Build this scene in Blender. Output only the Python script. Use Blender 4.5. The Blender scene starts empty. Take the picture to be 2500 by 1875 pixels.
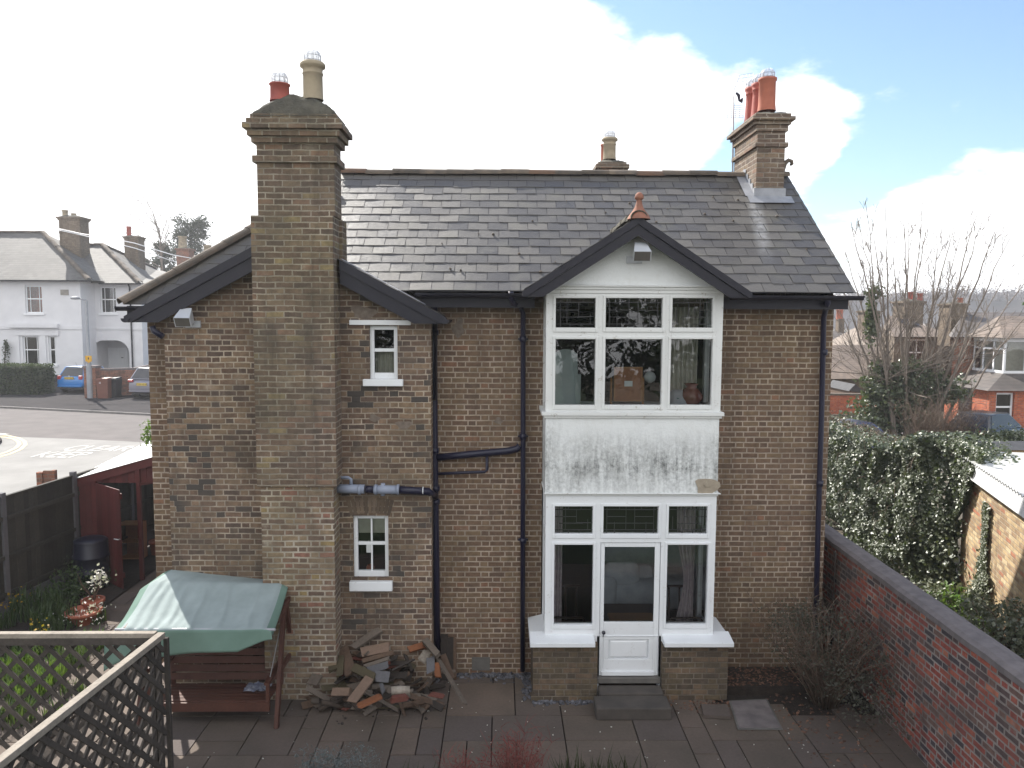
import bpy, math, random
import numpy as np
from mathutils import Vector, Matrix, Euler, noise
random.seed(7); RNG = np.random.default_rng(7)
R = math.radians; sin, cos = math.sin, math.cos
scene = bpy.context.scene; COL = scene.collection
# ------------------------------------------------------------------ camera
F, TI, YA, RO, D, H = 1897.0, R(5.06), R(.8), R(-.285), 10.87, 5.18
cam_d = bpy.data.cameras.new('camera'); cam = bpy.data.objects.new('camera', cam_d); COL.objects.link(cam)
cam_d.sensor_fit = 'HORIZONTAL'; cam_d.sensor_width = 36; cam_d.lens = 36 * F / 2500
cam_d.clip_end = 3000; cam_d.clip_start = .05
cam.location = (0, -D, H)
FW = Vector((sin(YA)*cos(TI), cos(YA)*cos(TI), -sin(TI))); RT = Vector((cos(YA), -sin(YA), 0)); UP = RT.cross(FW)
rx = RT*cos(RO) - UP*sin(RO); ry = RT*sin(RO) + UP*cos(RO)
cam.matrix_world = Matrix.Translation(cam.location) @ Matrix((rx, ry, -FW)).transposed().to_4x4()
scene.camera = cam
# ------------------------------------------------------------------ world, sun, exposure
SUN_EL, SUN_AZ = R(41), R(-34)            # azimuth measured from +Y towards +X
w = bpy.data.worlds.new('World'); scene.world = w; w.use_nodes = True
nt = w.node_tree; nt.nodes.clear()
def WN(t, **k):
    n = nt.nodes.new(t)
    for a, b in k.items(): setattr(n, a, b)
    return n
def wl(a, b): nt.links.new(a, b)
def wmath(op, a, b=None, c=None, clamp=False):
    n = WN('ShaderNodeMath', operation=op, use_clamp=clamp)
    for i, v in enumerate((a, b, c)):
        if v is None: continue
        if hasattr(v, 'is_output'): wl(v, n.inputs[i])
        else: n.inputs[i].default_value = v
    return n.outputs[0]
sky = WN('ShaderNodeTexSky', sky_type='NISHITA', sun_disc=False, sun_elevation=SUN_EL, sun_rotation=SUN_AZ,
         altitude=50, air_density=1.15, dust_density=.35, ozone_density=3.0)
tc = WN('ShaderNodeTexCoord'); sep = WN('ShaderNodeSeparateXYZ'); wl(tc.outputs['Generated'], sep.inputs[0])
zz = wmath('ADD', sep.outputs[2], .22)
cx = wmath('DIVIDE', sep.outputs[0], zz); cy = wmath('DIVIDE', sep.outputs[1], zz)
cmb = WN('ShaderNodeCombineXYZ'); wl(cx, cmb.inputs[0]); wl(cy, cmb.inputs[1]); cmb.inputs[2].default_value = CLOUD_SEED = 3.1
nz = WN('ShaderNodeTexNoise'); nz.inputs['Scale'].default_value = 2.1; nz.inputs['Detail'].default_value = 10; nz.inputs['Roughness'].default_value = .6
wl(cmb.outputs[0], nz.inputs['Vector'])
# cloud bank is thick round the sun (left) and thins out to the right
dot = WN('ShaderNodeVectorMath', operation='DOT_PRODUCT'); wl(tc.outputs['Generated'], dot.inputs[0])
dot.inputs[1].default_value = (-.613, .732, .247)
cover = WN('ShaderNodeMapRange'); cover.inputs[1].default_value = .70; cover.inputs[2].default_value = .90
cover.inputs[3].default_value = 0; cover.inputs[4].default_value = .50; wl(dot.outputs['Value'], cover.inputs[0])
low = WN('ShaderNodeMapRange'); low.inputs[1].default_value = .30; low.inputs[2].default_value = .02
low.inputs[3].default_value = 0; low.inputs[4].default_value = .07; wl(sep.outputs[2], low.inputs[0])
back = WN('ShaderNodeMapRange'); back.inputs[1].default_value = .05; back.inputs[2].default_value = -.5   # unseen cloud added behind the viewer as fill for the shaded facade
back.inputs[3].default_value = 0; back.inputs[4].default_value = .33; wl(sep.outputs[1], back.inputs[0])
dens = wmath('ADD', wmath('ADD', wmath('ADD', nz.outputs[0], cover.outputs[0]), low.outputs[0]), back.outputs[0])
def blob(dens, px, py, rad, amp):                       # one cloud of the sky, by its bearing
    u, v = (px-1250)/1897, -(py-937.5)/1897; c, s_ = cos(RO), sin(RO); u, v = u*c+v*s_, -u*s_+v*c; dv = (FW+RT*u+UP*v).normalized()
    n = WN('ShaderNodeVectorMath', operation='DOT_PRODUCT'); wl(tc.outputs['Generated'], n.inputs[0]); n.inputs[1].default_value = dv
    m = WN('ShaderNodeMapRange', interpolation_type='SMOOTHSTEP'); m.inputs[1].default_value = cos(rad/1950); m.inputs[2].default_value = 1; m.inputs[3].default_value = 0; m.inputs[4].default_value = amp; wl(n.outputs['Value'], m.inputs[0])
    return wmath('ADD', dens, m.outputs[0]) if dens is not None else m.outputs[0]
for b_ in ((1480, 300, 330, .34), (1700, 230, 190, .25), (1950, 150, 170, .28), (2060, 250, 200, .29), (2210, 265, 150, .27), (2010, 300, 110, .25), (1960, 390, 120, .32), (2340, 235, 50, .14), (2420, 570, 300, .36), (2180, 640, 230, .26), (1900, 60, 420, -.22), (2400, 120, 480, -.25), (2150, 430, 200, -.15)): dens = blob(dens, *b_)
mask = WN('ShaderNodeMapRange', interpolation_type='SMOOTHSTEP'); mask.inputs[1].default_value = .58; mask.inputs[2].default_value = .78; wl(dens, mask.inputs[0])
bg1 = WN('ShaderNodeBackground'); bg1.inputs[1].default_value = .082; wl(sky.outputs[0], bg1.inputs[0])
bg2 = WN('ShaderNodeBackground'); bg2.inputs[0].default_value = (.97, .98, 1, 1); bg2.inputs[1].default_value = .80
wx = WN('ShaderNodeMixShader'); wl(mask.outputs[0], wx.inputs[0]); wl(bg1.outputs[0], wx.inputs[1]); wl(bg2.outputs[0], wx.inputs[2])
wo = WN('ShaderNodeOutputWorld'); wl(wx.outputs[0], wo.inputs[0])
sd = bpy.data.lights.new('sun', 'SUN'); sd.energy = 4.3; sd.angle = R(.6); sd.color = (1, .95, .87)
sun = bpy.data.objects.new('sun', sd); COL.objects.link(sun)
SV = Vector((sin(SUN_AZ)*cos(SUN_EL), cos(SUN_AZ)*cos(SUN_EL), sin(SUN_EL)))
sun.rotation_euler = SV.to_track_quat('Z', 'Y').to_euler(); sun.location = SV*60
scene.view_settings.view_transform = 'Standard'; scene.view_settings.look = 'None'
scene.view_settings.exposure = 1.2; scene.view_settings.gamma = 1
scene.cycles.max_bounces = 8; scene.cycles.transparent_max_bounces = 16; scene.cycles.caustics_reflective = False; scene.cycles.caustics_refractive = False
try: scene.cycles.use_denoising = True
except Exception: pass
# ------------------------------------------------------------------ measuring helpers: a point of the photo on a known plane
def ray(px, py):
    u = (px-1250)/F; v = -(py-937.5)/F; c, s = cos(RO), sin(RO)
    u, v = u*c+v*s, -u*s+v*c
    return FW + RT*u + UP*v
def P(px, py, Y):                      # on the upright plane y = Y
    r = ray(px, py); t = (Y+D)/r.y; return Vector((r.x*t, Y, H+r.z*t))
def G(px, py, Z=0.0):                  # on the level plane z = Z
    r = ray(px, py); t = (Z-H)/r.z; return Vector((r.x*t, -D+r.y*t, Z))
# ------------------------------------------------------------------ materials
class NT:
    def __init__(s, name):
        s.m = bpy.data.materials.new(name); s.m.use_nodes = True; s.t = s.m.node_tree; s.t.nodes.clear()
        s.out = s.t.nodes.new('ShaderNodeOutputMaterial'); s._pos = None
    def n(s, t, **k):
        n = s.t.nodes.new(t)
        for a, b in k.items(): setattr(n, a, b)
        return n
    def set(s, sock, v):
        if v is None: return
        if hasattr(v, 'is_output'): s.t.links.new(v, sock)
        elif isinstance(v, (tuple, list)): sock.default_value = tuple(v) + ((1,) if len(v) == 3 and len(sock.default_value) == 4 else ())
        else: sock.default_value = v
    def M(s, op, a, b=None, c=None, clamp=False):
        n = s.n('ShaderNodeMath', operation=op, use_clamp=clamp)
        for i, v in enumerate((a, b, c)): s.set(n.inputs[i], v)
        return n.outputs[0]
    def pos(s):
        if s._pos is None: s._pos = s.n('ShaderNodeNewGeometry')
        return s._pos
    def mix(s, f, a, b, mode='MIX'):
        n = s.n('ShaderNodeMix', data_type='RGBA', blend_type=mode)
        s.set(n.inputs[0], f); s.set(n.inputs[6], a); s.set(n.inputs[7], b); return n.outputs[2]
    def noise(s, scale, detail=4, rough=.55, vec=None, dim='3D'):
        n = s.n('ShaderNodeTexNoise', noise_dimensions=dim); n.inputs['Scale'].default_value = scale
        n.inputs['Detail'].default_value = detail; n.inputs['Roughness'].default_value = rough
        s.set(n.inputs['Vector'], vec if vec is not None else s.pos().outputs['Position']); return n.outputs[0]
    def rng(s, v, a, b, c=0, d=1, smooth=False):
        n = s.n('ShaderNodeMapRange'); 
        if smooth: n.interpolation_type = 'SMOOTHSTEP'
        s.set(n.inputs[0], v)
        for i, q in enumerate((a, b, c, d)): s.set(n.inputs[i+1], q)
        return n.outputs[0]
    def ramp(s, v, stops, const=False):
        n = s.n('ShaderNodeValToRGB'); e = n.color_ramp.elements
        if const: n.color_ramp.interpolation = 'CONSTANT'
        while len(e) < len(stops): e.new(.5)
        for q, (p, c) in zip(e, stops): q.position = p; q.color = tuple(c)+(1,)
        s.set(n.inputs[0], v); return n.outputs[0]
    def white(s, x, y):
        c = s.n('ShaderNodeCombineXYZ'); s.set(c.inputs[0], x); s.set(c.inputs[1], y)
        n = s.n('ShaderNodeTexWhiteNoise', noise_dimensions='2D'); s.set(n.inputs[0], c.outputs[0]); return n.outputs[0]
    def island(s): return s.pos().outputs['Random Per Island']
    def bump(s, h, strength=.5, dist=.01):
        n = s.n('ShaderNodeBump'); n.inputs['Strength'].default_value = strength; n.inputs['Distance'].default_value = dist
        s.set(n.inputs['Height'], h); return n.outputs[0]
    def bsdf(s, col, rough=.8, spec=.5, metal=0, normal=None, **k):
        n = s.n('ShaderNodeBsdfPrincipled'); s.set(n.inputs['Base Color'], col); s.set(n.inputs['Roughness'], rough)
        s.set(n.inputs['Specular IOR Level'], spec); s.set(n.inputs['Metallic'], metal); s.set(n.inputs['Normal'], normal)
        for a, b in k.items(): s.set(n.inputs[a.replace('_', ' ')], b)
        s.t.links.new(n.outputs[0], s.out.inputs[0]); return n
def mat_noise(name, c1, c2, scale=6, rough=.8, bump=.2, bdist=.004, spec=.4, isl=0, detail=5, fine=0):
    t = NT(name); f = t.noise(scale, detail); col = t.mix(t.rng(f, .3, .7), c1, c2)
    if isl: col = t.mix(isl, col, t.mix(t.island(), (.25, .25, .25), (1.75, 1.75, 1.75)), 'MULTIPLY')
    nb = t.noise(scale*5 if not fine else fine, 4)
    t.bsdf(col, rough, spec, 0, t.bump(nb, bump, bdist)); return t.m
def mat_wood(name, c1, c2, rough=.8, isl=.7):
    t = NT(name); v = t.n('ShaderNodeTexCoord').outputs['Object']
    mp = t.n('ShaderNodeMapping'); mp.inputs['Scale'].default_value = (14, 14, 14); t.set(mp.inputs[0], v)
    f = t.noise(2.2, 6, .65, mp.outputs[0]); b = t.noise(4, 3)
    col = t.mix(t.rng(t.M('ADD', t.M('MULTIPLY', f, .6), t.M('MULTIPLY', b, .4)), .33, .68), c1, c2)
    col = t.mix(isl, col, t.mix(t.island(), (.35, .35, .35), (1.7, 1.65, 1.6)), 'MULTIPLY')
    t.bsdf(col, rough, .3, 0, t.bump(f, .35, .004)); return t.m
def mat_brick(name, stops, mortar, weather=(.05, .045, .04), wamt=.5, L=.343, bond='flemish', Hc=.0755, wobble=.006, rough=.9, joint=.0055, wscale=.9, tint=None, sooty=None):
    """Flemish bond: stretcher and header alternate in every course"""
    t = NT(name); g = t.pos(); sp = t.n('ShaderNodeSeparateXYZ'); t.set(sp.inputs[0], g.outputs['Position'])
    sn = t.n('ShaderNodeSeparateXYZ'); t.set(sn.inputs[0], g.outputs['True Normal'])
    side = t.M('GREATER_THAN', t.M('ABSOLUTE', sn.outputs[0]), t.M('ABSOLUTE', sn.outputs[1]))
    u = t.M('ADD', t.M('MULTIPLY', sp.outputs[1], side), t.M('MULTIPLY', sp.outputs[0], t.M('SUBTRACT', 1, side)))
    wob = t.M('MULTIPLY', t.M('SUBTRACT', t.noise(3.2, 2), .5), wobble*2.2); wob2 = t.M('MULTIPLY', t.M('SUBTRACT', t.noise(38, 2), .5), wobble)
    z = t.M('ADD', t.M('ADD', sp.outputs[2], wob), wob2); u = t.M('ADD', u, wob2)
    zr = t.M('DIVIDE', z, Hc); r = t.M('FLOOR', zr); fz = t.M('SUBTRACT', zr, r)
    jit = t.M('MULTIPLY', t.M('SUBTRACT', t.white(r, 3.7), .5), .1)
    s_ = t.M('ADD', t.M('ADD', t.M('DIVIDE', u, L), t.M('MULTIPLY', t.M('PINGPONG', r, 1), .5)), jit)
    cell = t.M('FLOOR', s_); q = t.M('SUBTRACT', s_, cell); hd = t.M('GREATER_THAN', q, .667) if bond == 'flemish' else 0.0
    du = t.M('MINIMUM', t.M('MINIMUM', q, t.M('ABSOLUTE', t.M('SUBTRACT', q, .667))) if bond == 'flemish' else q, t.M('SUBTRACT', 1, q))
    du = t.M('MULTIPLY', du, L); dz = t.M('MULTIPLY', t.M('MINIMUM', fz, t.M('SUBTRACT', 1, fz)), Hc)
    d = t.M('MINIMUM', du, dz); idn = t.M('ADD', t.M('MULTIPLY', cell, 2), hd)
    rnd = t.white(idn, r); rnd2 = t.white(t.M('ADD', idn, 31.7), r)
    jw = t.rng(t.noise(5, 3), .3, .7, joint*.6, joint*1.35)
    face = t.rng(d, jw, t.M('ADD', jw, .004), 0, 1, True)
    fine = t.noise(70, 4, .7); mid = t.noise(12, 4)
    bc = t.ramp(rnd, stops, True)
    bc = t.mix(.5, bc, t.mix(fine, (.35, .35, .35), (1.65, 1.65, 1.65)), 'MULTIPLY')
    bc = t.mix(.55, bc, t.mix(t.rng(mid, .3, .7), (.55, .55, .55), (1.5, 1.45, 1.4)), 'MULTIPLY')
    mc = t.mix(t.rng(t.noise(2.3, 4), .35, .65), mortar, tuple(x*.5 for x in mortar))
    mc = t.mix(.4, mc, t.mix(fine, (.4, .4, .4), (1.6, 1.6, 1.6)), 'MULTIPLY')
    smear = t.M('MULTIPLY', t.rng(t.noise(4.5, 5, .65), .60, .72, 0, .7), t.rng(rnd2, .4, .9))
    col = t.mix(t.M('MAXIMUM', t.M('SUBTRACT', 1, face), smear), bc, mc)
    wm = t.rng(t.noise(wscale, 6, .62), .42, .68, 0, wamt); col = t.mix(wm, col, weather)
    mpn = t.n('ShaderNodeMapping'); mpn.inputs['Scale'].default_value = (2.6, 2.6, .38); t.set(mpn.inputs[0], g.outputs['Position'])
    col = t.mix(t.rng(t.noise(1, 6, .68, mpn.outputs[0]), .53, .68, 0, .5), col, tuple(x*.55 for x in weather))          # damp and soot runs
    col = t.mix(t.rng(t.noise(1.3, 5, .6), .36, .26, 0, .4), col, mortar)
    if tint: col = t.mix(t.rng(t.noise(.55, 4), .45, .66, 0, tint[1]), col, tint[0], 'MULTIPLY')
    if sooty: col = t.mix(t.M('MULTIPLY', t.M('GREATER_THAN', rnd2, .86), t.rng(t.noise(.8, 3), .45, .6)), col, sooty)
    hgt = t.M('ADD', t.M('MULTIPLY', face, t.M('ADD', .75, t.M('MULTIPLY', rnd, .25))), t.M('MULTIPLY', fine, .35))
    t.bsdf(col, rough, .25, 0, t.bump(hgt, .7, .007)); return t.m
B0 = [(0, (.140, .092, .065)), (.2, (.156, .105, .072)), (.42, (.168, .115, .076)), (.62, (.143, .096, .069)), (.78, (.178, .125, .081)), (.9, (.118, .081, .061)), (.975, (.198, .11, .072))]
M = {}
M['brick'] = mat_brick('brown_stock_brick', B0, (.45, .37, .3), (.14, .103, .075), .3, joint=.0066, tint=((.8, .82, .7), .4))
M['brick_wing'] = mat_brick('sooty_stock_brick', [(0, (.115, .078, .06)), (.2, (.155, .104, .075)), (.45, (.18, .126, .088)), (.66, (.1, .073, .06)), (.8, (.2, .142, .096)), (.93, (.235, .16, .11))], (.43, .36, .29), (.085, .07, .058), .45, joint=.0064, wobble=.009, sooty=(.066, .058, .052), tint=((.78, .8, .68), .4), wscale=1.2)
M['brick_breast'] = mat_brick('chimney_brick', [(0, (.13, .092, .07)), (.25, (.15, .108, .08)), (.5, (.175, .13, .092)), (.7, (.11, .082, .066)), (.85, (.2, .128, .092)), (.95, (.22, .17, .1))], (.36, .31, .255), (.085, .074, .06), .5, joint=.006, wobble=.011, L=.232, bond='stretcher', tint=((.76, .82, .66), .5), wscale=1.6)
M['brick_pale'] = mat_brick('pale_repointed_brick', [(0, (.16, .115, .085)), (.2, (.2, .15, .105)), (.4, (.13, .093, .074)), (.6, (.22, .165, .11)), (.76, (.18, .12, .088)), (.9, (.22, .115, .088)), (.95, (.24, .18, .09))], (.43, .38, .315), (.17, .135, .1), .4, wobble=.008, joint=.0085, tint=((.75, .76, .6), .55), wscale=2.2)
M['brick_red'] = mat_brick('red_and_blue_brick', [(0, (.27, .075, .058)), (.22, (.1, .072, .07)), (.36, (.33, .1, .07)), (.52, (.16, .1, .085)), (.68, (.24, .075, .062)), (.84, (.07, .06, .066)), (.93, (.38, .14, .09))], (.36, .31, .28), (.1, .08, .07), .4, joint=.0085)
M['brick_yellow'] = mat_brick('yellow_stock_brick', [(0, (.36, .26, .15)), (.25, (.44, .33, .19)), (.5, (.28, .195, .12)), (.72, (.5, .4, .25)), (.9, (.34, .15, .09))], (.4, .34, .26), (.2, .15, .1), .4, L=.23, bond='stretcher')
M['brick_orange'] = mat_brick('orange_red_brick', [(0, (.4, .105, .05)), (.4, (.47, .13, .06)), (.75, (.34, .08, .045))], (.36, .26, .2), (.25, .08, .05), .3)
M['brick_far'] = mat_brick('far_red_brick', [(0, (.24, .1, .065)), (.5, (.3, .12, .075)), (.8, (.17, .085, .06))], (.28, .22, .18), (.12, .08, .065), .4)
M['ridge_rust'] = mat_noise('rusty_ridge_tile', (.15, .09, .06), (.1, .07, .055), 6, .9, .6, .01)
M['finial_clay'] = mat_noise('weathered_finial_clay', (.3, .125, .08), (.2, .1, .07), 9, .85, .4)
M['brick_arch'] = mat_noise('arch_brick', (.15, .11, .075), (.09, .068, .052), 9, .9, .5, .006, isl=.5)
def mat_slate(name, c1, c2, rough=(.34, .6), spec=.6, lich=.35):
    t = NT(name); i = t.island(); f = t.noise(3, 5); fi = t.noise(60, 4, .7)
    col = t.mix(i, c1, c2); col = t.mix(t.rng(f, .52, .72, 0, lich), col, (.13, .125, .095)); col = t.mix(.6, col, t.mix(fi, (.35, .35, .35), (1.65, 1.65, 1.65)), 'MULTIPLY')
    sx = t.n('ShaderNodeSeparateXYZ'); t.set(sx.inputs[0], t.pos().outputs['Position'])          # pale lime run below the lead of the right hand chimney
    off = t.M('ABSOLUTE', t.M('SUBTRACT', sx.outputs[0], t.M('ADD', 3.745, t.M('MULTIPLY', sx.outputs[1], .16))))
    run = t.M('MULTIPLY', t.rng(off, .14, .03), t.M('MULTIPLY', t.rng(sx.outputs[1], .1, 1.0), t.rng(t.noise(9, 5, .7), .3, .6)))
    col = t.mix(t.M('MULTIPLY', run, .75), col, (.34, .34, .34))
    t.bsdf(col, t.rng(t.M('ADD', t.M('MULTIPLY', i, .5), t.M('MULTIPLY', f, .5)), .2, .8, *rough), spec, 0, t.bump(t.M('ADD', fi, t.M('MULTIPLY', t.noise(14, 3), .7)), .6, .006)); return t.m
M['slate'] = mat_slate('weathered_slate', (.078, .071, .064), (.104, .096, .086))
def mat_courses(name, c1, c2, gauge=.22, wid=.3, rough=.55, streak=None):
    """slates or tiles far away: courses as real joints in the relief, worked out on the plane of the roof"""
    t = NT(name); sp = t.n('ShaderNodeSeparateXYZ'); t.set(sp.inputs[0], t.pos().outputs['Position'])
    sn = t.n('ShaderNodeSeparateXYZ'); t.set(sn.inputs[0], t.pos().outputs['True Normal'])
    side = t.M('GREATER_THAN', t.M('ABSOLUTE', sn.outputs[0]), t.M('ABSOLUTE', sn.outputs[1]))
    u = t.M('ADD', t.M('MULTIPLY', sp.outputs[1], side), t.M('MULTIPLY', sp.outputs[0], t.M('SUBTRACT', 1, side)))
    zr = t.M('DIVIDE', sp.outputs[2], gauge*.6); r = t.M('FLOOR', zr); fz = t.M('SUBTRACT', zr, r)
    s_ = t.M('ADD', t.M('DIVIDE', u, wid), t.M('MULTIPLY', t.M('PINGPONG', r, 1), .5)); c = t.M('FLOOR', s_)
    rnd = t.white(c, r); f = t.noise(.5, 5); col = t.mix(rnd, c1, c2)
    col = t.mix(t.rng(f, .4, .68, 0, .6), col, streak or tuple(x*.55 for x in c1))
    j = t.rng(fz, 0, .16); col = t.mix(t.rng(fz, .0, .13, .75, 0), col, tuple(x*.25 for x in c1))
    t.bsdf(col, rough, .5, 0, t.bump(t.M('ADD', t.M('MULTIPLY', fz, -1), t.M('MULTIPLY', rnd, .3)), .6, .02)); return t.m
M['slate_far'] = mat_courses('far_slate', (.085, .082, .078), (.12, .115, .108), .25, .35, .75)
M['tile_far'] = mat_courses('far_clay_tile', (.15, .115, .09), (.21, .16, .125), .18, .22, .7)
M['tile_dark'] = mat_courses('far_dark_tile', (.085, .075, .07), (.12, .1, .09), .2, .25, .7)
def mat_render(name):
    t = NT(name); p = t.pos().outputs['Position']; sp = t.n('ShaderNodeSeparateXYZ'); t.set(sp.inputs[0], p)
    mp = t.n('ShaderNodeMapping'); mp.inputs['Scale'].default_value = (9, 9, 1.1); t.set(mp.inputs[0], p)
    streak = t.noise(1.6, 6, .7, mp.outputs[0]); blot = t.noise(26, 5, .7); big = t.noise(2.2, 4)
    # algae runs: a band of black mould below the middle of the panel and up its edges
    zb = t.M('SUBTRACT', 1, t.M('MULTIPLY', t.M('ABSOLUTE', t.M('SUBTRACT', sp.outputs[2], 3.17)), 1.75), clamp=True)
    eb = t.M('MAXIMUM', t.rng(sp.outputs[0], .95, .58), t.rng(sp.outputs[0], 2.6, 2.9))
    eb = t.M('MULTIPLY', eb, t.M('MULTIPLY', t.rng(sp.outputs[2], 3.9, 3.5), .8))
    k = t.M('MAXIMUM', zb, eb)
    m1 = t.rng(t.M('ADD', t.M('MULTIPLY', streak, .6), t.M('MULTIPLY', blot, .5)), .46, .70)
    m = t.M('MULTIPLY', t.M('MULTIPLY', m1, k), t.rng(big, .3, .6, .6, 1.1), clamp=True)
    dirt = t.rng(t.noise(5, 6, .7), .52, .75, 0, .22)
    col = t.mix(dirt, (.72, .74, .74), (.42, .4, .34)); col = t.mix(t.M('MULTIPLY', t.M('MULTIPLY', zb, t.rng(t.noise(3.5, 5, .7), .3, .65)), .42), col, (.2, .2, .18)); col = t.mix(t.M('MULTIPLY', m, .9), col, (.05, .053, .05))
    t.bsdf(col, .85, .3, 0, t.bump(t.M('ADD', t.noise(40, 4), t.M('MULTIPLY', t.noise(9, 3), 1.5)), .5, .008)); return t.m
M['render'] = mat_render('stained_white_render')
def mat_paint(name, c, flake=.12, rough=.45, dirt=(.28, .24, .19)):
    t = NT(name); a = t.noise(7, 6, .7); b = t.noise(45, 4, .7)
    m = t.rng(t.M('ADD', t.M('MULTIPLY', a, .6), t.M('MULTIPLY', b, .5)), .62, .72, 0, flake*3)
    col = t.mix(t.rng(t.noise(2.5, 4), .3, .7, 0, .35), c, tuple(x*.82 for x in c)); col = t.mix(m, col, dirt)
    t.bsdf(col, rough, .4, 0, t.bump(t.noise(30, 4), .15, .003)); return t.m
M['white'] = mat_paint('white_gloss_paint', (.74, .76, .78), .13)
M['white_old'] = mat_paint('old_white_paint', (.68, .69, .68), .28, .6)
M['white_far'] = mat_noise('white_stucco', (.66, .66, .68), (.6, .6, .62), 1.2, .8, .2)
M['white_pvc'] = mat_noise('white_plastic_frame', (.75, .76, .78), (.7, .71, .73), 2, .35, .05)
M['dark'] = mat_paint('black_blue_paint', (.0095, .009, .017), .06, .5, (.07, .062, .06))
M['pipe'] = mat_paint('dark_blue_pipe', (.013, .013, .032), .05, .38, (.09, .08, .075))
M['pipe_grey'] = mat_noise('grey_pipe_plastic', (.26, .29, .37), (.2, .23, .3), 4, .5, .1)
M['lead'] = mat_noise('lead_flashing', (.3, .31, .34), (.2, .21, .23), 5, .42, .3, spec=.6)
M['flaunch'] = mat_noise('mossy_mortar', (.10, .092, .07), (.045, .042, .034), 7, .95, .8, .02)
M['ridge'] = mat_noise('lichened_ridge_tile', (.16, .125, .095), (.085, .075, .065), 6, .9, .6, .01, isl=.45)
M['terracotta'] = mat_noise('terracotta', (.42, .135, .08), (.3, .095, .06), 5, .75, .3)
M['terracotta_red'] = mat_noise('red_terracotta', (.36, .085, .06), (.25, .06, .048), 5, .7, .3)
M['buff'] = mat_noise('buff_clay', (.4, .33, .23), (.22, .185, .13), 4, .85, .4)
M['stone'] = mat_noise('grey_concrete', (.15, .14, .128), (.085, .08, .075), 4, .92, .6, .008)
M['coping'] = mat_noise('coping_concrete', (.185, .16, .155), (.115, .1, .1), 6, .95, .8, .01)
M['aerial'] = mat_noise('aerial_metal', (.42, .43, .46), (.3, .3, .32), 4, .4, .05, spec=.7)
M['silver'] = mat_noise('lamp_aluminium', (.5, .52, .55), (.4, .42, .45), 4, .35, .05, spec=.8)
def mat_glass(name, tint=(.9, .94, .94), refl=1.0):
    t = NT(name); tr = t.n('ShaderNodeBsdfTransparent'); t.set(tr.inputs[0], tint)
    gl = t.n('ShaderNodeBsdfGlossy'); gl.inputs['Roughness'].default_value = .01
    t.set(gl.inputs['Normal'], t.bump(t.noise(1.6, 2), .04, .05))
    fr = t.n('ShaderNodeFresnel'); fr.inputs[0].default_value = 1.62; f = t.M('MULTIPLY', fr.outputs[0], 1.7*refl, clamp=True)
    mx = t.n('ShaderNodeMixShader'); t.set(mx.inputs[0], f); t.t.links.new(tr.outputs[0], mx.inputs[1]); t.t.links.new(gl.outputs[0], mx.inputs[2])
    t.t.links.new(mx.outputs[0], t.out.inputs[0]); return t.m
M['glass'] = mat_glass('window_glass')
M['glass_dark'] = mat_noise('dark_window_glass', (.02, .022, .03), (.04, .04, .05), .8, .16, .02, spec=.5)
t_ = NT('wire_cowl_mesh'); _a = t_.n('ShaderNodeBsdfTransparent'); _b = t_.bsdf((.62, .66, .72), .35, .6); _m = t_.n('ShaderNodeMixShader'); _m.inputs[0].default_value = .42; t_.t.links.new(_a.outputs[0], _m.inputs[1]); t_.t.links.new(_b.outputs[0], _m.inputs[2]); t_.t.links.new(_m.outputs[0], t_.out.inputs[0]); M['cowl'] = t_.m
M['lead_came'] = mat_noise('lead_came', (.045, .045, .05), (.03, .03, .03), 6, .5, .1)
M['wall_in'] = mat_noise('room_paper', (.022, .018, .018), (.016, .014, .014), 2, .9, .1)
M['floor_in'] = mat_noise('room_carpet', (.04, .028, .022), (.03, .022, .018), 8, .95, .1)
M['curtain'] = mat_noise('cream_curtain', (.5, .47, .4), (.4, .37, .31), 9, .9, .2)
M['curtain_pink'] = mat_noise('patterned_pink_curtain', (.5, .43, .44), (.33, .27, .3), 14, .9, .2)
M['linen'] = mat_noise('white_linen', (.4, .42, .46), (.3, .325, .36), 6, .9, .4, .02)
M['pine'] = mat_wood('orange_pine', (.3, .125, .055), (.21, .085, .04), .5, .25)
M['pine_pale'] = mat_wood('pale_pine', (.34, .17, .07), (.25, .12, .05), .5, .2)
M['mirror_back'] = mat_noise('grey_green_board', (.3, .34, .33), (.24, .28, .275), 3, .6, .1)
M['oak_dark'] = mat_wood('dark_chair_wood', (.035, .018, .013), (.022, .012, .01), .35, .2)
M['teal'] = mat_noise('teal_glaze', (.02, .12, .11), (.015, .09, .085), 5, .2, .05)
M['vase_red'] = mat_noise('red_brown_glaze', (.22, .07, .05), (.15, .045, .035), 5, .25, .1)
M['ceramic'] = mat_noise('white_ceramic', (.6, .62, .62), (.5, .52, .52), 5, .25, .05)
M['swing_wood'] = mat_wood('red_brown_stained_timber', (.1, .042, .03), (.06, .027, .021), .6, .35)
def mat_fabric(name, c1, c2):
    t = NT(name); f = t.noise(3, 5); wv = t.noise(160, 2)
    col = t.mix(t.rng(f, .3, .7), c1, c2); n = t.bsdf(col, .85, .25, 0, t.bump(t.M('ADD', wv, t.M('MULTIPLY', t.noise(9, 4), 2)), .25, .006))
    trn = t.n('ShaderNodeBsdfTranslucent'); t.set(trn.inputs[0], col); mx = t.n('ShaderNodeMixShader'); mx.inputs[0].default_value = .3
    t.t.links.new(n.outputs[0], mx.inputs[1]); t.t.links.new(trn.outputs[0], mx.inputs[2]); t.t.links.new(mx.outputs[0], t.out.inputs[0]); return t.m
M['canopy'] = mat_fabric('faded_green_canvas', (.41, .48, .48), (.31, .37, .37))
M['canopy_val'] = mat_fabric('green_canvas', (.21, .32, .27), (.165, .26, .215))
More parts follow.
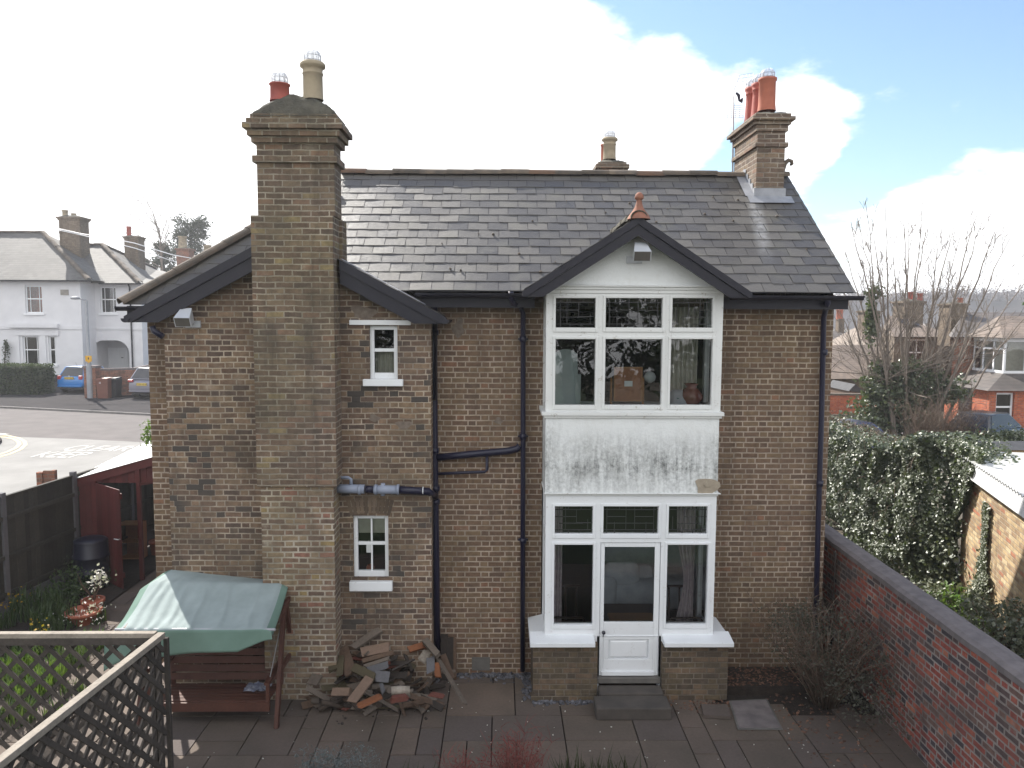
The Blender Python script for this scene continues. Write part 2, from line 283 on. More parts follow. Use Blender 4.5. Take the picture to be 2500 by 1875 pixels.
WOODS = {'grey': ((.16, .13, .105), (.09, .072, .06)), 'brown': ((.13, .084, .057), (.068, .045, .033)), 'orange': ((.24, .092, .04), (.15, .06, .03)),
         'pale': ((.22, .15, .11), (.14, .096, .072)), 'moss': ((.085, .07, .04), (.055, .045, .028)), 'blue': ((.12, .118, .125), (.08, .078, .084)), 'dark': ((.05, .04, .034), (.03, .025, .022)),
         'red': ((.17, .06, .045), (.11, .042, .032)), 'white': ((.32, .29, .25), (.17, .14, .11))}
for k, (a, b) in WOODS.items(): M['w_'+k] = mat_wood(k+'_timber', a, b, .85, .35)
M['fence'] = mat_wood('dark_fence_board', (.055, .051, .045), (.032, .031, .028), .9, .5)
M['fence_post'] = mat_noise('concrete_post', (.13, .125, .135), (.09, .088, .095), 5, .9, .3)
M['shed_red'] = mat_wood('dark_red_boarding', (.1, .021, .02), (.065, .016, .016), .6, .35)
M['trellis'] = mat_wood('grey_weathered_lath', (.07, .06, .053), (.036, .032, .029), .9, .4)
M['trellis_top'] = mat_wood('sunlit_rail', (.36, .32, .27), (.2, .175, .15), .9, .3)  # sunlight on the top rails is put into this paler wood
def mat_corr(name, col, rough=.45):
    t = NT(name); n = t.bsdf(t.mix(t.rng(t.noise(3, 5), .4, .7, 0, .5), col, tuple(x*.55 for x in col)), rough, .5); return t.m
M['corrugated'] = mat_corr('white_corrugated_sheet', (.62, .62, .6))
M['roof_felt'] = mat_noise('dark_roof_felt', (.06, .06, .065), (.04, .04, .045), 3, .8, .3)
M['butt'] = mat_noise('dark_blue_plastic', (.012, .013, .03), (.009, .01, .022), 3, .4, .1)
def mat_slabs(name):
    t = NT(name); i = t.island(); f = t.noise(1.7, 5); g = t.noise(26, 5, .7)
    col = t.ramp(i, [(0, (.12, .095, .078)), (.3, (.145, .115, .092)), (.55, (.11, .09, .08)), (.75, (.155, .12, .096)), (1, (.105, .088, .082))])
    col = t.mix(t.rng(f, .4, .7, 0, .55), col, (.085, .074, .06)); col = t.mix(.5, col, t.mix(g, (.45, .45, .45), (1.55, 1.55, 1.55)), 'MULTIPLY')
    col = t.mix(t.rng(t.noise(5, 6, .7), .62, .74, 0, .35), col, (.17, .145, .12)); col = t.mix(1, col, (.88, .86, .86), 'MULTIPLY')
    t.bsdf(col, .85, .3, 0, t.bump(t.M('ADD', g, f), .4, .006)); return t.m
M['slab'] = mat_slabs('worn_paving_slab')
M['soil'] = mat_noise('dark_soil', (.045, .034, .027), (.025, .02, .017), 14, 1, 1, .03)
M['dirt'] = mat_noise('rough_ground', (.12, .1, .075), (.075, .065, .05), 1.5, 1, .8, .02)
M['asphalt'] = mat_noise('grey_asphalt', (.155, .14, .136), (.12, .11, .107), 1.1, .95, .6, .006, .15, fine=60)
M['asphalt_worn'] = mat_noise('worn_pale_asphalt', (.27, .262, .25), (.21, .204, .195), .8, .9, .5, .006, .15, fine=60)
M['asphalt_dark'] = mat_noise('shaded_footway', (.045, .041, .043), (.034, .031, .033), 1.3, 1, .6, .006, .1, fine=60)  # shade lying on the far footway is put into this darkened colour
M['kerb'] = mat_noise('kerb_stone', (.2, .19, .18), (.14, .13, .125), 3, .9, .3)
M['yellow_line'] = mat_noise('faded_yellow_paint', (.4, .29, .13), (.34, .27, .15), 4, .7, .3)
M['white_line'] = mat_noise('faded_white_paint', (.42, .415, .395), (.31, .3, .285), 9, .7, .3)
M['slate_chip'] = mat_noise('slate_chips', (.12, .12, .135), (.06, .06, .07), 8, .6, .3, isl=.7)
M['bark'] = mat_noise('grey_brown_bark', (.21, .175, .145), (.13, .108, .09), 6, .9, .5)
M['bark_dark'] = mat_noise('dark_bark', (.07, .052, .04), (.045, .034, .028), 6, .9, .5)
M['twig_red'] = mat_noise('red_twig', (.2, .045, .035), (.13, .035, .03), 6, .7, .2, isl=.5)
M['twig_brown'] = mat_noise('brown_twig', (.15, .105, .075), (.1, .072, .055), 6, .9, .2, isl=.5)
def mat_leaf(name, c1, c2, rough=.45, spec=.5, trans=.15):
    t = NT(name); i = t.island(); col = t.mix(i, c1, c2); n = t.bsdf(col, rough, spec)
    tr = t.n('ShaderNodeBsdfTranslucent'); t.set(tr.inputs[0], t.mix(.5, col, (.2, .3, .03))); mx = t.n('ShaderNodeMixShader'); mx.inputs[0].default_value = trans
    t.t.links.new(n.outputs[0], mx.inputs[1]); t.t.links.new(tr.outputs[0], mx.inputs[2]); t.t.links.new(mx.outputs[0], t.out.inputs[0]); return t.m
M['ivy'] = mat_leaf('ivy_leaf', (.036, .052, .024), (.11, .125, .075), .42, .6)
M['ivy_light'] = mat_leaf('dusty_ivy_leaf', (.085, .1, .066), (.2, .21, .15), .45, .5)
M['hedge'] = mat_leaf('dark_clipped_leaf', (.016, .03, .012), (.04, .055, .025), .6, .3)
M['conifer'] = mat_leaf('dark_needles', (.02, .03, .02), (.045, .055, .035), .7, .3, .05)
M['shrub'] = mat_leaf('grey_green_leaf', (.045, .043, .034), (.088, .086, .066), .55, .4)
M['grass'] = mat_leaf('fresh_green_blade', (.05, .12, .015), (.12, .2, .04), .4, .5, .3)
M['bedgreen'] = mat_leaf('bed_foliage', (.03, .06, .02), (.07, .11, .04), .5, .4, .2)
M['lavender'] = mat_leaf('grey_lavender_leaf', (.1, .115, .12), (.17, .185, .185), .7, .3)
M['rosemary'] = mat_leaf('dark_needle_leaf', (.025, .03, .015), (.05, .05, .025), .6, .3)
M['daffodil'] = mat_leaf('yellow_petal', (.34, .2, .01), (.42, .27, .02), .5, .3, .3)
M['petal'] = mat_leaf('white_petal', (.6, .58, .54), (.7, .68, .62), .5, .3, .3)
M['pink'] = mat_leaf('pink_petal', (.3, .12, .12), (.45, .25, .2), .5, .3, .3)
M['litter'] = mat_noise('leaf_litter', (.16, .085, .055), (.08, .045, .032), 9, .95, .5, isl=.7)
def mat_car(name, c):
    t = NT(name); n = t.bsdf(c, .3, .6); n.inputs['Coat Weight'].default_value = .6; n.inputs['Coat Roughness'].default_value = .08; return t.m
M['car_blue'] = mat_car('bright_blue_car_paint', (.02, .18, .5)); M['car_grey'] = mat_car('grey_lilac_car_paint', (.17, .165, .2))
M['car_navy'] = mat_car('navy_car_paint', (.025, .03, .09)); M['car_black'] = mat_car('black_car_paint', (.02, .02, .025))
M['rubber'] = mat_noise('tyre_rubber', (.015, .015, .015), (.025, .025, .025), 5, .9, .2)
M['lamp_red'] = mat_car('red_lamp_lens', (.35, .02, .025)); M['plate'] = mat_noise('yellow_plate', (.6, .42, .05), (.55, .4, .06), 3, .5, .05)
M['ink'] = mat_noise('black_lettering', (.02, .02, .02), (.03, .03, .03), 3, .6, .05)
M['bin_brown'] = mat_noise('brown_bin_plastic', (.16, .06, .04), (.13, .05, .035), 3, .5, .1); M['bin_black'] = mat_noise('black_bin_plastic', (.012, .012, .018), (.02, .02, .025), 3, .5, .1)
M['lamp_post'] = mat_noise('grey_painted_steel', (.3, .31, .33), (.24, .25, .27), 3, .6, .1); M['sign_yellow'] = mat_noise('orange_yellow_sign', (.6, .33, .02), (.55, .3, .02), 3, .5, .05)
M['plaque'] = mat_noise('stone_plaque', (.3, .28, .25), (.22, .2, .18), 3, .8, .2)
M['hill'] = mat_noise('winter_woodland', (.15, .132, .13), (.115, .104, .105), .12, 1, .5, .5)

M['stone_step'] = mat_noise('damp_step_stone', (.085, .073, .064), (.05, .044, .04), 4, .92, .6, .008)
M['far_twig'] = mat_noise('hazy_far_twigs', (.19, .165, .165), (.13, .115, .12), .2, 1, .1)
M['lawn'] = mat_noise('damp_lawn', (.03, .05, .014), (.02, .034, .012), 3, 1, .5, .02)
# ------------------------------------------------------------------ mesh building
class MB:
    def __init__(s): s.v = []; s.f = []; s.mi = []; s.smooth = []
    def add(s, vs, fs, mi=0, sm=False):
        o = len(s.v); s.v += [tuple(v) for v in vs]; s.f += [tuple(i+o for i in f) for f in fs]; s.mi += [mi]*len(fs); s.smooth += [sm]*len(fs); return s
    def quad(s, a, b, c, d, mi=0): return s.add((a, b, c, d), ((0, 1, 2, 3),), mi)
    def poly(s, pts, mi=0): return s.add(pts, (tuple(range(len(pts))),), mi)
    def box(s, x0, x1, y0, y1, z0, z1, mi=0):
        v = [(x, y, z) for z in (z0, z1) for y in (y0, y1) for x in (x0, x1)]
        return s.add(v, ((0, 2, 3, 1), (4, 5, 7, 6), (0, 1, 5, 4), (2, 6, 7, 3), (0, 4, 6, 2), (1, 3, 7, 5)), mi)
    def prism(s, pts, ext, mi=0):          # polygon swept by a vector
        n = len(pts); e = Vector(ext); a = [Vector(p) for p in pts]; b = [p+e for p in a]
        nrm = sum(((a[i]-a[0]).cross(a[(i+1) % n]-a[0]) for i in range(n)), Vector())
        if nrm.dot(e) > 0: a, b = a[::-1], b[::-1]
        return s.add(a+b, [tuple(range(n)), tuple(range(2*n-1, n-1, -1))] + [(i, i+n, (i+1) % n+n, (i+1) % n) for i in range(n)], mi)
    def beam(s, p, q, w, t, up=(0, 0, 1), mi=0):   # bar of w (sideways) by t (upward)
        p, q = Vector(p), Vector(q); d = (q-p).normalized(); u = Vector(up); x = d.cross(u)
        if x.length < 1e-4: x = d.cross(Vector((0, 1, 0)))
        x.normalize(); y = x.cross(d).normalized(); x *= w/2; y *= t/2
        v = [p-x-y, p+x-y, p+x+y, p-x+y, q-x-y, q+x-y, q+x+y, q-x+y]
        return s.add(v, ((0, 1, 2, 3), (7, 6, 5, 4), (0, 4, 5, 1), (1, 5, 6, 2), (2, 6, 7, 3), (3, 7, 4, 0)), mi)
    def tube(s, pts, r, n=8, mi=0, caps=True):
        pts = [Vector(p) for p in pts]; rs = r if isinstance(r, (list, tuple)) else [r]*len(pts); ring = []; o = len(s.v); prev = None
        for i, p in enumerate(pts):
            d = (pts[min(i+1, len(pts)-1)]-pts[max(i-1, 0)]).normalized()
            if prev is None:
                x = d.cross(Vector((0, 0, 1)));  x = x if x.length > .05 else d.cross(Vector((0, 1, 0)))
            else: x = prev-d*prev.dot(d)
            x.normalize(); prev = x; y = d.cross(x)
            for k in range(n): s.v.append(tuple(p+(x*cos(2*math.pi*k/n)+y*sin(2*math.pi*k/n))*rs[i]))
        for i in range(len(pts)-1):
            for k in range(n):
                a = o+i*n+k; b = o+i*n+(k+1) % n; s.f.append((a, b, b+n, a+n)); s.mi.append(mi); s.smooth.append(True)
        if caps and n > 3:
            s.f.append(tuple(o+k for k in range(n))[::-1]); s.f.append(tuple(o+(len(pts)-1)*n+k for k in range(n))); s.mi += [mi]*2; s.smooth += [False]*2
        return s
    def lathe(s, c, prof, n=24, mi=0):      # profile [(r, z)...] about a vertical axis through c
        c = Vector(c); o = len(s.v)
        for r, z in prof:
            for k in range(n): s.v.append((c.x+r*cos(2*math.pi*k/n), c.y+r*sin(2*math.pi*k/n), c.z+z))
        for i in range(len(prof)-1):
            for k in range(n):
                a = o+i*n+k; b = o+i*n+(k+1) % n; s.f.append((a, b, b+n, a+n)); s.mi.append(mi); s.smooth.append(True)
        return s
    def build(s, name, mats, parent=None, bevel=0, smooth=None):
        me = bpy.data.meshes.new(name); me.from_pydata(s.v, [], s.f)
        mats = mats if isinstance(mats, (list, tuple)) else [mats]
        for m in mats: me.materials.append(M[m] if isinstance(m, str) else m)
        me.polygons.foreach_set('material_index', s.mi); me.polygons.foreach_set('use_smooth', s.smooth if smooth is None else [smooth]*len(s.f)); me.update()
        o = bpy.data.objects.new(name, me); COL.objects.link(o)
        if parent is not None:
            o.parent = parent; o.matrix_parent_inverse = parent.matrix_world.inverted() if False else Matrix.Translation(-world_loc(parent))
        if bevel:
            b = o.modifiers.new('bevel', 'BEVEL'); b.width = bevel; b.segments = 2; b.limit_method = 'ANGLE'; b.angle_limit = R(40)
        return o
def world_loc(o):
    return Vector(o.location) + (world_loc(o.parent) + o.matrix_parent_inverse.translation if o.parent else Vector())
def tag(o, label, cat=None, group=None, kind=None):
    if label: o['label'] = label
    if cat: o['category'] = cat
    if group: o['group'] = group
    if kind: o['kind'] = kind
    return o
def empty(name, loc, label, cat, group=None):
    o = bpy.data.objects.new(name, None); o.location = loc; o.empty_display_size = .2; COL.objects.link(o); return tag(o, label, cat, group)
def structure(mb, name, mats): return tag(mb.build(name, mats), None, None, None, 'structure')
def clip_poly(poly, a, b, c):               # keep a*x+b*y+c >= 0
    out = []
    for i in range(len(poly)):
        p, q = poly[i], poly[(i+1) % len(poly)]; dp = a*p[0]+b*p[1]+c; dq = a*q[0]+b*q[1]+c
        if dp >= 0: out.append(p)
        if (dp >= 0) != (dq >= 0): t = dp/(dp-dq); out.append((p[0]+(q[0]-p[0])*t, p[1]+(q[1]-p[1])*t))
    return out
def slates(mb, org, U, V, width, length, clips=(), gauge=.225, sw=.30, th=.0035, mi=0, seed=1):
    """courses of single slates on a roof plane: org + u*U + v*V, V up the slope"""
    rnd = random.Random(seed); U, V = Vector(U).normalized(), Vector(V).normalized(); N = U.cross(V); N = N if N.z > 0 else -N
    for r in range(int(length/gauge)+1):
        v0 = r*gauge; v1 = min(v0+gauge*1.25, length+.03); u = -sw*(.5 if r % 2 else 0)-rnd.random()*.02
        while u < width:
            g = .004; j = rnd.uniform(-.004, .006)-(.03 if rnd.random() < .012 else 0)
            poly = [(u+g, v0+j), (u+sw-g, v0+j+rnd.uniform(-.004, .004)), (u+sw-g, v1), (u+g, v1)]
            poly = clip_poly(poly, 1, 0, 0); poly = clip_poly(poly, -1, 0, width) if poly else poly
            for c in clips: poly = clip_poly(poly, *c) if poly else poly
            if len(poly) >= 3:
                tw = rnd.uniform(-.006, .006); lift = rnd.uniform(0, .004)
                def pt(q, extra): 
                    h = (th+.003)*(1-(q[1]-v0)/(gauge*1.25)) + lift*(1-(q[1]-v0)/gauge) + tw*((q[0]-u)/sw-.5)
                    return Vector(org)+U*q[0]+V*q[1]+N*(h+extra)
                n = len(poly); mb.add([pt(q, th) for q in poly]+[pt(q, 0) for q in poly], [tuple(range(n))]+[(i, i+n, (i+1) % n+n, (i+1) % n) for i in range(n)], mi)
            u += sw
M['mortar_repair'] = mat_noise('mortar_repair', (.2, .165, .135), (.12, .095, .078), 16, .95, .6)
# ================================================================== THE HOUSE
house = empty('brick_house', (0, 0, 0), 'large brown brick house with slate roof, three chimneys and a white two-storey bay', 'house')
WL, WR, EZ = -4.91, 4.655, 5.45
RY, RZ = 2.36, 7.52; SL = (RZ-5.5)/(RY+.35)          # rear roof plane: eave (-.35, 5.5) to the ridge
def roofz(y): return 5.5+(y+.35)*SL
WX0, WX1 = P(400, 791, -.42).x, P(1052, 900, -.42).x     # the rear wing
WY, WC, WS = -.42, -2.82, .537; APZ = 6.26                # front plane, gable centre, slope, apex height
def wz(x): return APZ-abs(x-WC)*WS
# wing windows, measured on the photograph
def rect(x0, y0, x1, y1, Y): a, b = P(x0, y0, Y), P(x1, y1, Y); return a.x, b.x, b.z, a.z
uw = rect(901, 795, 971, 926, WY); lw = rect(861, 1259, 949, 1411, WY)
mb = MB()
def sheet(mb, x0, x1, z0, z1, y, holes, top=None, mi=0):
    xs = sorted({x0, x1, *[h[0] for h in holes], *[h[1] for h in holes]}); zs = sorted({z0, z1, *[h[2] for h in holes], *[h[3] for h in holes]})
    for a, b in zip(xs, xs[1:]):
        for c, d in zip(zs, zs[1:]):
            if any(h[0]-1e-6 < (a+b)/2 < h[1]+1e-6 and h[2] < (c+d)/2 < h[3] for h in holes): continue
            mb.quad((a, y, c), (b, y, c), (b, y, d), (a, y, d), mi)
def reveals(mb, h, y, dep, mi=0):
    x0, x1, z0, z1 = h
    mb.quad((x0, y, z0), (x0, y, z1), (x0, y+dep, z1), (x0, y+dep, z0), mi); mb.quad((x1, y, z1), (x1, y, z0), (x1, y+dep, z0), (x1, y+dep, z1), mi)
    mb.quad((x0, y, z1), (x1, y, z1), (x1, y+dep, z1), (x0, y+dep, z1), mi); mb.quad((x1, y, z0), (x0, y, z0), (x0, y+dep, z0), (x1, y+dep, z0), mi)
BX0, BX1 = .585, 2.905                       # bay
sheet(mb, WL, WX0, 0, EZ, 0, []); sheet(mb, WX1, WR, 0, EZ, 0, [(BX0, BX1, 0, EZ)])
mb.quad((WL, 5, 0), (WL, 0, 0), (WL, 0, EZ), (WL, 5, EZ)); mb.quad((WR, 0, 0), (WR, 5, 0), (WR, 5, EZ), (WR, 0, EZ)); mb.poly([(WR, -.02, EZ-.001), (WR, 4.74, EZ-.001), (WR, RY, RZ-.1)])
mb.quad((WR, 5, 0), (WL, 5, 0), (WL, 5, EZ), (WR, 5, EZ)); mb.quad((WX1, WY, 0), (WX1, 0, 0), (WX1, 0, 5.2), (WX1, WY, 5.2)); mb.quad((WX0, 0, 0), (WX0, WY, 0), (WX0, WY, 5.15), (WX0, 0, 5.15))
mb.build('wall', 'brick', house)
mb = MB(); sheet(mb, WX0, WX1, 0, 5.1, WY, [uw, lw]); mb.poly([(WX0, WY, 5.1), (WX1, WY, 5.1), (WX1, WY, wz(WX1)-.1), (WC, WY, APZ-.1), (WX0, WY, wz(WX0)-.1)])
reveals(mb, uw, WY, .14); reveals(mb, lw, WY, .14); mb.build('wing_wall', 'brick_wing', house)
# --- left chimney breast and stack
CF = -.77; cb = MB()
def stk(x0, x1, y0, y1, z0, z1, mi=0): cb.box(x0, x1, y0, y1, z0, z1, mi)
stk(P(641, 1400, CF).x, P(818, 1400, CF).x, CF, WY+.01, 0, 2.92, 1)
stk(P(622, 900, CF).x, P(819, 900, CF).x, CF-.03, WY+.01, 2.92, 6.43); stk(-3.19, -2.115, WY+.02, -.1, 5.0, 6.43)
stk(-3.11, -2.13, CF, CF+.42, 6.43, 7.68)
stk(-3.155, -2.085, CF-.045, CF+.465, 7.09, 7.175); 
for z0, z1, e in ((7.363, 7.44, .05), (7.44, 7.523, .09), (7.523, 7.595, .135), (7.595, 7.655, .095), (7.655, 7.715, .055)): stk(-3.11-e, -2.13+e, CF-e, CF+.42+e, z0-.03, z1-.03)
stkL = cb.build('chimney', ['brick_breast', 'brick_pale'], house, bevel=.006)
tag(stkL, 'tall sooty chimney rising from the ground with one short red and one tall buff pot')
def mound(x0, x1, y0, y1, z0, zt, seed, n=14, lump=.012):
    """sloped mortar flaunching on a stack"""
    m = MB(); g = []
    for i in range(n+1):
        for j in range(n+1):
            u, v = i/n, j/n; e = min(u, 1-u, v, 1-v)*2; q = min(1, e*1.35)**.75
            x, y = x0+(x1-x0)*u, y0+(y1-y0)*v
            z = z0+(zt-z0)*q+.02*noise.noise(Vector((x*5, y*5, seed)))+lump*noise.noise(Vector((x*16, y*16, seed))) if e > 0 else z0-.01+.014*noise.noise(Vector((x*9, y*9, seed)))
            g.append((x, y, z))
    return m.add(g, [(i*(n+1)+j, (i+1)*(n+1)+j, (i+1)*(n+1)+j+1, i*(n+1)+j+1) for i in range(n) for j in range(n)], 0, True)
mound(-3.165, -2.075, CF-.06, CF+.48, 7.67, 7.96, 1, 22, .03).build('flaunching', 'flaunch', stkL)
def pot(parent, x, y, z, r, h, mat, style=0, cowl=True):
    if style == 0: prof = [(r*1.06, 0), (r*.98, h*.2), (r*.95, h*.9), (r*1.06, h*.93), (r*1.08, h), (r*.9, h), (r*.88, h*.6)]
    elif style == 1: prof = [(r*1.0, 0), (r*.95, h*.15), (r*.93, h*.66), (r*1.0, h*.68), (r*1.0, h*.71), (r*.94, h*.73), (r*.95, h*.84), (r*1.2, h*.87), (r*1.22, h*.95), (r*1.05, h), (r*.82, h), (r*.8, h*.6)]
    else: prof = [(r*1.0, 0), (r*.92, h*.1), (r*.8, h*.6), (r*.78, h*.78), (r*.86, h*.8), (r*.86, h*.83), (r*.8, h*.85), (r*.95, h*.92), (r*1.0, h), (r*.8, h), (r*.7, h*.6)]
    MB().lathe((x, y, z), prof, 28).build('chimney_pot', mat, parent)
    if cowl:
        q = r*.82; t = h
        c = MB().lathe((x, y, z+t-.01), [(q, 0), (q, .09), (q*.9, .13), (q*.6, .155), (.002, .165)], 20)
        c.build('cowl', 'cowl', parent)
        g = MB()
        for k in range(10): a = math.pi*2*k/10; g.tube([(x+q*1.01*cos(a), y+q*1.01*sin(a), z+t-.01), (x+q*1.01*cos(a), y+q*1.01*sin(a), z+t+.085), (x+q*.6*cos(a), y+q*.6*sin(a), z+t+.15)], .0035, 4)
        for hh in (.03, .085): g.tube([(x+q*1.01*cos(k*math.pi/8), y+q*1.01*sin(k*math.pi/8), z+t-.01+hh) for k in range(17)], .0035, 4)
        g.build('cowl_wire', 'aerial', parent)
CP = CF+.21; p1, p2 = P(684, 264, CP), P(765, 259, CP)
pot(stkL, p1.x, CP, 7.90, .124, P(684, 206, CP).z-7.90, 'terracotta_red', 0)
pot(stkL, p2.x, CP, 7.92, .132, P(765, 153, CP).z-7.92, 'buff', 1)
# --- right chimney on the ridge
rX0, rX1, rY0, rY1 = P(1845, 470, 1.75).x, P(1913, 470, 1.75).x, 1.75, 2.98
cb = MB(); cb.box(rX0, rX1, rY0, rY1, 6.9, 8.33)
zz = [P(1880, y, 1.75).z for y in (359, 348, 321, 305, 296, 287, 278)]
cb.box(rX0-.04, rX1+.04, rY0-.04, rY1+.04, zz[0], zz[1])
for (a, b), e in zip(((zz[2], zz[3]), (zz[3], zz[4]), (zz[4], zz[5]), (zz[5], zz[6])), (.03, .065, .115, .06)): cb.box(rX0-e, rX1+e, rY0-e, rY1+e, a, b)
stkR = cb.build('chimney', 'brick_breast', house, bevel=.006); tag(stkR, 'right hand ridge chimney with three terracotta pots in a row and a lit left side')
mound(rX0-.05, rX1+.05, rY0-.05, rY1+.05, zz[6]-.005, zz[6]+.13, 2).build('flaunching', 'flaunch', stkR)
rc = (rX0+rX1)/2
pot(stkR, rc-.01, rY0+.25, zz[6]+.10, .138, P(1880, 190, rY0+.2).z-zz[6]-.1, 'terracotta', 0)
pot(stkR, rc-.02, rY0+.62, zz[6]+.10, .13, P(1880, 207, rY0+.6).z-zz[6]-.08, 'terracotta_red', 2)
pot(stkR, rc-.02, rY0+.98, zz[6]+.10, .13, P(1880, 222, rY0+1.0).z-zz[6]-.06, 'terracotta_red', 2)
# lead apron and stepped flashing
lf = MB(); yb = rY0-.012
lf.quad((rX0-.03, yb, roofz(yb)+.03), (rX1+.03, yb, roofz(yb)+.03), (rX1+.03, yb, roofz(yb)+.17), (rX0-.03, yb, roofz(yb)+.17))
lf.quad((rX0-.14, yb-.17, roofz(yb-.17)+.045), (rX1+.12, yb-.17, roofz(yb-.17)+.045), (rX1+.12, yb, roofz(yb)+.045), (rX0-.14, yb, roofz(yb)+.045))
for i in range(5):
    y0 = rY0+i*.13; lf.quad((rX0-.012, y0+.14, roofz(y0+.14)+.02), (rX0-.012, y0, roofz(y0)+.02), (rX0-.012, y0, roofz(y0)+.17), (rX0-.012, y0+.14, roofz(y0)+.18))
lf.quad((rX0-.16, rY0, roofz(rY0)+.04), (rX0-.008, rY0, roofz(rY0)+.04), (rX0-.008, RY, roofz(RY)+.04), (rX0-.16, RY, roofz(RY)+.04))
lf.build('flashing', 'lead', stkR)
# --- far chimney behind the ridge
b0, b1 = P(1457, 425, 5.2), P(1526, 425, 5.2); bc = (b0.x+b1.x)/2; bt = P(1490, 412, 5.2).z
cb = MB(); cb.box(b0.x+.04, b1.x-.04, 5.0, 6.1, 4.5, bt-.1)
for z0, z1, e in ((bt-.1, bt-.03, .0), (bt-.03, bt+.05, .05), (bt+.05, bt+.1, .0)): cb.box(b0.x-e, b1.x+e, 5.0-e, 6.1+e, z0, z1)
stkB = cb.build('chimney', 'brick_breast', house, bevel=.006); tag(stkB, 'small chimney showing over the middle of the ridge with a buff pot')
mound(b0.x+.01, b1.x-.01, 5.01, 6.09, bt+.1, P(1490, 385, 5.2).z, 3).build('flaunching', 'flaunch', stkB)
pot(stkB, P(1488, 380, 5.3).x, 5.3, P(1488, 390, 5.3).z, .135, P(1488, 337, 5.3).z-P(1488, 390, 5.3).z, 'buff', 1)
pot(stkB, P(1481, 380, 5.8).x, 5.85, P(1488, 390, 5.3).z, .12, .42, 'terracotta', 0, False)
# --- main roof
HXe, HXr = -5.06, -2.74; EY2 = -.36; EZ2 = 5.30; SL2 = .84; HA = (HXr, EY2+HXr-HXe, EZ2+SL2*(HXr-HXe))
rf = MB(); Vs = (0, 1, SL); Ls = (RY+.35)*math.sqrt(1+SL*SL); VE = 4.80
slates(rf, (HXr, -.35, 5.5), (1, 0, 0), Vs, VE-HXr, Ls, seed=3)
sq2 = math.sqrt(1+SL2*SL2); L2 = (HXr-HXe)*sq2                          # left part, hipped, with a lower eave
slates(rf, (HXe, EY2, EZ2), (1, 0, 0), (0, 1, SL2), HXr-HXe, L2, clips=((sq2, -1, 0),), seed=4)
e2 = EZ2; k = -.004                                   # boarding under the slates, the far slope and the hip end
rf.poly([(HXr, -.35, 5.5+k), (VE, -.35, 5.5+k), (VE, RY, RZ+k), (HXr, RY, RZ+k)], 1); rf.poly([(HXe, EY2, e2+k), (HXr, EY2, e2+k), (HA[0], HA[1], HA[2]+k)], 1)
rf.poly([(VE, 5.2, 5.4), (HXe, 5.2, 5.4), (HXr, RY, RZ+k), (VE, RY, RZ+k)], 1); rf.poly([(HXe, 5.2, 5.4), (HXe, EY2, e2+k), (HA[0], HA[1], HA[2]+k)], 1); rf.poly([(HXe, 5.2, 5.4), (HA[0], HA[1], HA[2]+k), (HXr, RY, RZ+k)], 1)
for i, x in enumerate(np.linspace(-.9, 4.4, 26)):              # slipped slate clips and little moss cushions
    yy = random.uniform(-.1, 2.0); z = roofz(yy); r = random.uniform(.008, .02); rf.lathe((x+random.uniform(-.1, .1), yy, z+.02), [(r*1.3, 0), (r, r*.9), (.001, r*1.2)], 7, 2)
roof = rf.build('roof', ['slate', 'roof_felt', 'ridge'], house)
# stone weathered strip left by a gutter run below the right chimney
def half_tiles(mb, p, q, r=.115, seg=.42, seed=5, mis=(0,)):
    rnd = random.Random(seed); p, q = Vector(p), Vector(q); d = q-p; n = max(1, int(d.length/seg)); dn = d.normalized(); sd_ = dn.cross(Vector((0, 0, 1))).normalized(); up = sd_.cross(dn)
    for i in range(n):
        a = p+d*(i/n)-dn*.015; b = p+d*((i+1)/n); dz = rnd.uniform(-.012, .014); rr = r*rnd.uniform(.96, 1.05); vs = []
        for c, k in ((a, 1), (b, .95)):
            for j in range(9):
                t = math.pi*(j/8*1.1-.05); vs.append(c+sd_*(cos(t)*rr*k)+up*(sin(t)*rr*k*.8-.03+dz))
            for j in range(8, -1, -1):
                t = math.pi*(j/8*1.1-.05); vs.append(c+sd_*(cos(t)*(rr*k-.015))+up*(sin(t)*(rr*k-.015)*.8-.03+dz))
        fs = [(j, (j+1) % 18, (j+1) % 18+18, j+18) for j in range(18)]+[tuple(range(17, -1, -1)), tuple(range(18, 36))]
        mb.add(vs, fs, rnd.choice(mis))
rt = MB(); half_tiles(rt, (-2.7, RY, RZ+.03), (rX0-.02, RY, RZ+.03), .10, .43, 5, (0, 0, 0, 0, 1)); rt.build('ridge_tile', ['ridge', 'ridge_rust'], roof); rt = MB(); half_tiles(rt, (rX1+.02, RY, RZ+.03), (VE, RY, RZ+.03), .10, .3); rt.build('ridge_tile', ['ridge', 'ridge_rust'], roof); rt = MB()
half_tiles(rt, (HXe-.02, EY2-.03, e2+.05), (HA[0], HA[1], HA[2]+.04), .095, .4, 8, (0, 0, 1)); rt.build('ridge_tile', ['ridge', 'ridge_rust'], roof)
# scrolled ridge end
sc = P(1925, 437, RY); top = P(1932, 396, RY)
MB().tube([(VE-.12, RY, RZ-.02), (VE-.10, RY, RZ+.12), (VE-.06, RY, RZ+.22), (VE+.0, RY, RZ+.27), (VE+.05, RY, RZ+.25), (VE+.06, RY, RZ+.21), (VE+.03, RY, RZ+.19)], [.06, .05, .04, .035, .035, .03, .02], 8).build('ridge_scroll', 'ridge', roof)
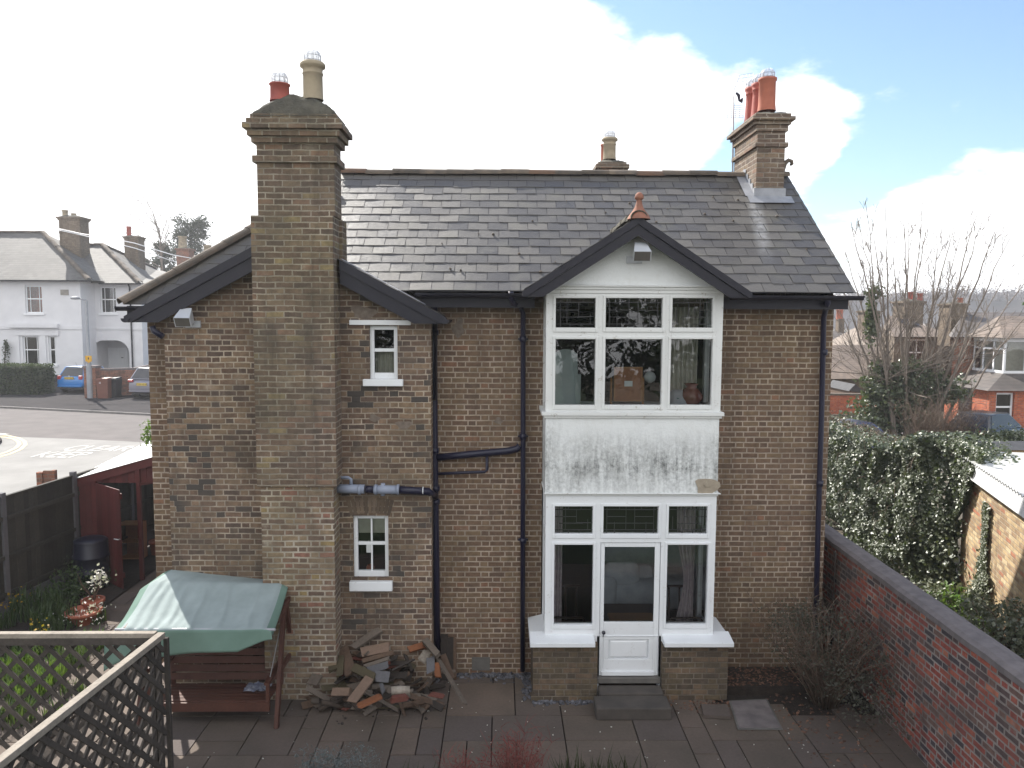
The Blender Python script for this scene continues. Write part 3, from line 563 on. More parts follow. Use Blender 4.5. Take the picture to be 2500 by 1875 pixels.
# --- wing roof
hw = 2.04; wl_ = math.sqrt(1+WS*WS)*hw; wr = MB()
slates(wr, (WC+hw, -.58, APZ-hw*WS), (0, 1, 0), (-1, 0, WS), 1.75, wl_, clips=((-1, 0, 1.75),), seed=9); slates(wr, (WC-hw, -.58, APZ-hw*WS), (0, 1, 0), (1, 0, WS), 1.75, wl_, seed=10)
wr.poly([(WC+hw, -.58, APZ-hw*WS-.004), (WC+hw, .3, APZ-hw*WS-.004), (WC, 1.1, APZ-.004), (WC, -.58, APZ-.004)], 1); wr.poly([(WC-hw, .3, APZ-hw*WS-.004), (WC-hw, -.58, APZ-hw*WS-.004), (WC, -.58, APZ-.004), (WC, 1.1, APZ-.004)], 1)
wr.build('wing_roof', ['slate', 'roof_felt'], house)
def barge(name, cx, apz, hw, slope, y, th, dep, parent, cut=None, zmin=None):
    """two sloping verge boards with a moulded top fillet, mitred at the apex"""
    for s in (-1, 1):
        m = MB()
        def seg(d0, d1, yy, tt):
            a = 0 if not cut else cut[0 if s < 0 else 1]
            pts = [(cx+s*a, yy, apz-a*slope-d0), (cx+s*hw, yy, apz-hw*slope-d0), (cx+s*(hw-.0), yy, apz-hw*slope-d1), (cx+s*a, yy, apz-a*slope-d1)]
            if zmin is not None:
                q = clip_poly([(p_[0], p_[2]) for p_ in pts], 0, 1, -zmin); pts = [(p_[0], yy, p_[1]) for p_ in q]
            if len(pts) > 2: m.prism(pts, (0, tt, 0))
        seg(-.01, dep*.38, y-.025, th+.02); seg(dep*.38+.002, dep, y, th-.01); m.build(name, 'dark', parent)
barge('bargeboard', WC, APZ, hw+.06, WS, -.62, .04, .30, house, (.36, .71), P(350, 787, -.62).z)
# right lower verge lead
MB().poly([(-2.1, -.63, wz(-2.1)+.03), (-1.0, -.63, wz(-1.0)+.03), (-1.0, -.52, wz(-1.0)+.035), (-2.1, -.46, wz(-2.1)+.035)]).build('verge_lead', 'lead', house)
# --- gutters and pipes
def gutter(mb, x0, x1, y, z, r=.06):
    n = 9; prof = [(cos(math.pi+math.pi*k/8)*r, sin(math.pi+math.pi*k/8)*r) for k in range(n)]; prof2 = [(a*.88, b*.88) for a, b in prof[::-1]]; pr = prof+prof2
    mb.prism([(x0, y+a, z+b) for a, b in pr], (x1-x0, 0, 0))
for a_ in ((-1.15, .36, -.42, 5.47), (3.06, 4.86, -.42, 5.46), (HXe-.06, -4.75, EY2-.06, e2-.03)): gm = MB(); gutter(gm, *a_); gm.build('gutter', 'dark', house)
for x in (WC-hw-.04, WC+hw+.04):
    gm = MB(); gm.prism([(x+cos(math.pi+math.pi*k/8)*.055, -.66, APZ-hw*WS-.05+sin(math.pi+math.pi*k/8)*.055) for k in range(9)], (0, 1.0, 0)); gm.build('wing_gutter', 'dark', house)
MB().box(HXe+.04, -4.7, EY2+.02, EY2+.045, e2-.2, e2-.02).build('fascia', 'dark', house)
for a_, b_ in ((-1.1, .45), (2.95, 4.72)): MB().box(a_, b_, -.30, -.275, 5.28, 5.44).box(a_, b_, -.2749, -.002, 5.29, 5.30).build('fascia', 'dark', house)
def px_tube(pts, Y, r, name, mat, n=10, collars=()):
    t = MB(); q = [P(x, y, Y) for x, y in pts]; t.tube(q, r, n)
    for x, y in collars:
        c = P(x, y, Y); t.tube([c+Vector((0, 0, .035)), c-Vector((0, 0, .035))], r*1.25, n)
    return t.build(name, mat, house)
px_tube([(1059, 737), (1058, 900), (1061, 1200), (1064, 1400), (1066, 1600)], -.10, .054, 'soil_pipe', 'pipe', 12, [(1059, 770), (1059, 812), (1060, 1100), (1062, 1192), (1062, 1225)])
c = P(1059, 735, -.10); vc = MB().lathe(c, [(.062, -.03), (.066, .0), (.058, .05), (.03, .075), (.001, .08)], 14); vc.build('vent_cowl', 'pipe', house)
d = MB(); a = P(1248, 712, -.42); 
d.tube([a, a-Vector((0, 0, .08)), a+Vector((.03, .06, -.15)), P(1270, 748, -.14), P(1277, 765, -.09), P(1277, 1100, -.09), P(1276, 1638, -.09)], .036, 10)
for y in (828, 1066, 1320): c = P(1277, y, -.09); d.tube([c+Vector((0, 0, .04)), c-Vector((0, 0, .04))], .046, 10); d.box(c.x-.07, c.x+.07, -.055, -.004, c.z-.012, c.z+.012)
d.build('downpipe', 'pipe', house)
d = MB(); a = P(2022, 722, -.40); d.tube([a, a-Vector((0, 0, .09)), P(2017, 752, -.16), P(2011, 775, -.08), P(2006, 1000, -.08), P(1997, 1300, -.08), P(1988, 1645, -.08)], .038, 10)
for y in (860, 1180, 1500): c = P(2017-(y-700)*.032, y, -.08); d.tube([c+Vector((0, 0, .04)), c-Vector((0, 0, .04))], .048, 10)
d.build('downpipe', 'pipe', house)
px_tube([(1066, 1117), (1150, 1109), (1240, 1101), (1262, 1096), (1269, 1088)], -.10, .05, 'waste_pipe', 'pipe', 10)
px_tube([(1066, 1157), (1130, 1154), (1183, 1152), (1189, 1147), (1189, 1112)], -.10, .022, 'waste_pipe', 'pipe', 8)
g = MB()
g.tube([P(821, 1193, -.53), P(890, 1194, -.53)], .062, 12); g.tube([P(893, 1194, -.53), P(913, 1195, -.53)], .05, 12, 1); g.tube([P(913, 1195, -.53), P(975, 1196, -.53)], .06, 12); g.tube([P(975, 1196, -.53), P(1045, 1200, -.48), P(1062, 1212, -.14)], .052, 12, 1)
g.tube([P(857, 1185, -.53), P(857, 1170, -.53), P(850, 1166, -.53), P(830, 1166, -.53)], .022, 8); g.tube([P(935, 1180, -.53), P(935, 1210, -.53)], .03, 8)
for x in (878, 918, 972): g.tube([P(x-3, 1195, -.53), P(x+3, 1195, -.53)], .07, 12)
g.tube([P(1032, 1198, -.49), P(1034, 1198, -.49)], .055, 12, 2); g.build('waste_pipe', ['pipe_grey', 'pipe', 'white'], house)
px_tube([(372, 796), (376, 808), (398, 822)], -.52, .04, 'gutter_outlet', 'pipe', 10)
# --- wing windows
def sash(h, name, bars_v, y, lintel=None, sill=None, label=None):
    x0, x1, z0, z1 = h; f = MB(); w_ = .055; ym = y+.06
    f.box(x0, x0+w_, ym, ym+.07, z0, z1); f.box(x1-w_, x1, ym, ym+.07, z0, z1); f.box(x0+w_+.001, x1-w_-.001, ym, ym+.07, z1-w_, z1); f.box(x0+w_+.001, x1-w_-.001, ym, ym+.07, z0, z0+w_*1.5)
    zm = (z0+z1)/2+.03; f.box(x0+w_+.001, x1-w_-.001, ym+.012, ym+.06, zm-.022, zm+.022)
    for b in bars_v: xb = x0+(x1-x0)*b; f.box(xb-.012, xb+.012, ym+.02, ym+.055, z0+w_*1.5, zm-.023); f.box(xb-.012, xb+.012, ym+.02, ym+.055, zm+.023, z1-w_)
    fo = f.build(name, 'white', house, bevel=.004); tag(fo, label)
    MB().quad((x0+w_, ym+.04, z0+w_), (x1-w_, ym+.04, z0+w_), (x1-w_, ym+.04, z1-w_), (x0+w_, ym+.04, z1-w_)).build('pane', 'glass', fo)
    if sill: a, b, c, d_ = rect(*sill, y-.05); MB().box(a, b, y-.07, y+.058, c, d_).build('sill', 'white', fo, bevel=.008)
    if lintel: a, b, c, d_ = rect(*lintel, y-.02); MB().box(a, b, y-.018, y+.03, c, d_).build('lintel', 'white', fo, bevel=.006)
    return fo
sash(uw, 'window', [], WY, (852, 781, 1003, 794), (886, 926, 984, 943), 'small upper sash window under a white lintel')
lo = sash(lw, 'window', [.5], WY, None, (853, 1420, 958, 1443), 'four-pane kitchen sash window under a brick arch')
ar = MB(); a0, a1 = P(853, 1258, WY), P(955, 1258, WY); cxa = (a0.x+a1.x)/2; zb = lw[3]
for i in range(11):
    t0, t1 = -.27+.54*i/11+.004, -.27+.54*(i+1)/11-.004; Rr = 1.02; cz = zb-Rr*cos(.27)+.0
    pts = [(cxa+sin(t)*rr, WY-.006, cz+cos(t)*rr) for t, rr in ((t0, Rr), (t1, Rr), (t1, Rr+.22), (t0, Rr+.22))]; ar.prism(pts, (0, .05, 0))
ar.build('window_arch', 'brick_arch', house)
# dark rooms behind the windows
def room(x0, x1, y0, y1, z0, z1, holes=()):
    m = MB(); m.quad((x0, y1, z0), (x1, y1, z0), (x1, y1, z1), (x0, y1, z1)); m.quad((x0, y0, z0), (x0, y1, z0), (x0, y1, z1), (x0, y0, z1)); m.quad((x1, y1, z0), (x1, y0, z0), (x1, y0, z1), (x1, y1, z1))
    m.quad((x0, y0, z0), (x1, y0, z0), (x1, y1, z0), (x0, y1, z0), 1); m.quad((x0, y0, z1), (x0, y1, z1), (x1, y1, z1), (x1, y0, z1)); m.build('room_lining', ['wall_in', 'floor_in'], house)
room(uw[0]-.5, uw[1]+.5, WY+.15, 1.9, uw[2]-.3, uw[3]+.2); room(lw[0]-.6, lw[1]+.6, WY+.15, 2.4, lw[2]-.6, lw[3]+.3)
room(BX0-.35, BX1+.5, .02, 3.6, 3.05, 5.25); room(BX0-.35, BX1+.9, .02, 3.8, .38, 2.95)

ab_ = MB(); a_, b_ = P(1152, 1604, 0), P(1196, 1636, 0); ab_.box(a_.x, b_.x, -.012, -.001, b_.z, a_.z); ab_.build('air_brick', 'stone', house)

for i, (x, y, w_, h_, Y) in enumerate(((986, 1038, .10, .07, WY), (885, 763, .16, .10, WY), (913, 1020, .07, .05, WY), (1217, 1027, .06, .04, 0), (1120, 800, .08, .12, 0))):
    c = P(x, y, Y); MB().prism([c+Vector((w_*cos(a)*(1+.35*sin(3*a+i)), -.004, h_*sin(a)*(1+.3*cos(2*a+i)))) for a in np.linspace(0, 2*math.pi, 15)[:-1]], (0, .003, 0)).build('mortar_patch', 'mortar_repair', house)
# ================================================================== THE BAY
BY = -.70
def z7(x, y): return 1230+x/2.7645, 480+y/2.7645
def z8(x, y): return 1230+x/2.3048, 1080+y/2.3048
def r7(x0, y0, x1, y1, Y=BY): a = P(*z7(x0, y0), Y); b = P(*z7(x1, y1), Y); return a.x, b.x, b.z, a.z
def r8(x0, y0, x1, y1, Y=BY): a = P(*z8(x0, y0), Y); b = P(*z8(x1, y1), Y); return a.x, b.x, b.z, a.z
up_out = (BX0, BX1-.005, P(*z7(880, 1452), BY).z, P(*z7(880, 655), BY).z)
up_holes = [r7(352, 685, 617, 885), r7(690, 685, 1067, 885), r7(1140, 685, 1405, 885), r7(350, 962, 613, 1407), r7(687, 962, 1060, 1407), r7(1130, 962, 1397, 1407)]
lo_out = (BX0+.015, BX1-.02, P(*z8(700, 1090), BY).z, P(*z8(700, 300), BY).z)
lo_holes = [r8(288, 360, 499, 515), r8(562, 360, 867, 515), r8(930, 360, 1142, 515), r8(286, 576, 497, 1025), r8(922, 576, 1137, 1023)]
door_o = r8(545, 563, 868, 1320)
lo_holes_f = lo_holes+[(door_o[0], door_o[1], -1, door_o[3])]
def frame_wall(out, holes, y, dep, extra_x=()):
    """a joinery wall with its openings cut through, with depth"""
    m = MB(); x0, x1, z0, z1 = out
    sheet(m, x0, x1, z0, z1, y, holes); sheet(m, x0, x1, z0, z1, y+dep, holes)
    for h in holes:
        a, b, c, d = h[0], h[1], max(h[2], z0), h[3]
        m.quad((a, y, c), (a, y, d), (a, y+dep, d), (a, y+dep, c)); m.quad((b, y, d), (b, y, c), (b, y+dep, c), (b, y+dep, d)); m.quad((a, y, d), (b, y, d), (b, y+dep, d), (a, y+dep, d))
        if h[2] > z0: m.quad((b, y, c), (a, y, c), (a, y+dep, c), (b, y+dep, c))
    m.quad((x0, y, z1), (x1, y, z1), (x1, y+dep, z1), (x0, y+dep, z1)); m.quad((x1, y, z0), (x0, y, z0), (x0, y+dep, z0), (x1, y+dep, z0)); m.quad((x0, y+dep, z0), (x0, y, z0), (x0, y, z1), (x0, y+dep, z1)); m.quad((x1, y, z0), (x1, y+dep, z0), (x1, y+dep, z1), (x1, y, z1))
    return m
def casement_trim(m, h, y, w=.035):
    a, b, c, d = h; y0, y1 = y-.014, y-.001
    m.box(a-w, a-.004, y0, y1, c-w*1.6, d+w); m.box(b+.004, b+w, y0, y1, c-w*1.6, d+w); m.box(a-.003, b+.003, y0, y1, d+.004, d+w); m.box(a-.003, b+.003, y0, y1, c-w*1.6, c-.004)
def came(parent, h, y, kind):
    a, b, c, d = h; wv = b-a; hv = d-c; m = MB()
    def V(u, v0, v1): x = a+wv*u; m.box(x-.004, x+.004, y-.004, y+.004, c+hv*v0, c+hv*v1)
    def Hh(v, u0, u1): z = c+hv*v; m.box(a+wv*u0, a+wv*u1, y-.0045, y+.0045, z-.004, z+.004)
    if kind == 'L': V(.12, 0, 1); Hh(.86, 0, 1); Hh(.12, 0, 1); V(.29, .12, 1); V(.58, .38, .86); V(.88, .12, .5); Hh(.36, .12, .75); Hh(.6, 0, .58); V(.37, 0, .12); V(.65, 0, .12); V(.36, .86, 1); V(.7, .86, 1); Hh(.38, .58, 1)
    elif kind == 'R': V(.88, 0, 1); Hh(.86, 0, 1); Hh(.12, 0, 1); V(.71, .12, 1); V(.42, .38, .86); V(.12, .12, .6); Hh(.36, .25, .88); Hh(.6, .42, 1); V(.37, 0, .12); V(.65, 0, .12); V(.3, .86, 1); V(.62, .86, 1)
    else: V(.07, 0, 1); V(.93, 0, 1); Hh(.86, 0, 1); Hh(.12, 0, 1); V(.21, 0, .4); V(.42, .12, 1); V(.58, .12, 1); V(.79, .0, .4); Hh(.36, .07, .93); Hh(.6, .07, .42); Hh(.6, .58, .93); V(.3, .86, 1); V(.7, .86, 1)
    m.build('lead_came', 'lead_came', parent)
bay = house
def bay_level(out, holes, name, kinds, sides, glazed):
    m = frame_wall(out, holes, BY, .085)
    for h in glazed: casement_trim(m, h, BY)
    # side cheeks with their own lights
    for s, x in ((0, out[0]), (1, out[1])):
        xa, xb = (x, x+.07) if s == 0 else (x-.07, x); z0, z1 = out[2], out[3]; zm = holes[0][2]-.1
        m.box(xa, xb, BY+.086, BY+.16, z0, z1); m.box(xa, xb, -.10, -.002, z0, z1)
        for c, d in ((z0, z0+.07), (zm-.03, zm+.07), (z1-.09, z1)): m.box(xa+.002, xb-.002, BY+.161, -.101, c, d)
    f = m.build(name, 'white_old' if name == 'bay_window' and out is up_out else 'white', house, bevel=.003)
    for h in glazed:
        MB().quad((h[0]-.005, BY+.045, h[2]-.005), (h[1]+.005, BY+.045, h[2]-.005), (h[1]+.005, BY+.045, h[3]+.005), (h[0]-.005, BY+.045, h[3]+.005)).build('pane', 'glass', f)
    for x in (out[0]+.035, out[1]-.035): MB().quad((x, BY+.161, out[2]+.06), (x, -.101, out[2]+.06), (x, -.101, out[3]-.08), (x, BY+.161, out[3]-.08)).build('pane', 'glass', f)
    for h, k in zip(glazed[:3], kinds): came(f, h, BY+.038, k)
    return f
upw = bay_level(up_out, up_holes, 'bay_window', 'LCR', None, up_holes); tag(upw, 'upper six-light bay window with leaded top lights')
low = bay_level(lo_out, lo_holes_f, 'bay_window', 'LCR', None, lo_holes); tag(low, 'lower bay window framing the garden door')
# cornices and the stained panel between the storeys
cm = MB(); zc = P(*z7(880, 605), BY).z; zw = up_out[3]
cm.box(BX0+.005, BX1-.01, BY-.012, -.01, zw+.002, zw+.05); cm.box(BX0-.01, BX1+.01, BY-.03, -.01, zw+.051, zw+.085); cm.box(BX0-.03, BX1+.03, BY-.055, -.01, zw+.086, zc+.01)
za, zb2 = P(*z7(880, 1487), BY).z, up_out[2]; cm.box(BX0-.05, BX1+.035, BY-.055, -.01, za+.02, zb2-.001); cm.box(BX0-.02, BX1+.01, BY-.03, -.01, za-.015, za+.019)
zl0, zl1 = lo_out[3], P(*z8(700, 296), BY).z+.02; cm.box(BX0-.01, BX1+.02, BY-.05, -.01, zl0+.03, zl1+.012); cm.box(BX0+.008, BX1-.008, BY-.02, -.01, zl0+.001, zl0+.029)
cm.build('cornice', 'white_old', upw, bevel=.004)
sp0, sp1 = zl1+.013, za-.016; n = 26; g = []; pm = MB()
for i in range(n+1):
    for j in range(n+1):
        x = BX0+.003+(BX1-BX0-.02)*i/n; z = sp0+(sp1-sp0)*j/n; t = j/n
        g.append((x, BY-.004-.018*(1-t)**3+.006*noise.noise(Vector((x*3, z*3, 4))), z))
pm.add(g, [(i*(n+1)+j, (i+1)*(n+1)+j, (i+1)*(n+1)+j+1, i*(n+1)+j+1) for i in range(n) for j in range(n)], 0, True)
pm.quad((BX0+.003, -.002, sp0), (BX0+.003, BY-.005, sp0), (BX0+.003, BY-.005, sp1), (BX0+.003, -.002, sp1)); pm.quad((BX1-.017, BY-.005, sp0), (BX1-.017, -.002, sp0), (BX1-.017, -.002, sp1), (BX1-.017, BY-.005, sp1))
pan = pm.build('render_panel', 'render', house); tag(pan, 'white rendered panel between the bay windows, streaked with black mould')
# broken patch of bare render
pt = MB(); c = P(*z8(1138, 245), BY); out_ = [c+Vector((.155*cos(a)*(1+.25*sin(3*a+1)), -.028, .125*sin(a)*(1+.2*cos(2*a)))) for a in np.linspace(0, 2*math.pi, 18)[:-1]]
pt.prism(out_, (0, .02, 0)); pt.prism([c+Vector((.03+.06*cos(a)*(1+.3*sin(2*a)), -.04, .04+.05*sin(a)*(1+.2*cos(3*a)))) for a in np.linspace(0, 2*math.pi, 10)[:-1]], (0, .012, 0)); pt.build('bare_patch', mat_noise('bare_render', (.36, .31, .24), (.27, .23, .18), 14, .95, .6), pan)
# gable over the bay
gx, gz = P(*z7(908, 150), -.95).x, P(*z7(908, 140), -.95).z; ghw, gs = 1.42, .648
gm = MB(); zt = zc+.01
gm.poly([(BX0-.03, BY-.005, zt), (BX1+.03, BY-.005, zt), (BX1+.03, BY-.005, gz-(BX1+.03-gx)*gs-.08), (gx, BY-.005, gz-.1), (BX0-.03, BY-.005, gz-(gx-BX0+.03)*gs-.08)]); gm.build('gable_panel', 'render', house)
barge('bargeboard', gx, gz, ghw+.04, gs, -.97, .045, .23, house, None, P(*z7(240, 675), -.97).z)
gr = MB(); gl_ = ghw*math.sqrt(1+gs*gs)
for s in (-1, 1):
    slates(gr, (gx+s*ghw, -.93, gz-ghw*gs+.012), (0, 1, 0), (-s, 0, gs), 1.95, gl_, clips=((-gl_, 1.42, gl_*.62+.0),), seed=20+s)
    gr.poly([(gx+s*ghw, -.93, gz-ghw*gs), (gx+s*ghw, .1, gz-ghw*gs), (gx, 1.05, gz), (gx, -.93, gz)], 1)
    gr.poly([(gx+s*ghw, -.93, gz-ghw*gs-.03), (gx+s*(ghw), -.02, gz-ghw*gs-.03), (gx+s*1.1, -.02, gz-1.1*gs-.03), (gx+s*1.1, -.93, gz-1.1*gs-.03)], 1)
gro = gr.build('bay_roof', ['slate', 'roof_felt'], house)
m = MB(); half_tiles(m, (gx, -.99, gz+.035), (gx, 1.2, gz+.035), .105, .4, 3); m.build('ridge_tile', 'flaunch', gro)
ft = P(*z7(918, 5), -.9).z; fb = gz+.03
MB().lathe((gx+.015, -.9, fb), [(.15, -.05), (.125, .0), (.085, .05), (.058, .095), (.042, .14), (.034, .18), (.036, .195), (.055, .205), (.058, .23), (.046, .262), (.022, .285), (.001, .29)], 14).build('finial', 'finial_clay', gro)
# sills and brick plinths, door
s1 = r8(148, 1130, 515, 1155, BY-.2); s2 = r8(906, 1130, 1296, 1155, BY-.2); zs1 = lo_out[2]+.005; sz0 = s1[2]
def wsill(x0, x1, left):
    m = MB(); yf = BY-.2; o = [(x0, yf), (x1, yf), (x1, BY+.05), (x1 if left else x1-.0, BY+.05), (x0, BY+.05)]
    xi0, xi1 = (x0, x1)
    v = [(x0, yf, sz0), (x1, yf, sz0), (x1, BY+.08, sz0), (x0, BY+.08, sz0), (x0, yf, sz0+.06), (x1, yf, sz0+.06), (x1, BY+.08, sz0+.11), (x0, BY+.08, sz0+.11)]
    m.add(v, ((3, 2, 1, 0), (4, 5, 6, 7), (0, 1, 5, 4), (1, 2, 6, 5), (2, 3, 7, 6), (3, 0, 4, 7)))
    xa, xb = (x0, BX0+.02) if left else (BX1-.03, x1)
    v = [(xa, BY+.081, sz0), (xb, BY+.081, sz0), (xb, -.003, sz0), (xa, -.003, sz0), (xa, BY+.081, sz0+.06 if left else sz0+.11), (xb, BY+.081, sz0+.11 if left else sz0+.06), (xb, -.003, sz0+.11 if left else sz0+.06), (xa, -.003, sz0+.06 if left else sz0+.11)]
    m.add(v, ((3, 2, 1, 0), (4, 5, 6, 7), (0, 1, 5, 4), (1, 2, 6, 5), (2, 3, 7, 6), (3, 0, 4, 7))); return m.build('sill', 'white', low, bevel=.006)
wsill(s1[0], s1[1], True); wsill(s2[0], s2[1], False)
pl = MB(); q1 = r8(165, 1157, 514, 1450, BY-.09); q2 = r8(906, 1157, 1253, 1470, BY-.09)
M['brick_plinth'] = (mat_brick('plinth_brick', [(0, (.1, .078, .052)), (.3, (.13, .098, .06)), (.55, (.085, .065, .048)), (.8, (.16, .11, .072))], (.24, .2, .16), (.07, .06, .05), .45)); pl.box(q1[0], door_o[0]-.03, BY-.1, -.002, 0, sz0-.002); pl.box(q1[0]-.025, door_o[0]-.04, BY-.135, BY-.1, 0, .1); pl.build('plinth', 'brick_plinth', house); MB().box(door_o[1]+.03, q2[1], BY-.1, -.002, 0, sz0-.002).build('plinth', 'brick_plinth', house)
jm = MB(); dz = P(*z8(700, 1322), BY).z
jm.box(door_o[0]-.0295, door_o[0], BY, BY+.08, dz, lo_out[2]-.001); jm.box(door_o[1], door_o[1]+.0295, BY, BY+.08, dz, lo_out[2]-.001); jm.build('door_frame', 'white', low)
# garden door
dg = r8(569, 590, 843, 1013); dx0, dx1 = door_o[0]+.006, door_o[1]-.006; dtop = door_o[3]-.008; dm = MB(); y0, y1 = BY+.012, BY+.058
dm.box(dx0, dg[0], y0, y1, dz+.02, dtop); dm.box(dg[1], dx1, y0, y1, dz+.02, dtop); dm.box(dg[0]+.001, dg[1]-.001, y0, y1, dg[3], dtop)
pz1, pz0 = P(*z8(700, 1112), BY).z, P(*z8(700, 1222), BY).z; pxa, pxb = P(*z8(590, 1165), BY).x, P(*z8(815, 1165), BY).x
dm.box(dg[0]+.001, dg[1]-.001, y0, y1, pz1, dg[2]); dm.box(dg[0]+.001, dg[1]-.001, y0, y1, dz+.02, pz0); dm.box(dg[0]+.001, pxa, y0, y1, pz0+.001, pz1-.001); dm.box(pxb, dg[1]-.001, y0, y1, pz0+.001, pz1-.001)
def frustum(x0, x1, z0, z1, ya, yb, ins): 
    v = [(x0, ya, z0), (x1, ya, z0), (x1, ya, z1), (x0, ya, z1), (x0+ins, yb, z0+ins), (x1-ins, yb, z0+ins), (x1-ins, yb, z1-ins), (x0+ins, yb, z1-ins)]; dm.add(v, ((4, 5, 6, 7), (0, 1, 5, 4), (1, 2, 6, 5), (2, 3, 7, 6), (3, 0, 4, 7)))
frustum(pxa+.001, pxb-.001, pz0+.002, pz1-.002, y0+.03, y0+.008, .035); dm.box(dg[0]-.02, dg[1]+.02, y0-.03, y0-.001, dz+.03, dz+.085)
door = dm.build('door', 'white', house, bevel=.004); tag(door, 'white half-glazed garden door with a raised lower panel')
MB().quad((dg[0], y0+.02, dg[2]), (dg[1], y0+.02, dg[2]), (dg[1], y0+.02, dg[3]), (dg[0], y0+.02, dg[3])).build('pane', 'glass', door)
c = P(*z8(560, 1065), BY); kn = MB(); kn.tube([c+Vector((0, y0-BY, 0)), c+Vector((0, y0-BY-.03, 0)), c+Vector((0, y0-BY-.035, 0)), c+Vector((0, y0-BY-.06, 0)), c+Vector((0, y0-BY-.068, 0))], [.009, .011, .026, .024, .008], 12); kn.box(c.x-.006, c.x+.006, y0-.006, y0-.001, c.z-.075, c.z-.045); kn.build('knob', 'glass_dark', door)
MB().box(door_o[0]-.028, door_o[1]+.028, BY-.06, BY+.1, dz-.06, dz+.018).build('threshold', 'stone', house, bevel=.008)
# step
st = MB(); a, b = G(1458, 1762), G(1640, 1768); st.box(a.x-.01, b.x+.02, a.y+.02, BY-.30, .0, .17); st.box(door_o[0]-.02, door_o[1]+.02, BY-.299, BY-.061, 0, dz-.075)
tag(st.build('doorstep', 'stone_step', None, bevel=.02), 'worn grey concrete doorstep below the white garden door', 'step')
# ------------------------------------------------------------------ things behind the glass
def tall_arch(x0, x1, z0, z1, y, th, name, mat, label, cat):
    c = (x0+x1)/2; r = (x1-x0)/2; pts = [(x0, y, z0), (x1+.03, y, z0), (x1, y, z1-r*.55)]+[(c+r*cos(t), y, z1-r*.55+r*.55*sin(t)) for t in np.linspace(0, math.pi, 13)[1:-1]]+[(x0, y, z1-r*.55)]
    m = MB().prism(pts, (0, th, 0)); return m
zfl = 3.06; a = r7(352, 1030, 492, 1405, -.30)
e = empty('dressing_mirror', ((a[0]+a[1])/2, -.3, a[2]), 'grey-green back of an arched dressing mirror in the upper left window light', 'mirror')
tall_arch(a[0]-.02, a[1], a[2]-.05, a[3], -.30, .03, '', '', '', '').build('back_board', 'mirror_back', e); MB().box(a[1]-.03, a[1]+.05, -.32, -.24, a[2]-.05, a[2]+.42).build('side_post', 'mirror_back', e)
a = r7(745, 1150, 932, 1382, -.35); e = empty('toilet_mirror', ((a[0]+a[1])/2, -.35, a[2]), 'orange wooden back of a table mirror in the middle upper window', 'mirror')
m = MB(); m.box(a[0]+.02, a[1]-.02, -.35, -.33, a[2]+.015, a[3]-.015); bo = m.build('back_board', 'pine', e); f = MB(); f.box(a[0], a[0]+.02, -.36, -.32, a[2], a[3]); f.box(a[1]-.02, a[1], -.36, -.32, a[2], a[3]); f.box(a[0]+.0201, a[1]-.0201, -.36, -.32, a[3]-.015, a[3]); f.box(a[0]+.0201, a[1]-.0201, -.36, -.32, a[2], a[2]+.015); f.build('frame', 'pine_pale', e)
f = MB(); 
for x in (a[0]-.035, a[1]+.015): f.tube([(x, -.34, a[2]-.1), (x, -.34, a[2]+.3), (x, -.34, a[2]+.33)], [.02, .014, .006], 8)
f.box(a[0]-.06, a[1]+.06, -.42, -.24, a[2]-.12, a[2]-.06); f.build('stand', 'pine_pale', e); MB().box((a[0]+a[1])/2-.05, (a[0]+a[1])/2+.06, -.353, -.3505, (a[2]+a[3])/2-.03, (a[2]+a[3])/2+.045).build('paper_label', 'ceramic', e)
def lathe_thing(name, p, prof, mat, label, cat, n=20): return tag(MB().lathe(p, prof, n).build(name, mat), label, cat)
c = P(*z7(985, 1240), -.3); lathe_thing('ornament', c-Vector((0, 0, .03)), [(.03, 0), (.07, .03), (.085, .08), (.06, .13), (.02, .15)], 'ceramic', 'small white round ornament beside the wooden mirror back', 'ornament')
zb_ = P(*z7(1265, 1408), -.3).z
lathe_thing('vase', P(*z7(1262, 1408), -.33), [(.08, 0), (.15, .08), (.155, .14), (.1, .22), (.06, .25), (.1, .3), (.085, .3), (.05, .26)], 'vase_red', 'red-brown vase with a flared rim on the upper right window ledge', 'vase')
lathe_thing('jar', P(*z7(1172, 1408), -.36), [(.06, 0), (.075, .04), (.07, .1), (.04, .135), (.02, .14)], 'teal', 'small teal jar left of the red-brown vase', 'jar')
def curtain(x0, x1, y, z0, z1, mat, label, name='curtain', folds=7, amp=.035, gather=0, tie=None):
    m = MB(); nx, nz = folds*8, 14; g = []
    for i in range(nx+1):
        for j in range(nz+1):
            u, v = i/nx, j/nz; x = x0+(x1-x0)*u
            if tie is not None: k = math.exp(-((v-tie)*5)**2)*.45; x = x*(1-k)+(x1 if gather > 0 else x0)*k
            g.append((x, y+amp*sin(u*folds*2*math.pi+.6*sin(v*3))*(.6+.4*v)+.01*noise.noise(Vector((u*5, v*4, 1))), z0+(z1-z0)*v))
    m.add(g, [(i*(nz+1)+j, (i+1)*(nz+1)+j, (i+1)*(nz+1)+j+1, i*(nz+1)+j+1) for i in range(nx) for j in range(nz)], 0, True)
    o = m.build(name, mat); return tag(o, label, 'curtain')
a = r7(1135, 690, 1310, 1405, -.2); curtain(a[0]-.05, a[1], -.12, 3.7, 5.3, 'curtain', 'cream pleated curtain hanging in the upper right window')
cl = MB(); c = P(*z7(1170, 1400), -.28); cl.lathe(c, [(.16, 0), (.17, .06), (.13, .13), (.08, .19), (.02, .2)], 16); tag(cl.build('linen_bundle', 'linen'), 'bundle of white linen behind the teal jar upstairs', 'linen')
MB_ = MB(); MB_.box(BX0+.08, BX1-.09, BY+.09, .1, 3.62, up_holes[3][2]-.04); MB_.build('window_board', 'white', upw)
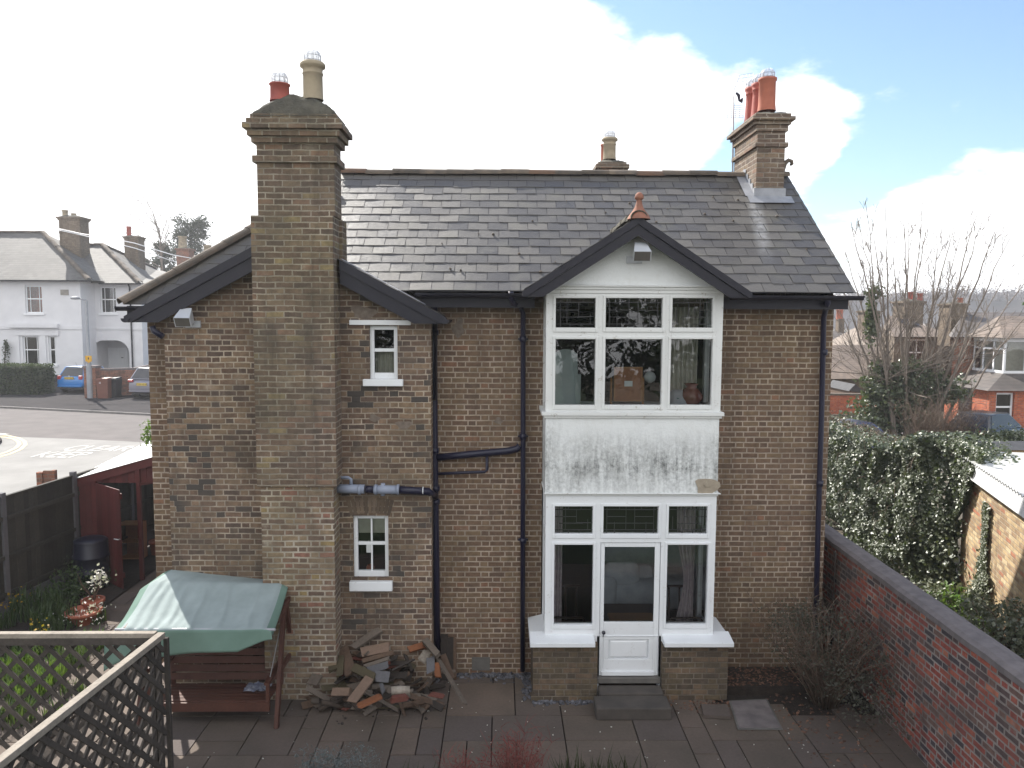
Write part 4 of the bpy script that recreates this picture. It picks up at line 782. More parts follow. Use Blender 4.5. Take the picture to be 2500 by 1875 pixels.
# downstairs
MB().box(BX0+.07, BX1-.07, BY+.1, .02, .0, .36).build('bay_floor', 'floor_in', low)
a = r8(286, 576, 322, 1010, -.45); curtain(a[0]-.04, a[1]+.02, -.30, .4, 2.7, 'curtain_pink', 'pale patterned curtain at the left of the lower bay', folds=4)
a = r8(980, 576, 1066, 1010, -.40); curtain(a[0], a[1]+.02, -.30, .5, 2.7, 'curtain_pink', 'pale patterned curtain tied back at the right of the lower bay', folds=4, gather=1, tie=.45)
# sofa with cushions, table with a board, two chairs
def cushion(mb, c, sx, sy, sz, tilt=0, mi=0):
    n = 12; g = []; o = len(mb.v); rot = Matrix.Rotation(tilt, 3, 'X')
    for i in range(n+1):
        for j in range(2*n):
            th = math.pi*i/n; ph = 2*math.pi*j/(2*n); f = lambda q: math.copysign(abs(q)**.5, q)
            p = Vector((sx*f(sin(th))*f(cos(ph)), sy*f(sin(th))*f(sin(ph)), sz*f(cos(th)))); g.append(Vector(c)+rot @ (p*(1+.05*noise.noise(p*6))))
    mb.add(g, [(i*2*n+j, (i+1)*2*n+j, (i+1)*2*n+(j+1) % (2*n), i*2*n+(j+1) % (2*n)) for i in range(n) for j in range(2*n)], mi, True)
sf = empty('sofa', (1.9, 1.5, .38), 'white covered sofa seen through the garden door glass', 'sofa')
c = P(*z8(740, 905), .9); m = MB(); cushion(m, (c.x+.45, 1.25, c.z+.12), .95, .45, .26); m.build('seat', 'linen', sf); m = MB(); cushion(m, (c.x-.42, 1.3, c.z+.16), .16, .5, .3); cushion(m, (c.x+1.35, 1.3, c.z+.16), .16, .5, .3); m.build('arm', 'linen', sf); m = MB(); cushion(m, (c.x+.45, 1.75, c.z+.4), .95, .16, .42); m.build('backrest', 'linen', sf)
for k, (dx, dzc) in enumerate(((-.2, .44), (.05, .36))):
    m = MB(); cushion(m, (c.x+dx, 1.0+.1*k, c.z+dzc), .28, .1, .19, -.3); tag(m.build('cushion', 'linen'), ('plump white pillow at the left end of the sofa', 'white pillow slumped in front of another on the sofa')[k], 'cushion')
tz = P(*z8(690, 985), .2).z; ta = P(*z8(575, 1000), .0).x; tb = P(*z8(845, 1000), .0).x
tb_ = empty('dining_table', ((ta+tb)/2, .25, .38), 'dark wooden table just inside the garden door', 'table'); MB().box(ta-.1, tb+.25, -.25, .75, tz-.04, tz).build('tabletop', 'oak_dark', tb_)
for x in (ta-.05, tb+.2):
    for y in (-.2, .7): MB().box(x-.03, x+.03, y-.03, y+.03, .37, tz-.041).build('leg', 'oak_dark', tb_)
m = MB(); m.box(ta+.06, ta+.72, -.18, .3, tz+.001, tz+.035); tag(m.build('chopping_board', 'pine_pale', None, bevel=.008), 'pale orange wooden board lying on the dark table', 'board')
def chair(x, y, label, s):
    e = empty('dining_chair', (x, y, .38), label, 'chair', 'dark chairs in the lower bay'); z0 = .38
    MB().box(x-.2, x+.2, y-.2, y+.2, z0+.42, z0+.46).build('seat', 'oak_dark', e)
    for dx in (-.18, .18):
        for dy in (-.18, .18): MB().tube([(x+dx, y+dy, z0), (x+dx*.9, y+dy*.9, z0+.42)], .016, 8).build('leg', 'oak_dark', e)
    m = MB(); m.tube([(x-.22, y-.2, z0+.44), (x-.22, y-.2, z0+.63), (x-.2, y-.19, z0+.65), (x+.2, y-.19, z0+.65), (x+.22, y-.2, z0+.63), (x+.22, y-.2, z0+.44)], .016, 8); m.build('arm_rail', 'oak_dark', e)
    m = MB(); [m.tube([(x+dx, y+.2*s, z0+.44), (x+dx, y+.24*s, z0+.95)], .014, 6) for dx in (-.15, 0, .15)]; m.tube([(x-.2, y+.24*s, z0+.95), (x+.2, y+.24*s, z0+.95)], .02, 8); m.build('backrest', 'oak_dark', e)
chair(P(*z8(1005, 960), -.3).x, -.32, 'dark armchair by the tied-back curtain', 1); chair(P(*z8(355, 960), -.3).x, -.30, 'dark armchair behind the left lower pane', 1)
tag(MB().lathe((lw[0]+.2, WY+.2, lw[2]+.02), [(.05, 0), (.06, .06), (.045, .1)], 14).build('plant_pot', 'terracotta'), 'orange pot on the kitchen window ledge', 'pot')
m = MB(); c = P(900, 1340, WY+.05); m.box(c.x-.035, c.x+.03, WY+.075, WY+.082, c.z-.06, c.z+.05); m.tube([c+Vector((0, .08, .05)), c+Vector((0, .08, .09))], .03, 8); tag(m.build('hanging_ornament', 'ceramic'), 'white cut-out ornament hanging in the four-pane kitchen window', 'ornament')
MB().quad((lw[0]+.05, WY+.15, lw[3]-.28), (lw[1]-.05, WY+.15, lw[3]-.28), (lw[1]-.05, WY+.15, lw[3]-.04), (lw[0]+.05, WY+.15, lw[3]-.04)).build('roller_blind', 'curtain', lo)
curtain(uw[0]+.05, uw[1]-.03, WY+.2, uw[2], uw[2]+.38, 'curtain', 'short net curtain in the small upper sash window', 'net_curtain', 5, .02)
# ------------------------------------------------------------------ fixtures on the walls
M['lamp_front'] = mat_noise('dusty_lamp_glass', (.12, .11, .1), (.08, .075, .07), 4, .3, .05)
def floodlight(p, s, label, dx):
    e = empty('floodlight', p, label, 'floodlight', 'floodlights on the house walls'); x, y, z = p
    MB().box(x-.11, x+.09, y-.03, y, z-.09, z-.0).build('back_plate', 'silver', e); MB().beam((x, y-.03, z-.03), (x+dx*.3, y-.14, z+.03), .05, .03).build('bracket', 'silver', e)
    c = Vector((x+dx, y-.2, z+.03)); w0, w1 = .115*s, .17*s
    v = [c+Vector(q) for q in ((-w0, .03, .14), (w0, .03, .14), (w0, .1, -.03), (-w0, .1, -.03), (-w1, -.14, .01), (w1, -.14, .01), (w1, -.08, -.11), (-w1, -.08, -.11))]
    MB().add(v, ((0, 1, 2, 3), (4, 5, 1, 0), (5, 6, 2, 1), (6, 7, 3, 2), (7, 4, 0, 3))).build('lamp_head', 'silver', e, bevel=.006)
    v2 = [v[4], v[5], v[6], v[7]]; k = sum(v2, Vector())/4; v2 = [k+(q-k)*.9+Vector((0, -.003, 0)) for q in v2]; MB().poly([v2[3], v2[2], v2[1], v2[0]]).build('lamp_glass', 'lamp_front', e); MB().poly([v[4], v[5], v[6], v[7]]).build('rim', 'silver', e)
floodlight(P(*z7(885, 405), BY-.008), .66, 'silver floodlight in the middle of the white bay gable', .04)
floodlight(P(474, 783, WY-.004), .62, 'silver floodlight on the sooty brick left of the tall chimney', -.03)
MB().tube([P(*z7(885, 275), BY-.012), P(*z7(878, 340), BY-.012), P(*z7(876, 390), BY-.012)], .006, 6).build('cable', 'white_old', house)
# television aerial behind the right chimney
ab, at_ = P(1790, 425, 3.0), P(1791, 223, 3.0); e = empty('television_aerial', ab, 'grey mast aerial with two wire arrays beside the right chimney', 'aerial')
MB().tube([ab-Vector((0, 0, .6)), at_], .016, 8).build('mast', 'aerial', e)
m = MB(); c0, c1 = P(1768, 258, 3.0), P(1815, 292, 3.1)
for t in np.linspace(0, 1, 7): z = c0.z+(c1.z-c0.z)*t; m.tube([(c0.x, 3.0, z), (c1.x, 3.12, z+.04)], .0035, 4)
for t in np.linspace(0, 1, 6): x = c0.x+(c1.x-c0.x)*t; m.tube([(x, 3.0+.12*t, c1.z+.04*t), (x, 3.0+.12*t, c0.z+.04*t)], .0035, 4)
m.build('reflector_grid', 'aerial', e); m = MB(); a1, a2 = P(1775, 188, 3.6), P(1839, 178, 3.0)
for k in range(4): dz_ = -.06*k; m.tube([a1+Vector((0, 0, dz_)), a2+Vector((0, 0, dz_))], .0035, 4)
for k in range(9): t = k/8; p = a1.lerp(a2, t); m.tube([p, p-Vector((0, 0, .19))], .003, 4)
m.tube([at_, a1.lerp(a2, .5)], .008, 6); m.build('director_array', 'aerial', e)
m = MB(); c = P(1797, 226, 3.0); q = P(1812, 245, 3.0); m.tube([c, c+Vector((.05, 0, -.05)), c+Vector((.06, 0, -.13)), q], [.02, .03, .02, .05], 8); m.build('amplifier_box', 'pipe', e)
# ================================================================== GROUND
gd = MB(); gd.quad((-430, -60, -.05), (430, -60, -.05), (430, 400, -.05), (-430, 400, -.05)); structure(gd, 'ground', 'dirt'); ln_ = MB(); ln_.quad((-8, -45, -.04), (6, -45, -.04), (6, -6.32, -.04), (-8, -6.32, -.04)); structure(ln_, 'lawn', 'lawn')
def slab_field(name, x0, x1, y0, y1, seed, mod=.30, skip=None):
    rnd = random.Random(seed); nx, ny = int((x1-x0)/mod), int((y1-y0)/mod); occ = np.zeros((nx, ny), bool); m = MB(); m.quad((x0, y0, -.028), (x1, y0, -.028), (x1, y1, -.028), (x0, y1, -.028), 1)
    sizes = [(3, 2), (2, 2), (3, 2), (2, 3), (3, 3), (2, 2), (2, 1), (3, 1), (1, 2)]
    for j in range(ny):
        for i in range(nx):
            if occ[i, j]: continue
            rnd.shuffle(sizes)
            for a, b in sizes+[(1, 1)]:
                if i+a <= nx and j+b <= ny and not occ[i:i+a, j:j+b].any(): break
            occ[i:i+a, j:j+b] = True; xa, xb, ya, yb = x0+i*mod, x0+(i+a)*mod, y0+j*mod, y0+(j+b)*mod; g = .0055
            if skip and skip((xa+xb)/2, (ya+yb)/2): continue
            tz = [rnd.uniform(-.004, .006) for _ in range(4)]
            v = [(xa+g, ya+g, -.03), (xb-g, ya+g, -.03), (xb-g, yb-g, -.03), (xa+g, yb-g, -.03), (xa+g+.003, ya+g+.003, tz[0]), (xb-g-.003, ya+g+.003, tz[1]), (xb-g-.003, yb-g-.003, tz[2]), (xa+g+.003, yb-g-.003, tz[3])]
            m.add(v, ((4, 5, 6, 7), (0, 1, 5, 4), (1, 2, 6, 5), (2, 3, 7, 6), (3, 0, 4, 7)))
    return structure(m, name, ['slab', 'soil'])
slab_field('patio', -5.2, 5.0, -6.3, 0.0, 4, skip=lambda x, y: (x > 3.0 and y > -.75) or (x > 3.9 and y > -1.2))
slab_field('garden_path', -7.0, -5.21, -3.0, 9.0, 5)
bd = MB(); n = 30; g = []
for i in range(n+1):
    for j in range(n+1):
        x, y = -8.3+1.3*i/n, -4+9.5*j/n; g.append((x, y, .02+.06*noise.noise(Vector((x*2, y*2, 0)))))
bd.add(g, [(i*(n+1)+j, (i+1)*(n+1)+j, (i+1)*(n+1)+j+1, i*(n+1)+j+1) for i in range(n) for j in range(n)], 0, True); structure(bd, 'flower_bed', 'soil')
bd = MB(); bd.box(3.12, 4.55, -.62, -.02, -.03, .10); bd.build; o = structure(bd, 'raised_bed', 'soil')
def scatter_chips(name, n, fn, size, mat, seed, label, cat='stones', flat=.35):
    r = np.random.default_rng(seed); m = MB()
    for _ in range(n):
        x, y, z = fn(r); s = size*r.uniform(.5, 1.5); a = r.uniform(0, 6.3); e = Euler((r.uniform(-.6, .6), r.uniform(-.6, .6), a)).to_matrix()
        v = [Vector((x, y, z+s*flat*.5))+e @ Vector(q) for q in ((-s, -s*.6, -s*flat), (s, -s*.5, -s*flat), (s*.9, s*.6, -s*flat), (-s*.8, s*.5, -s*flat), (-s*.8, -s*.5, s*flat), (s*.8, -s*.4, s*flat), (s*.7, s*.5, s*flat), (-s*.7, s*.4, s*flat))]
        m.add(v, ((4, 5, 6, 7), (0, 1, 5, 4), (1, 2, 6, 5), (2, 3, 7, 6), (3, 0, 4, 7)))
    return tag(m.build(name, mat), label, cat, None, 'stuff')
scatter_chips('slate_chippings', 420, lambda r: ((r.uniform(-1.0, q1[0]), -abs(r.normal(0, .09))-.03, .0) if r.random() < .6 else (r.uniform(q1[0]-.12, q1[0]), r.uniform(-.8, 0), 0) if r.random() < .4 else (r.uniform(q1[0], q1[1]), BY-.12-abs(r.normal(0, .05)), 0)), .028, 'slate_chip', 3, 'blue-grey slate chippings along the foot of the wall')
scatter_chips('patio_grit', 130, lambda r: (r.uniform(-3.9, 4.6), r.uniform(-2.9, -.2), .004) if r.random() < .7 else (r.choice((-3.2, -1.0, .8, 2.3, 3.6))+r.normal(0, .25), -.9+r.normal(0, .5), .004), .008, 'petal', 9, 'pale grit and leaf crumbs strewn over the patio', 'grit', .3)
scatter_chips('leaf_litter', 900, lambda r: (r.uniform(3.13, 4.52), r.uniform(-.6, -.04), .10) if r.random() < .55 else (r.normal(4.15, .45), r.normal(-1.35, .6), .002) if r.random() < .7 else (r.normal(2.75, .25), -.93+r.normal(0, .08), .002), .02, 'litter', 5, 'dry brown leaf litter in the right hand corner', 'leaves', .12)
a, b, c, d_ = G(1785, 1716), G(1870, 1712), G(1905, 1780), G(1805, 1780)
e = empty('manhole_cover', (a+b+c+d_)/4, 'square grey manhole cover right of the doorstep', 'cover'); MB().prism([q+Vector((0, 0, .008)) for q in (d_, c, b, a)], (0, 0, .012)).build('lid', 'coping', e)
k = (a+b+c+d_)/4; fr = MB(); qs = [a, b, c, d_]
for i in range(4): p, q = qs[i], qs[(i+1) % 4]; p2, q2 = k+(p-k)*1.1, k+(q-k)*1.1; fr.prism([x+Vector((0, 0, .007)) for x in (p2, q2, q, p)], (0, 0, .009))
fr.build('frame', 'stone', e)
a = G(1745, 1745); m = MB(); m.prism([a+Vector(q) for q in ((-.17, -.1, .014), (.17, -.14, .014), (.2, .13, .03), (-.14, .16, .03))], (0, 0, .035)); tag(m.build('loose_slab', 'slab'), 'loose broken paving slab lying tilted right of the step', 'slab')
# ------------------------------------------------------------------ right garden wall
e = empty('garden_wall', (5.1, -2, 0), 'red and blue brick garden wall with a grey concrete coping, running away on the right', 'wall')
def xi(y): return 4.99+(y-.6)*.027
m = MB(); ya, yb = -7.5, 7.0; m.quad((xi(yb)+.03, yb, 0), (xi(ya)+.03, ya, 0), (xi(ya)+.03, ya, 1.74), (xi(yb)+.03, yb, 1.74)); m.quad((xi(ya)+.29, ya, 0), (xi(yb)+.29, yb, 0), (xi(yb)+.29, yb, 1.74), (xi(ya)+.29, ya, 1.74)); m.quad((xi(ya)+.03, ya, 0), (xi(ya)+.29, ya, 0), (xi(ya)+.29, ya, 1.74), (xi(ya)+.03, ya, 1.74)); m.build('brickwork', 'brick_red', e)
n = 60; cp = MB(); g = []
for i in range(n+1):
    y = ya+(yb-ya)*i/n
    for dx, z in ((0, 1.735), (0, 1.80), (.05, 1.835), (.16, 1.85), (.27, 1.835), (.32, 1.80), (.32, 1.735)): g.append((xi(y)+dx+.006*noise.noise(Vector((y*3, dx*9, 0))), y, z+.010*noise.noise(Vector((y*2.2, dx*7, 5)))))
cp.add(g, [(i*7+j, i*7+j+1, (i+1)*7+j+1, (i+1)*7+j) for i in range(n) for j in range(6)]+[(0, 6, n*7+6, n*7)]); cp.build('coping', 'coping', e)
tag(MB().tube([P(2040, 1345, .25), P(2033, 1500, .25), P(2026, 1620, .25)], .012, 6).build('bamboo_cane', 'w_dark'), 'thin dark cane leaning on the garden wall beside the house corner', 'cane')
# ================================================================== THE GARDEN
def leaves(name, mat, pts, size, parent=None, aspect=.55, seed=1, up=.3, fold=True, normals=None):
    """many small leaf faces, each a bent rhombus"""
    r = np.random.default_rng(seed); n = len(pts); pts = np.asarray(pts, float)
    d = r.normal(size=(n, 3)); d /= np.linalg.norm(d, axis=1)[:, None]
    nm = r.normal(size=(n, 3)) if normals is None else np.asarray(normals)+r.normal(size=(n, 3))*.55
    nm[:, 2] += up; nm /= np.linalg.norm(nm, axis=1)[:, None]
    s = np.cross(d, nm); s /= np.linalg.norm(s, axis=1)[:, None]+1e-9; d = np.cross(nm, s)
    L = size*r.uniform(.6, 1.35, n)[:, None]*np.array([1+.55*noise.noise(Vector(p_)*(1.1/max(size*8, .3))) for p_ in pts])[:, None]; W = L*aspect
    v = np.stack([pts-d*L*.5, pts+s*W*.5+nm*L*.08, pts+d*L*.5, pts-s*W*.5+nm*L*.08], 1).reshape(-1, 3)
    me = bpy.data.meshes.new(name); i = np.arange(n)*4
    me.from_pydata(v.tolist(), [], np.stack([i, i+1, i+2, i+3], 1).tolist()); me.materials.append(M[mat])
    o = bpy.data.objects.new(name, me); COL.objects.link(o)
    if parent is not None: o.parent = parent; o.matrix_parent_inverse = Matrix.Translation(-world_loc(parent))
    return o
def ell(c, rad, n, seed, shell=.55, lump=.25, zmin=None):
    """points in the outer part of a lumpy ellipsoid"""
    r = np.random.default_rng(seed); out = []; c = np.array(c, float); rad = np.array(rad, float)
    while len(out) < n:
        d = r.normal(size=3); d /= np.linalg.norm(d); k = 1+lump*noise.noise(Vector(d*2.3)+Vector((seed, 0, 0)))*1.6+lump*.6*noise.noise(Vector(d*6)+Vector((0, seed, 0)))
        p = c+d*rad*k*(shell+(1-shell)*r.random()**.6)
        if zmin is not None and p[2] < zmin: continue
        out.append(p)
    return np.array(out)
def blades(name, mat, c, n, rad, h, seed, parent=None, w=.018, lean=.5):
    r = random.Random(seed); m = MB()
    for _ in range(n):
        a = r.uniform(0, 6.3); q = rad*r.random()**.5; x, y = c[0]+q*cos(a), c[1]+q*sin(a); hh = h*r.uniform(.6, 1.2); l = r.uniform(.2, 1)*lean*hh; b = r.uniform(0, 6.3); dx, dy = cos(b)*l, sin(b)*l; px, py = -sin(b)*w/2, cos(b)*w/2
        z = c[2]; p0, p1, p2 = Vector((x, y, z)), Vector((x+dx*.35, y+dy*.35, z+hh*.65)), Vector((x+dx, y+dy, z+hh*.9)); s = Vector((px, py, 0))
        m.add([p0-s, p0+s, p1+s, p1-s, p2], ((0, 1, 2, 3), (3, 2, 4)))
    return m.build(name, mat, parent)
def twigs(mb, base, n, h, spread, seed, r0=.008, mi=0, kinks=3, n_side=4, side=2):
    rnd = random.Random(seed)
    for _ in range(n):
        a = rnd.uniform(0, 6.3); l = rnd.uniform(.2, 1)*spread; b = Vector(base)+Vector((cos(a), sin(a), 0))*rnd.uniform(0, .15)*spread; hh = h*rnd.uniform(.6, 1.1); pts = [b]
        for k in range(1, kinks+1): t = k/kinks; pts.append(b+Vector((cos(a)*l*t**1.3+rnd.uniform(-.04, .04)*h, sin(a)*l*t**1.3+rnd.uniform(-.04, .04)*h, hh*t)))
        mb.tube(pts, [r0*(1-.75*i/kinks) for i in range(kinks+1)], n_side, mi)
        for _s in range(side):
            i = rnd.randint(1, kinks); p = pts[i]; d = Vector((rnd.uniform(-1, 1), rnd.uniform(-1, 1), rnd.uniform(.2, 1))).normalized()*h*rnd.uniform(.12, .3); mb.tube([p, p+d*.5+Vector((0, 0, .01)), p+d], [r0*.5, r0*.4, r0*.2], 3, mi)
# --- garden swing seat
sw = empty('garden_swing', (-3.7, -.95, 0), 'red-brown wooden garden swing seat under a faded green canvas canopy', 'swing seat')
apR = P(695, 1470, -.95); apL = Vector((-4.52, -.95, 1.50)); zt = apR.z
for ax, lab in ((apR, 'R'), (apL, 'L')):
    off = .05 if lab == 'R' else -.05
    for fy in (-1.50, -.34):
        foot = Vector((ax.x+(.02 if lab == 'R' else -.02), fy, 0)); MB().beam(foot, ax+Vector((0, (.03 if fy > -.9 else -.03), -.02)), .05, .085, (0, 1, 0)).build('leg', 'swing_wood', sw, bevel=.004)
    MB().beam((ax.x, -1.22, .62), (ax.x, -.62, .62), .04, .06).build('brace', 'swing_wood', sw)
    MB().beam((ax.x+off*.2, -.36, ax.z+.03), (ax.x+off*.2, -1.72, ax.z-.13), .04, .06).build('rafter', 'swing_wood', sw)
MB().beam((apL.x, -.95, apL.z-.06), (apR.x, -.95, apR.z-.06), .06, .08).build('top_beam', 'swing_wood', sw)
MB().tube([P(281, 1537, -1.73), P(672, 1537, -1.73)], .018, 8).build('front_rail', 'aerial', sw)
bx0, bx1 = -4.42, -2.93
def slats(name, p0, p1, n, gap, th, x0, x1):
    m = MB(); p0, p1 = Vector(p0), Vector(p1); d = p1-p0; ln = d.length; dn = d.normalized(); w = (ln-gap*(n-1))/n; nr = Vector((1, 0, 0)).cross(dn)
    for i in range(n):
        a = p0+dn*(i*(w+gap)); b = a+dn*w; m.prism([(x0, *a[1:]), (x1, *a[1:]), (x1, *b[1:]), (x0, *b[1:])], nr*th)
    return m.build(name, 'swing_wood', sw)
slats('seat', (0, -1.42, .30), (0, -.86, .25), 6, .018, .022, bx0, bx1); slats('backrest', (0, -.80, .30), (0, -.52, .95), 7, .016, .022, bx0, bx1)
MB().box(bx0-.03, bx1+.03, -1.46, -1.425, .20, .31).build('seat_rail', 'swing_wood', sw)
for x in (bx0, bx1):
    m = MB(); m.beam((x, -1.45, .55), (x, -.66, .58), .06, .035); m.beam((x, -1.40, .22), (x, -1.40, .535), .04, .05); m.beam((x, -.82, .24), (x, -.48, 1.0), .04, .06); m.build('armrest', 'swing_wood', sw)
for x, ax in ((bx0, apL), (bx1, apR)):
    m = MB(); m.tube([(ax.x, -.95, ax.z-.03), (x, -1.3, .57)], .007, 5); m.tube([(ax.x, -.95, ax.z-.03), (x, -.7, .6)], .007, 5); m.build('chain', 'aerial', sw)
# canopy cloth
rl, rr_ = P(405, 1386, -.38), P(713, 1421, -.38); bl, br = P(349, 1421, -.80), P(702, 1425, -.80); fl, fr_ = P(277, 1533, -1.74), P(664, 1533, -1.74)
nu, nv = 150, 40; g = []
ends = [(rl-Vector((0, -.03, .16)), rr_-Vector((0, -.03, .13))), (rl, rr_), (bl, br), (fl, fr_)]; vt = [0, .1, .36, 1.0]
vl, vr = P(394, 1592, -1.78), P(600, 1603, -1.78)
for i in range(nu+1):
    u = i/nu
    for j in range(nv+1):
        v = j/nv*1.32
        if v <= 1:
            k = max(q for q in range(3) if vt[q] <= v+1e-9); k = min(k, 2); t = (v-vt[k])/(vt[k+1]-vt[k])
            p = ends[k][0].lerp(ends[k][1], u).lerp(ends[k+1][0].lerp(ends[k+1][1], u), t)
            sag = -.018*math.sin(math.pi*u)*(1 if v > .36 else .4) if 0 < v < 1 else 0
            wr_ = (.0075 if v > .3 else .002)*sin(u*95+5*v+4*noise.noise(Vector((u*3, v*2, 0))))*(.18+.9*math.exp(-((u-.2)*6)**2))*min(1, v*2)+.014*sum(math.exp(-((u-c_-.05*(v-.6)+.015*noise.noise(Vector((v*4, c_*9, 1))))*55)**2) for c_ in (.31, .46, .63, .82))*min(1, max(0, v-.3)*3)
            p = p+Vector((0, 0, sag+wr_+.006*noise.noise(Vector((u*9, v*5, 3)))))
            if v > .36: p.z -= .05*math.sin(math.pi*t)*.6
        else:
            t = (v-1)/.32; p = fl.lerp(fr_, u); hang = .31+.05*sin(u*5+1)-.20*max(0, (u-.8)/.2)
            p = p+Vector((.02*sin(u*15)*t, -.02-.03*t*sin(u*11)-.05*t, -hang*t))
        # the two ends droop over the rafters, the left one further out
        el, er = max(0, (.09-u)/.09), max(0, (u-.93)/.07)
        p = p+Vector((-.10*el*min(v, 1), 0, -.16*el**1.5*min(1, v+.3)-.10*er**1.5*(.4+.6*v if v <= 1 else .3)))
        g.append(p)
m = MB(); fs = [(i*(nv+1)+j, (i+1)*(nv+1)+j, (i+1)*(nv+1)+j+1, i*(nv+1)+j+1) for i in range(nu) for j in range(nv)]
m.add(g, fs, 0, True); jv = [j/nv*1.32 for i in range(nu) for j in range(nv)]; m.mi = [1 if (q >= 1 or i//nv < 8 or i//nv > 143) else 0 for i, q in enumerate(jv)]
cano = m.build('canopy', ['canopy', 'canopy_val'], sw); so = cano.modifiers.new('hem', 'SOLIDIFY'); so.thickness = .006
m = MB(); n = 12; c = Vector((-3.15, -1.1, .31)); g = [c+Vector((.32*(i/n-.5), .22*(j/n-.5), .035+.04*noise.noise(Vector((i*.5, j*.5, 2))))) for i in range(n+1) for j in range(n+1)]
m.add(g, [(i*(n+1)+j, (i+1)*(n+1)+j, (i+1)*(n+1)+j+1, i*(n+1)+j+1) for i in range(n) for j in range(n)], 0, True); tag(m.build('crumpled_cloth', mat_noise('blue_white_cloth', (.05, .06, .12), (.32, .33, .38), 22, .9, .3)), 'small crumpled blue and white cloth left on the swing seat', 'cloth')
# --- heap of broken timber
GT = 'heap of broken timber against the wall'
def plank(p, q, w, t, mat, label, up=(0, 0, 1), name='timber_offcut', seed=0):
    p, q = Vector(p), Vector(q); rnd = random.Random(seed+int(p.x*977)); ln = (q-p).length; d = (q-p)/ln; x = d.cross(Vector(up)).normalized(); y = x.cross(d).normalized()
    v = []
    for k, e_ in ((p, -1), (q, 1)):
        for a, b in ((-1, -1), (1, -1), (1, 1), (-1, 1)): v.append(k+x*(a*w/2*rnd.uniform(.8, 1))+y*(b*t/2)+d*rnd.uniform(-.05, .03)*e_)
    m = MB().add(v, ((0, 1, 2, 3), (7, 6, 5, 4), (0, 4, 5, 1), (1, 5, 6, 2), (2, 6, 7, 3), (3, 7, 4, 0)))
    return tag(m.build(name, 'w_'+mat, None, bevel=.004), label, 'timber', GT)
def z4(x, y): return 720+x/3.687, 1480+y/3.687
def pk(a, Ya, b, Yb, w, t, mat, label, **k): return plank(P(*z4(*a), Ya), P(*z4(*b), Yb), w, t, mat, label, **k)
pk((505, 868), -1.48, (668, 650), -1.12, .15, .028, 'pale', 'flat pinkish board sloping down at the front of the heap', up=(0, -.6, 1))
pk((560, 905), -1.55, (770, 808), -1.42, .13, .03, 'orange', 'bright orange plank lying on the paving in front of the heap')
pk((510, 382), -.55, (775, 205), -.42, .12, .05, 'grey', 'long thick grey timber on top of the heap, tilted up to the right', up=(0, -.7, 1))
pk((1160, 300), -.45, (1300, 455), -.75, .10, .07, 'grey', 'grooved grey post end at the upper right of the heap', up=(0, -.7, 1))
pk((1285, 470), -.62, (1535, 882), -1.52, .06, .03, 'grey', 'longest thin batten leaning from the heap down to the paving', up=(.5, -.7, .4))
pk((1335, 440), -.5, (1415, 650), -.8, .09, .02, 'brown', 'brown board standing steeply at the right end of the heap', up=(.2, -1, .2))
pk((430, 372), -.5, (505, 600), -.85, .17, .03, 'brown', 'broad brown board leaning at the left shoulder of the heap', up=(0, -1, .4))
pk((535, 555), -.85, (715, 645), -1.05, .13, .03, 'moss', 'mossy yellow-green board in the middle of the heap', up=(0, -.8, 1))
pk((340, 420), -.55, (345, 580), -.82, .13, .05, 'moss', 'mossy squared stump upright at the left of the heap', up=(0, -1, .4)); pk((415, 440), -.62, (405, 640), -.92, .10, .04, 'moss', 'narrow mossy block beside the squared stump', up=(0, -1, .4))
pk((600, 420), -.6, (850, 370), -.55, .17, .04, 'pale', 'scorched pinkish board near the top of the heap', up=(0, -.8, 1)); pk((600, 500), -.72, (880, 425), -.66, .07, .05, 'brown', 'squared brown beam below the scorched board', up=(0, -.8, 1)); pk((625, 545), -.8, (850, 470), -.74, .06, .04, 'grey', 'pale grey batten below the squared brown beam', up=(0, -.8, 1))
pk((650, 580), -.86, (825, 530), -.82, .12, .02, 'blue', 'blue-grey panel strip in the middle of the heap', up=(0, -.8, 1)); pk((715, 630), -1.0, (850, 640), -.98, .16, .02, 'blue', 'blue-grey board end facing out of the heap', up=(0, -.9, .8))
pk((870, 580), -.9, (1070, 480), -.75, .03, .03, 'dark', 'thin dark stick lying across the heap', up=(0, -.8, 1))
m = MB(); m.tube([P(*z4(870, 762), -1.3), P(*z4(950, 757), -1.29), P(*z4(1035, 758), -1.28)], [.055, .06, .055], 11); tag(m.build('split_log', 'w_white'), 'round white-barked log at the foot of the heap', 'log', GT); pk((865, 840), -1.42, (1025, 815), -1.40, .09, .07, 'red', 'reddish block in front of the white-barked log')
pk((1225, 790), -1.3, (1345, 815), -1.36, .12, .02, 'red', 'flat red board at the right foot of the heap'); pk((350, 770), -1.15, (515, 768), -1.15, .11, .07, 'pale', 'pinkish squared block at the left foot of the heap', up=(0, -1, .6))
pk((1010, 395), -.5, (1170, 350), -.45, .10, .05, 'orange', 'freshly split orange piece near the top right of the heap', up=(0, -.8, 1)); pk((1140, 490), -.65, (1190, 410), -.55, .12, .02, 'white', 'white flaking board end under the grooved post', up=(0, -1, .4)); pk((1220, 600), -.85, (1220, 450), -.65, .12, .02, 'blue', 'upright grey-blue slat right of the middle of the heap', up=(0, -1, .3)); pk((1290, 640), -.9, (1275, 500), -.7, .09, .03, 'orange', 'upright orange slat near the right end of the heap', up=(0, -1, .3)); pk((130, 580), -.6, (285, 505), -.5, .08, .06, 'grey', 'grey log at the far left of the heap'); pk((155, 700), -.95, (215, 590), -.7, .16, .03, 'grey', 'short grey slab on the left edge of the heap', up=(0, -1, .4)); pk((775, 690), -1.05, (800, 780), -1.25, .06, .02, 'blue', 'small pale blue stick in the gap at the front of the heap', up=(0, -1, .6))
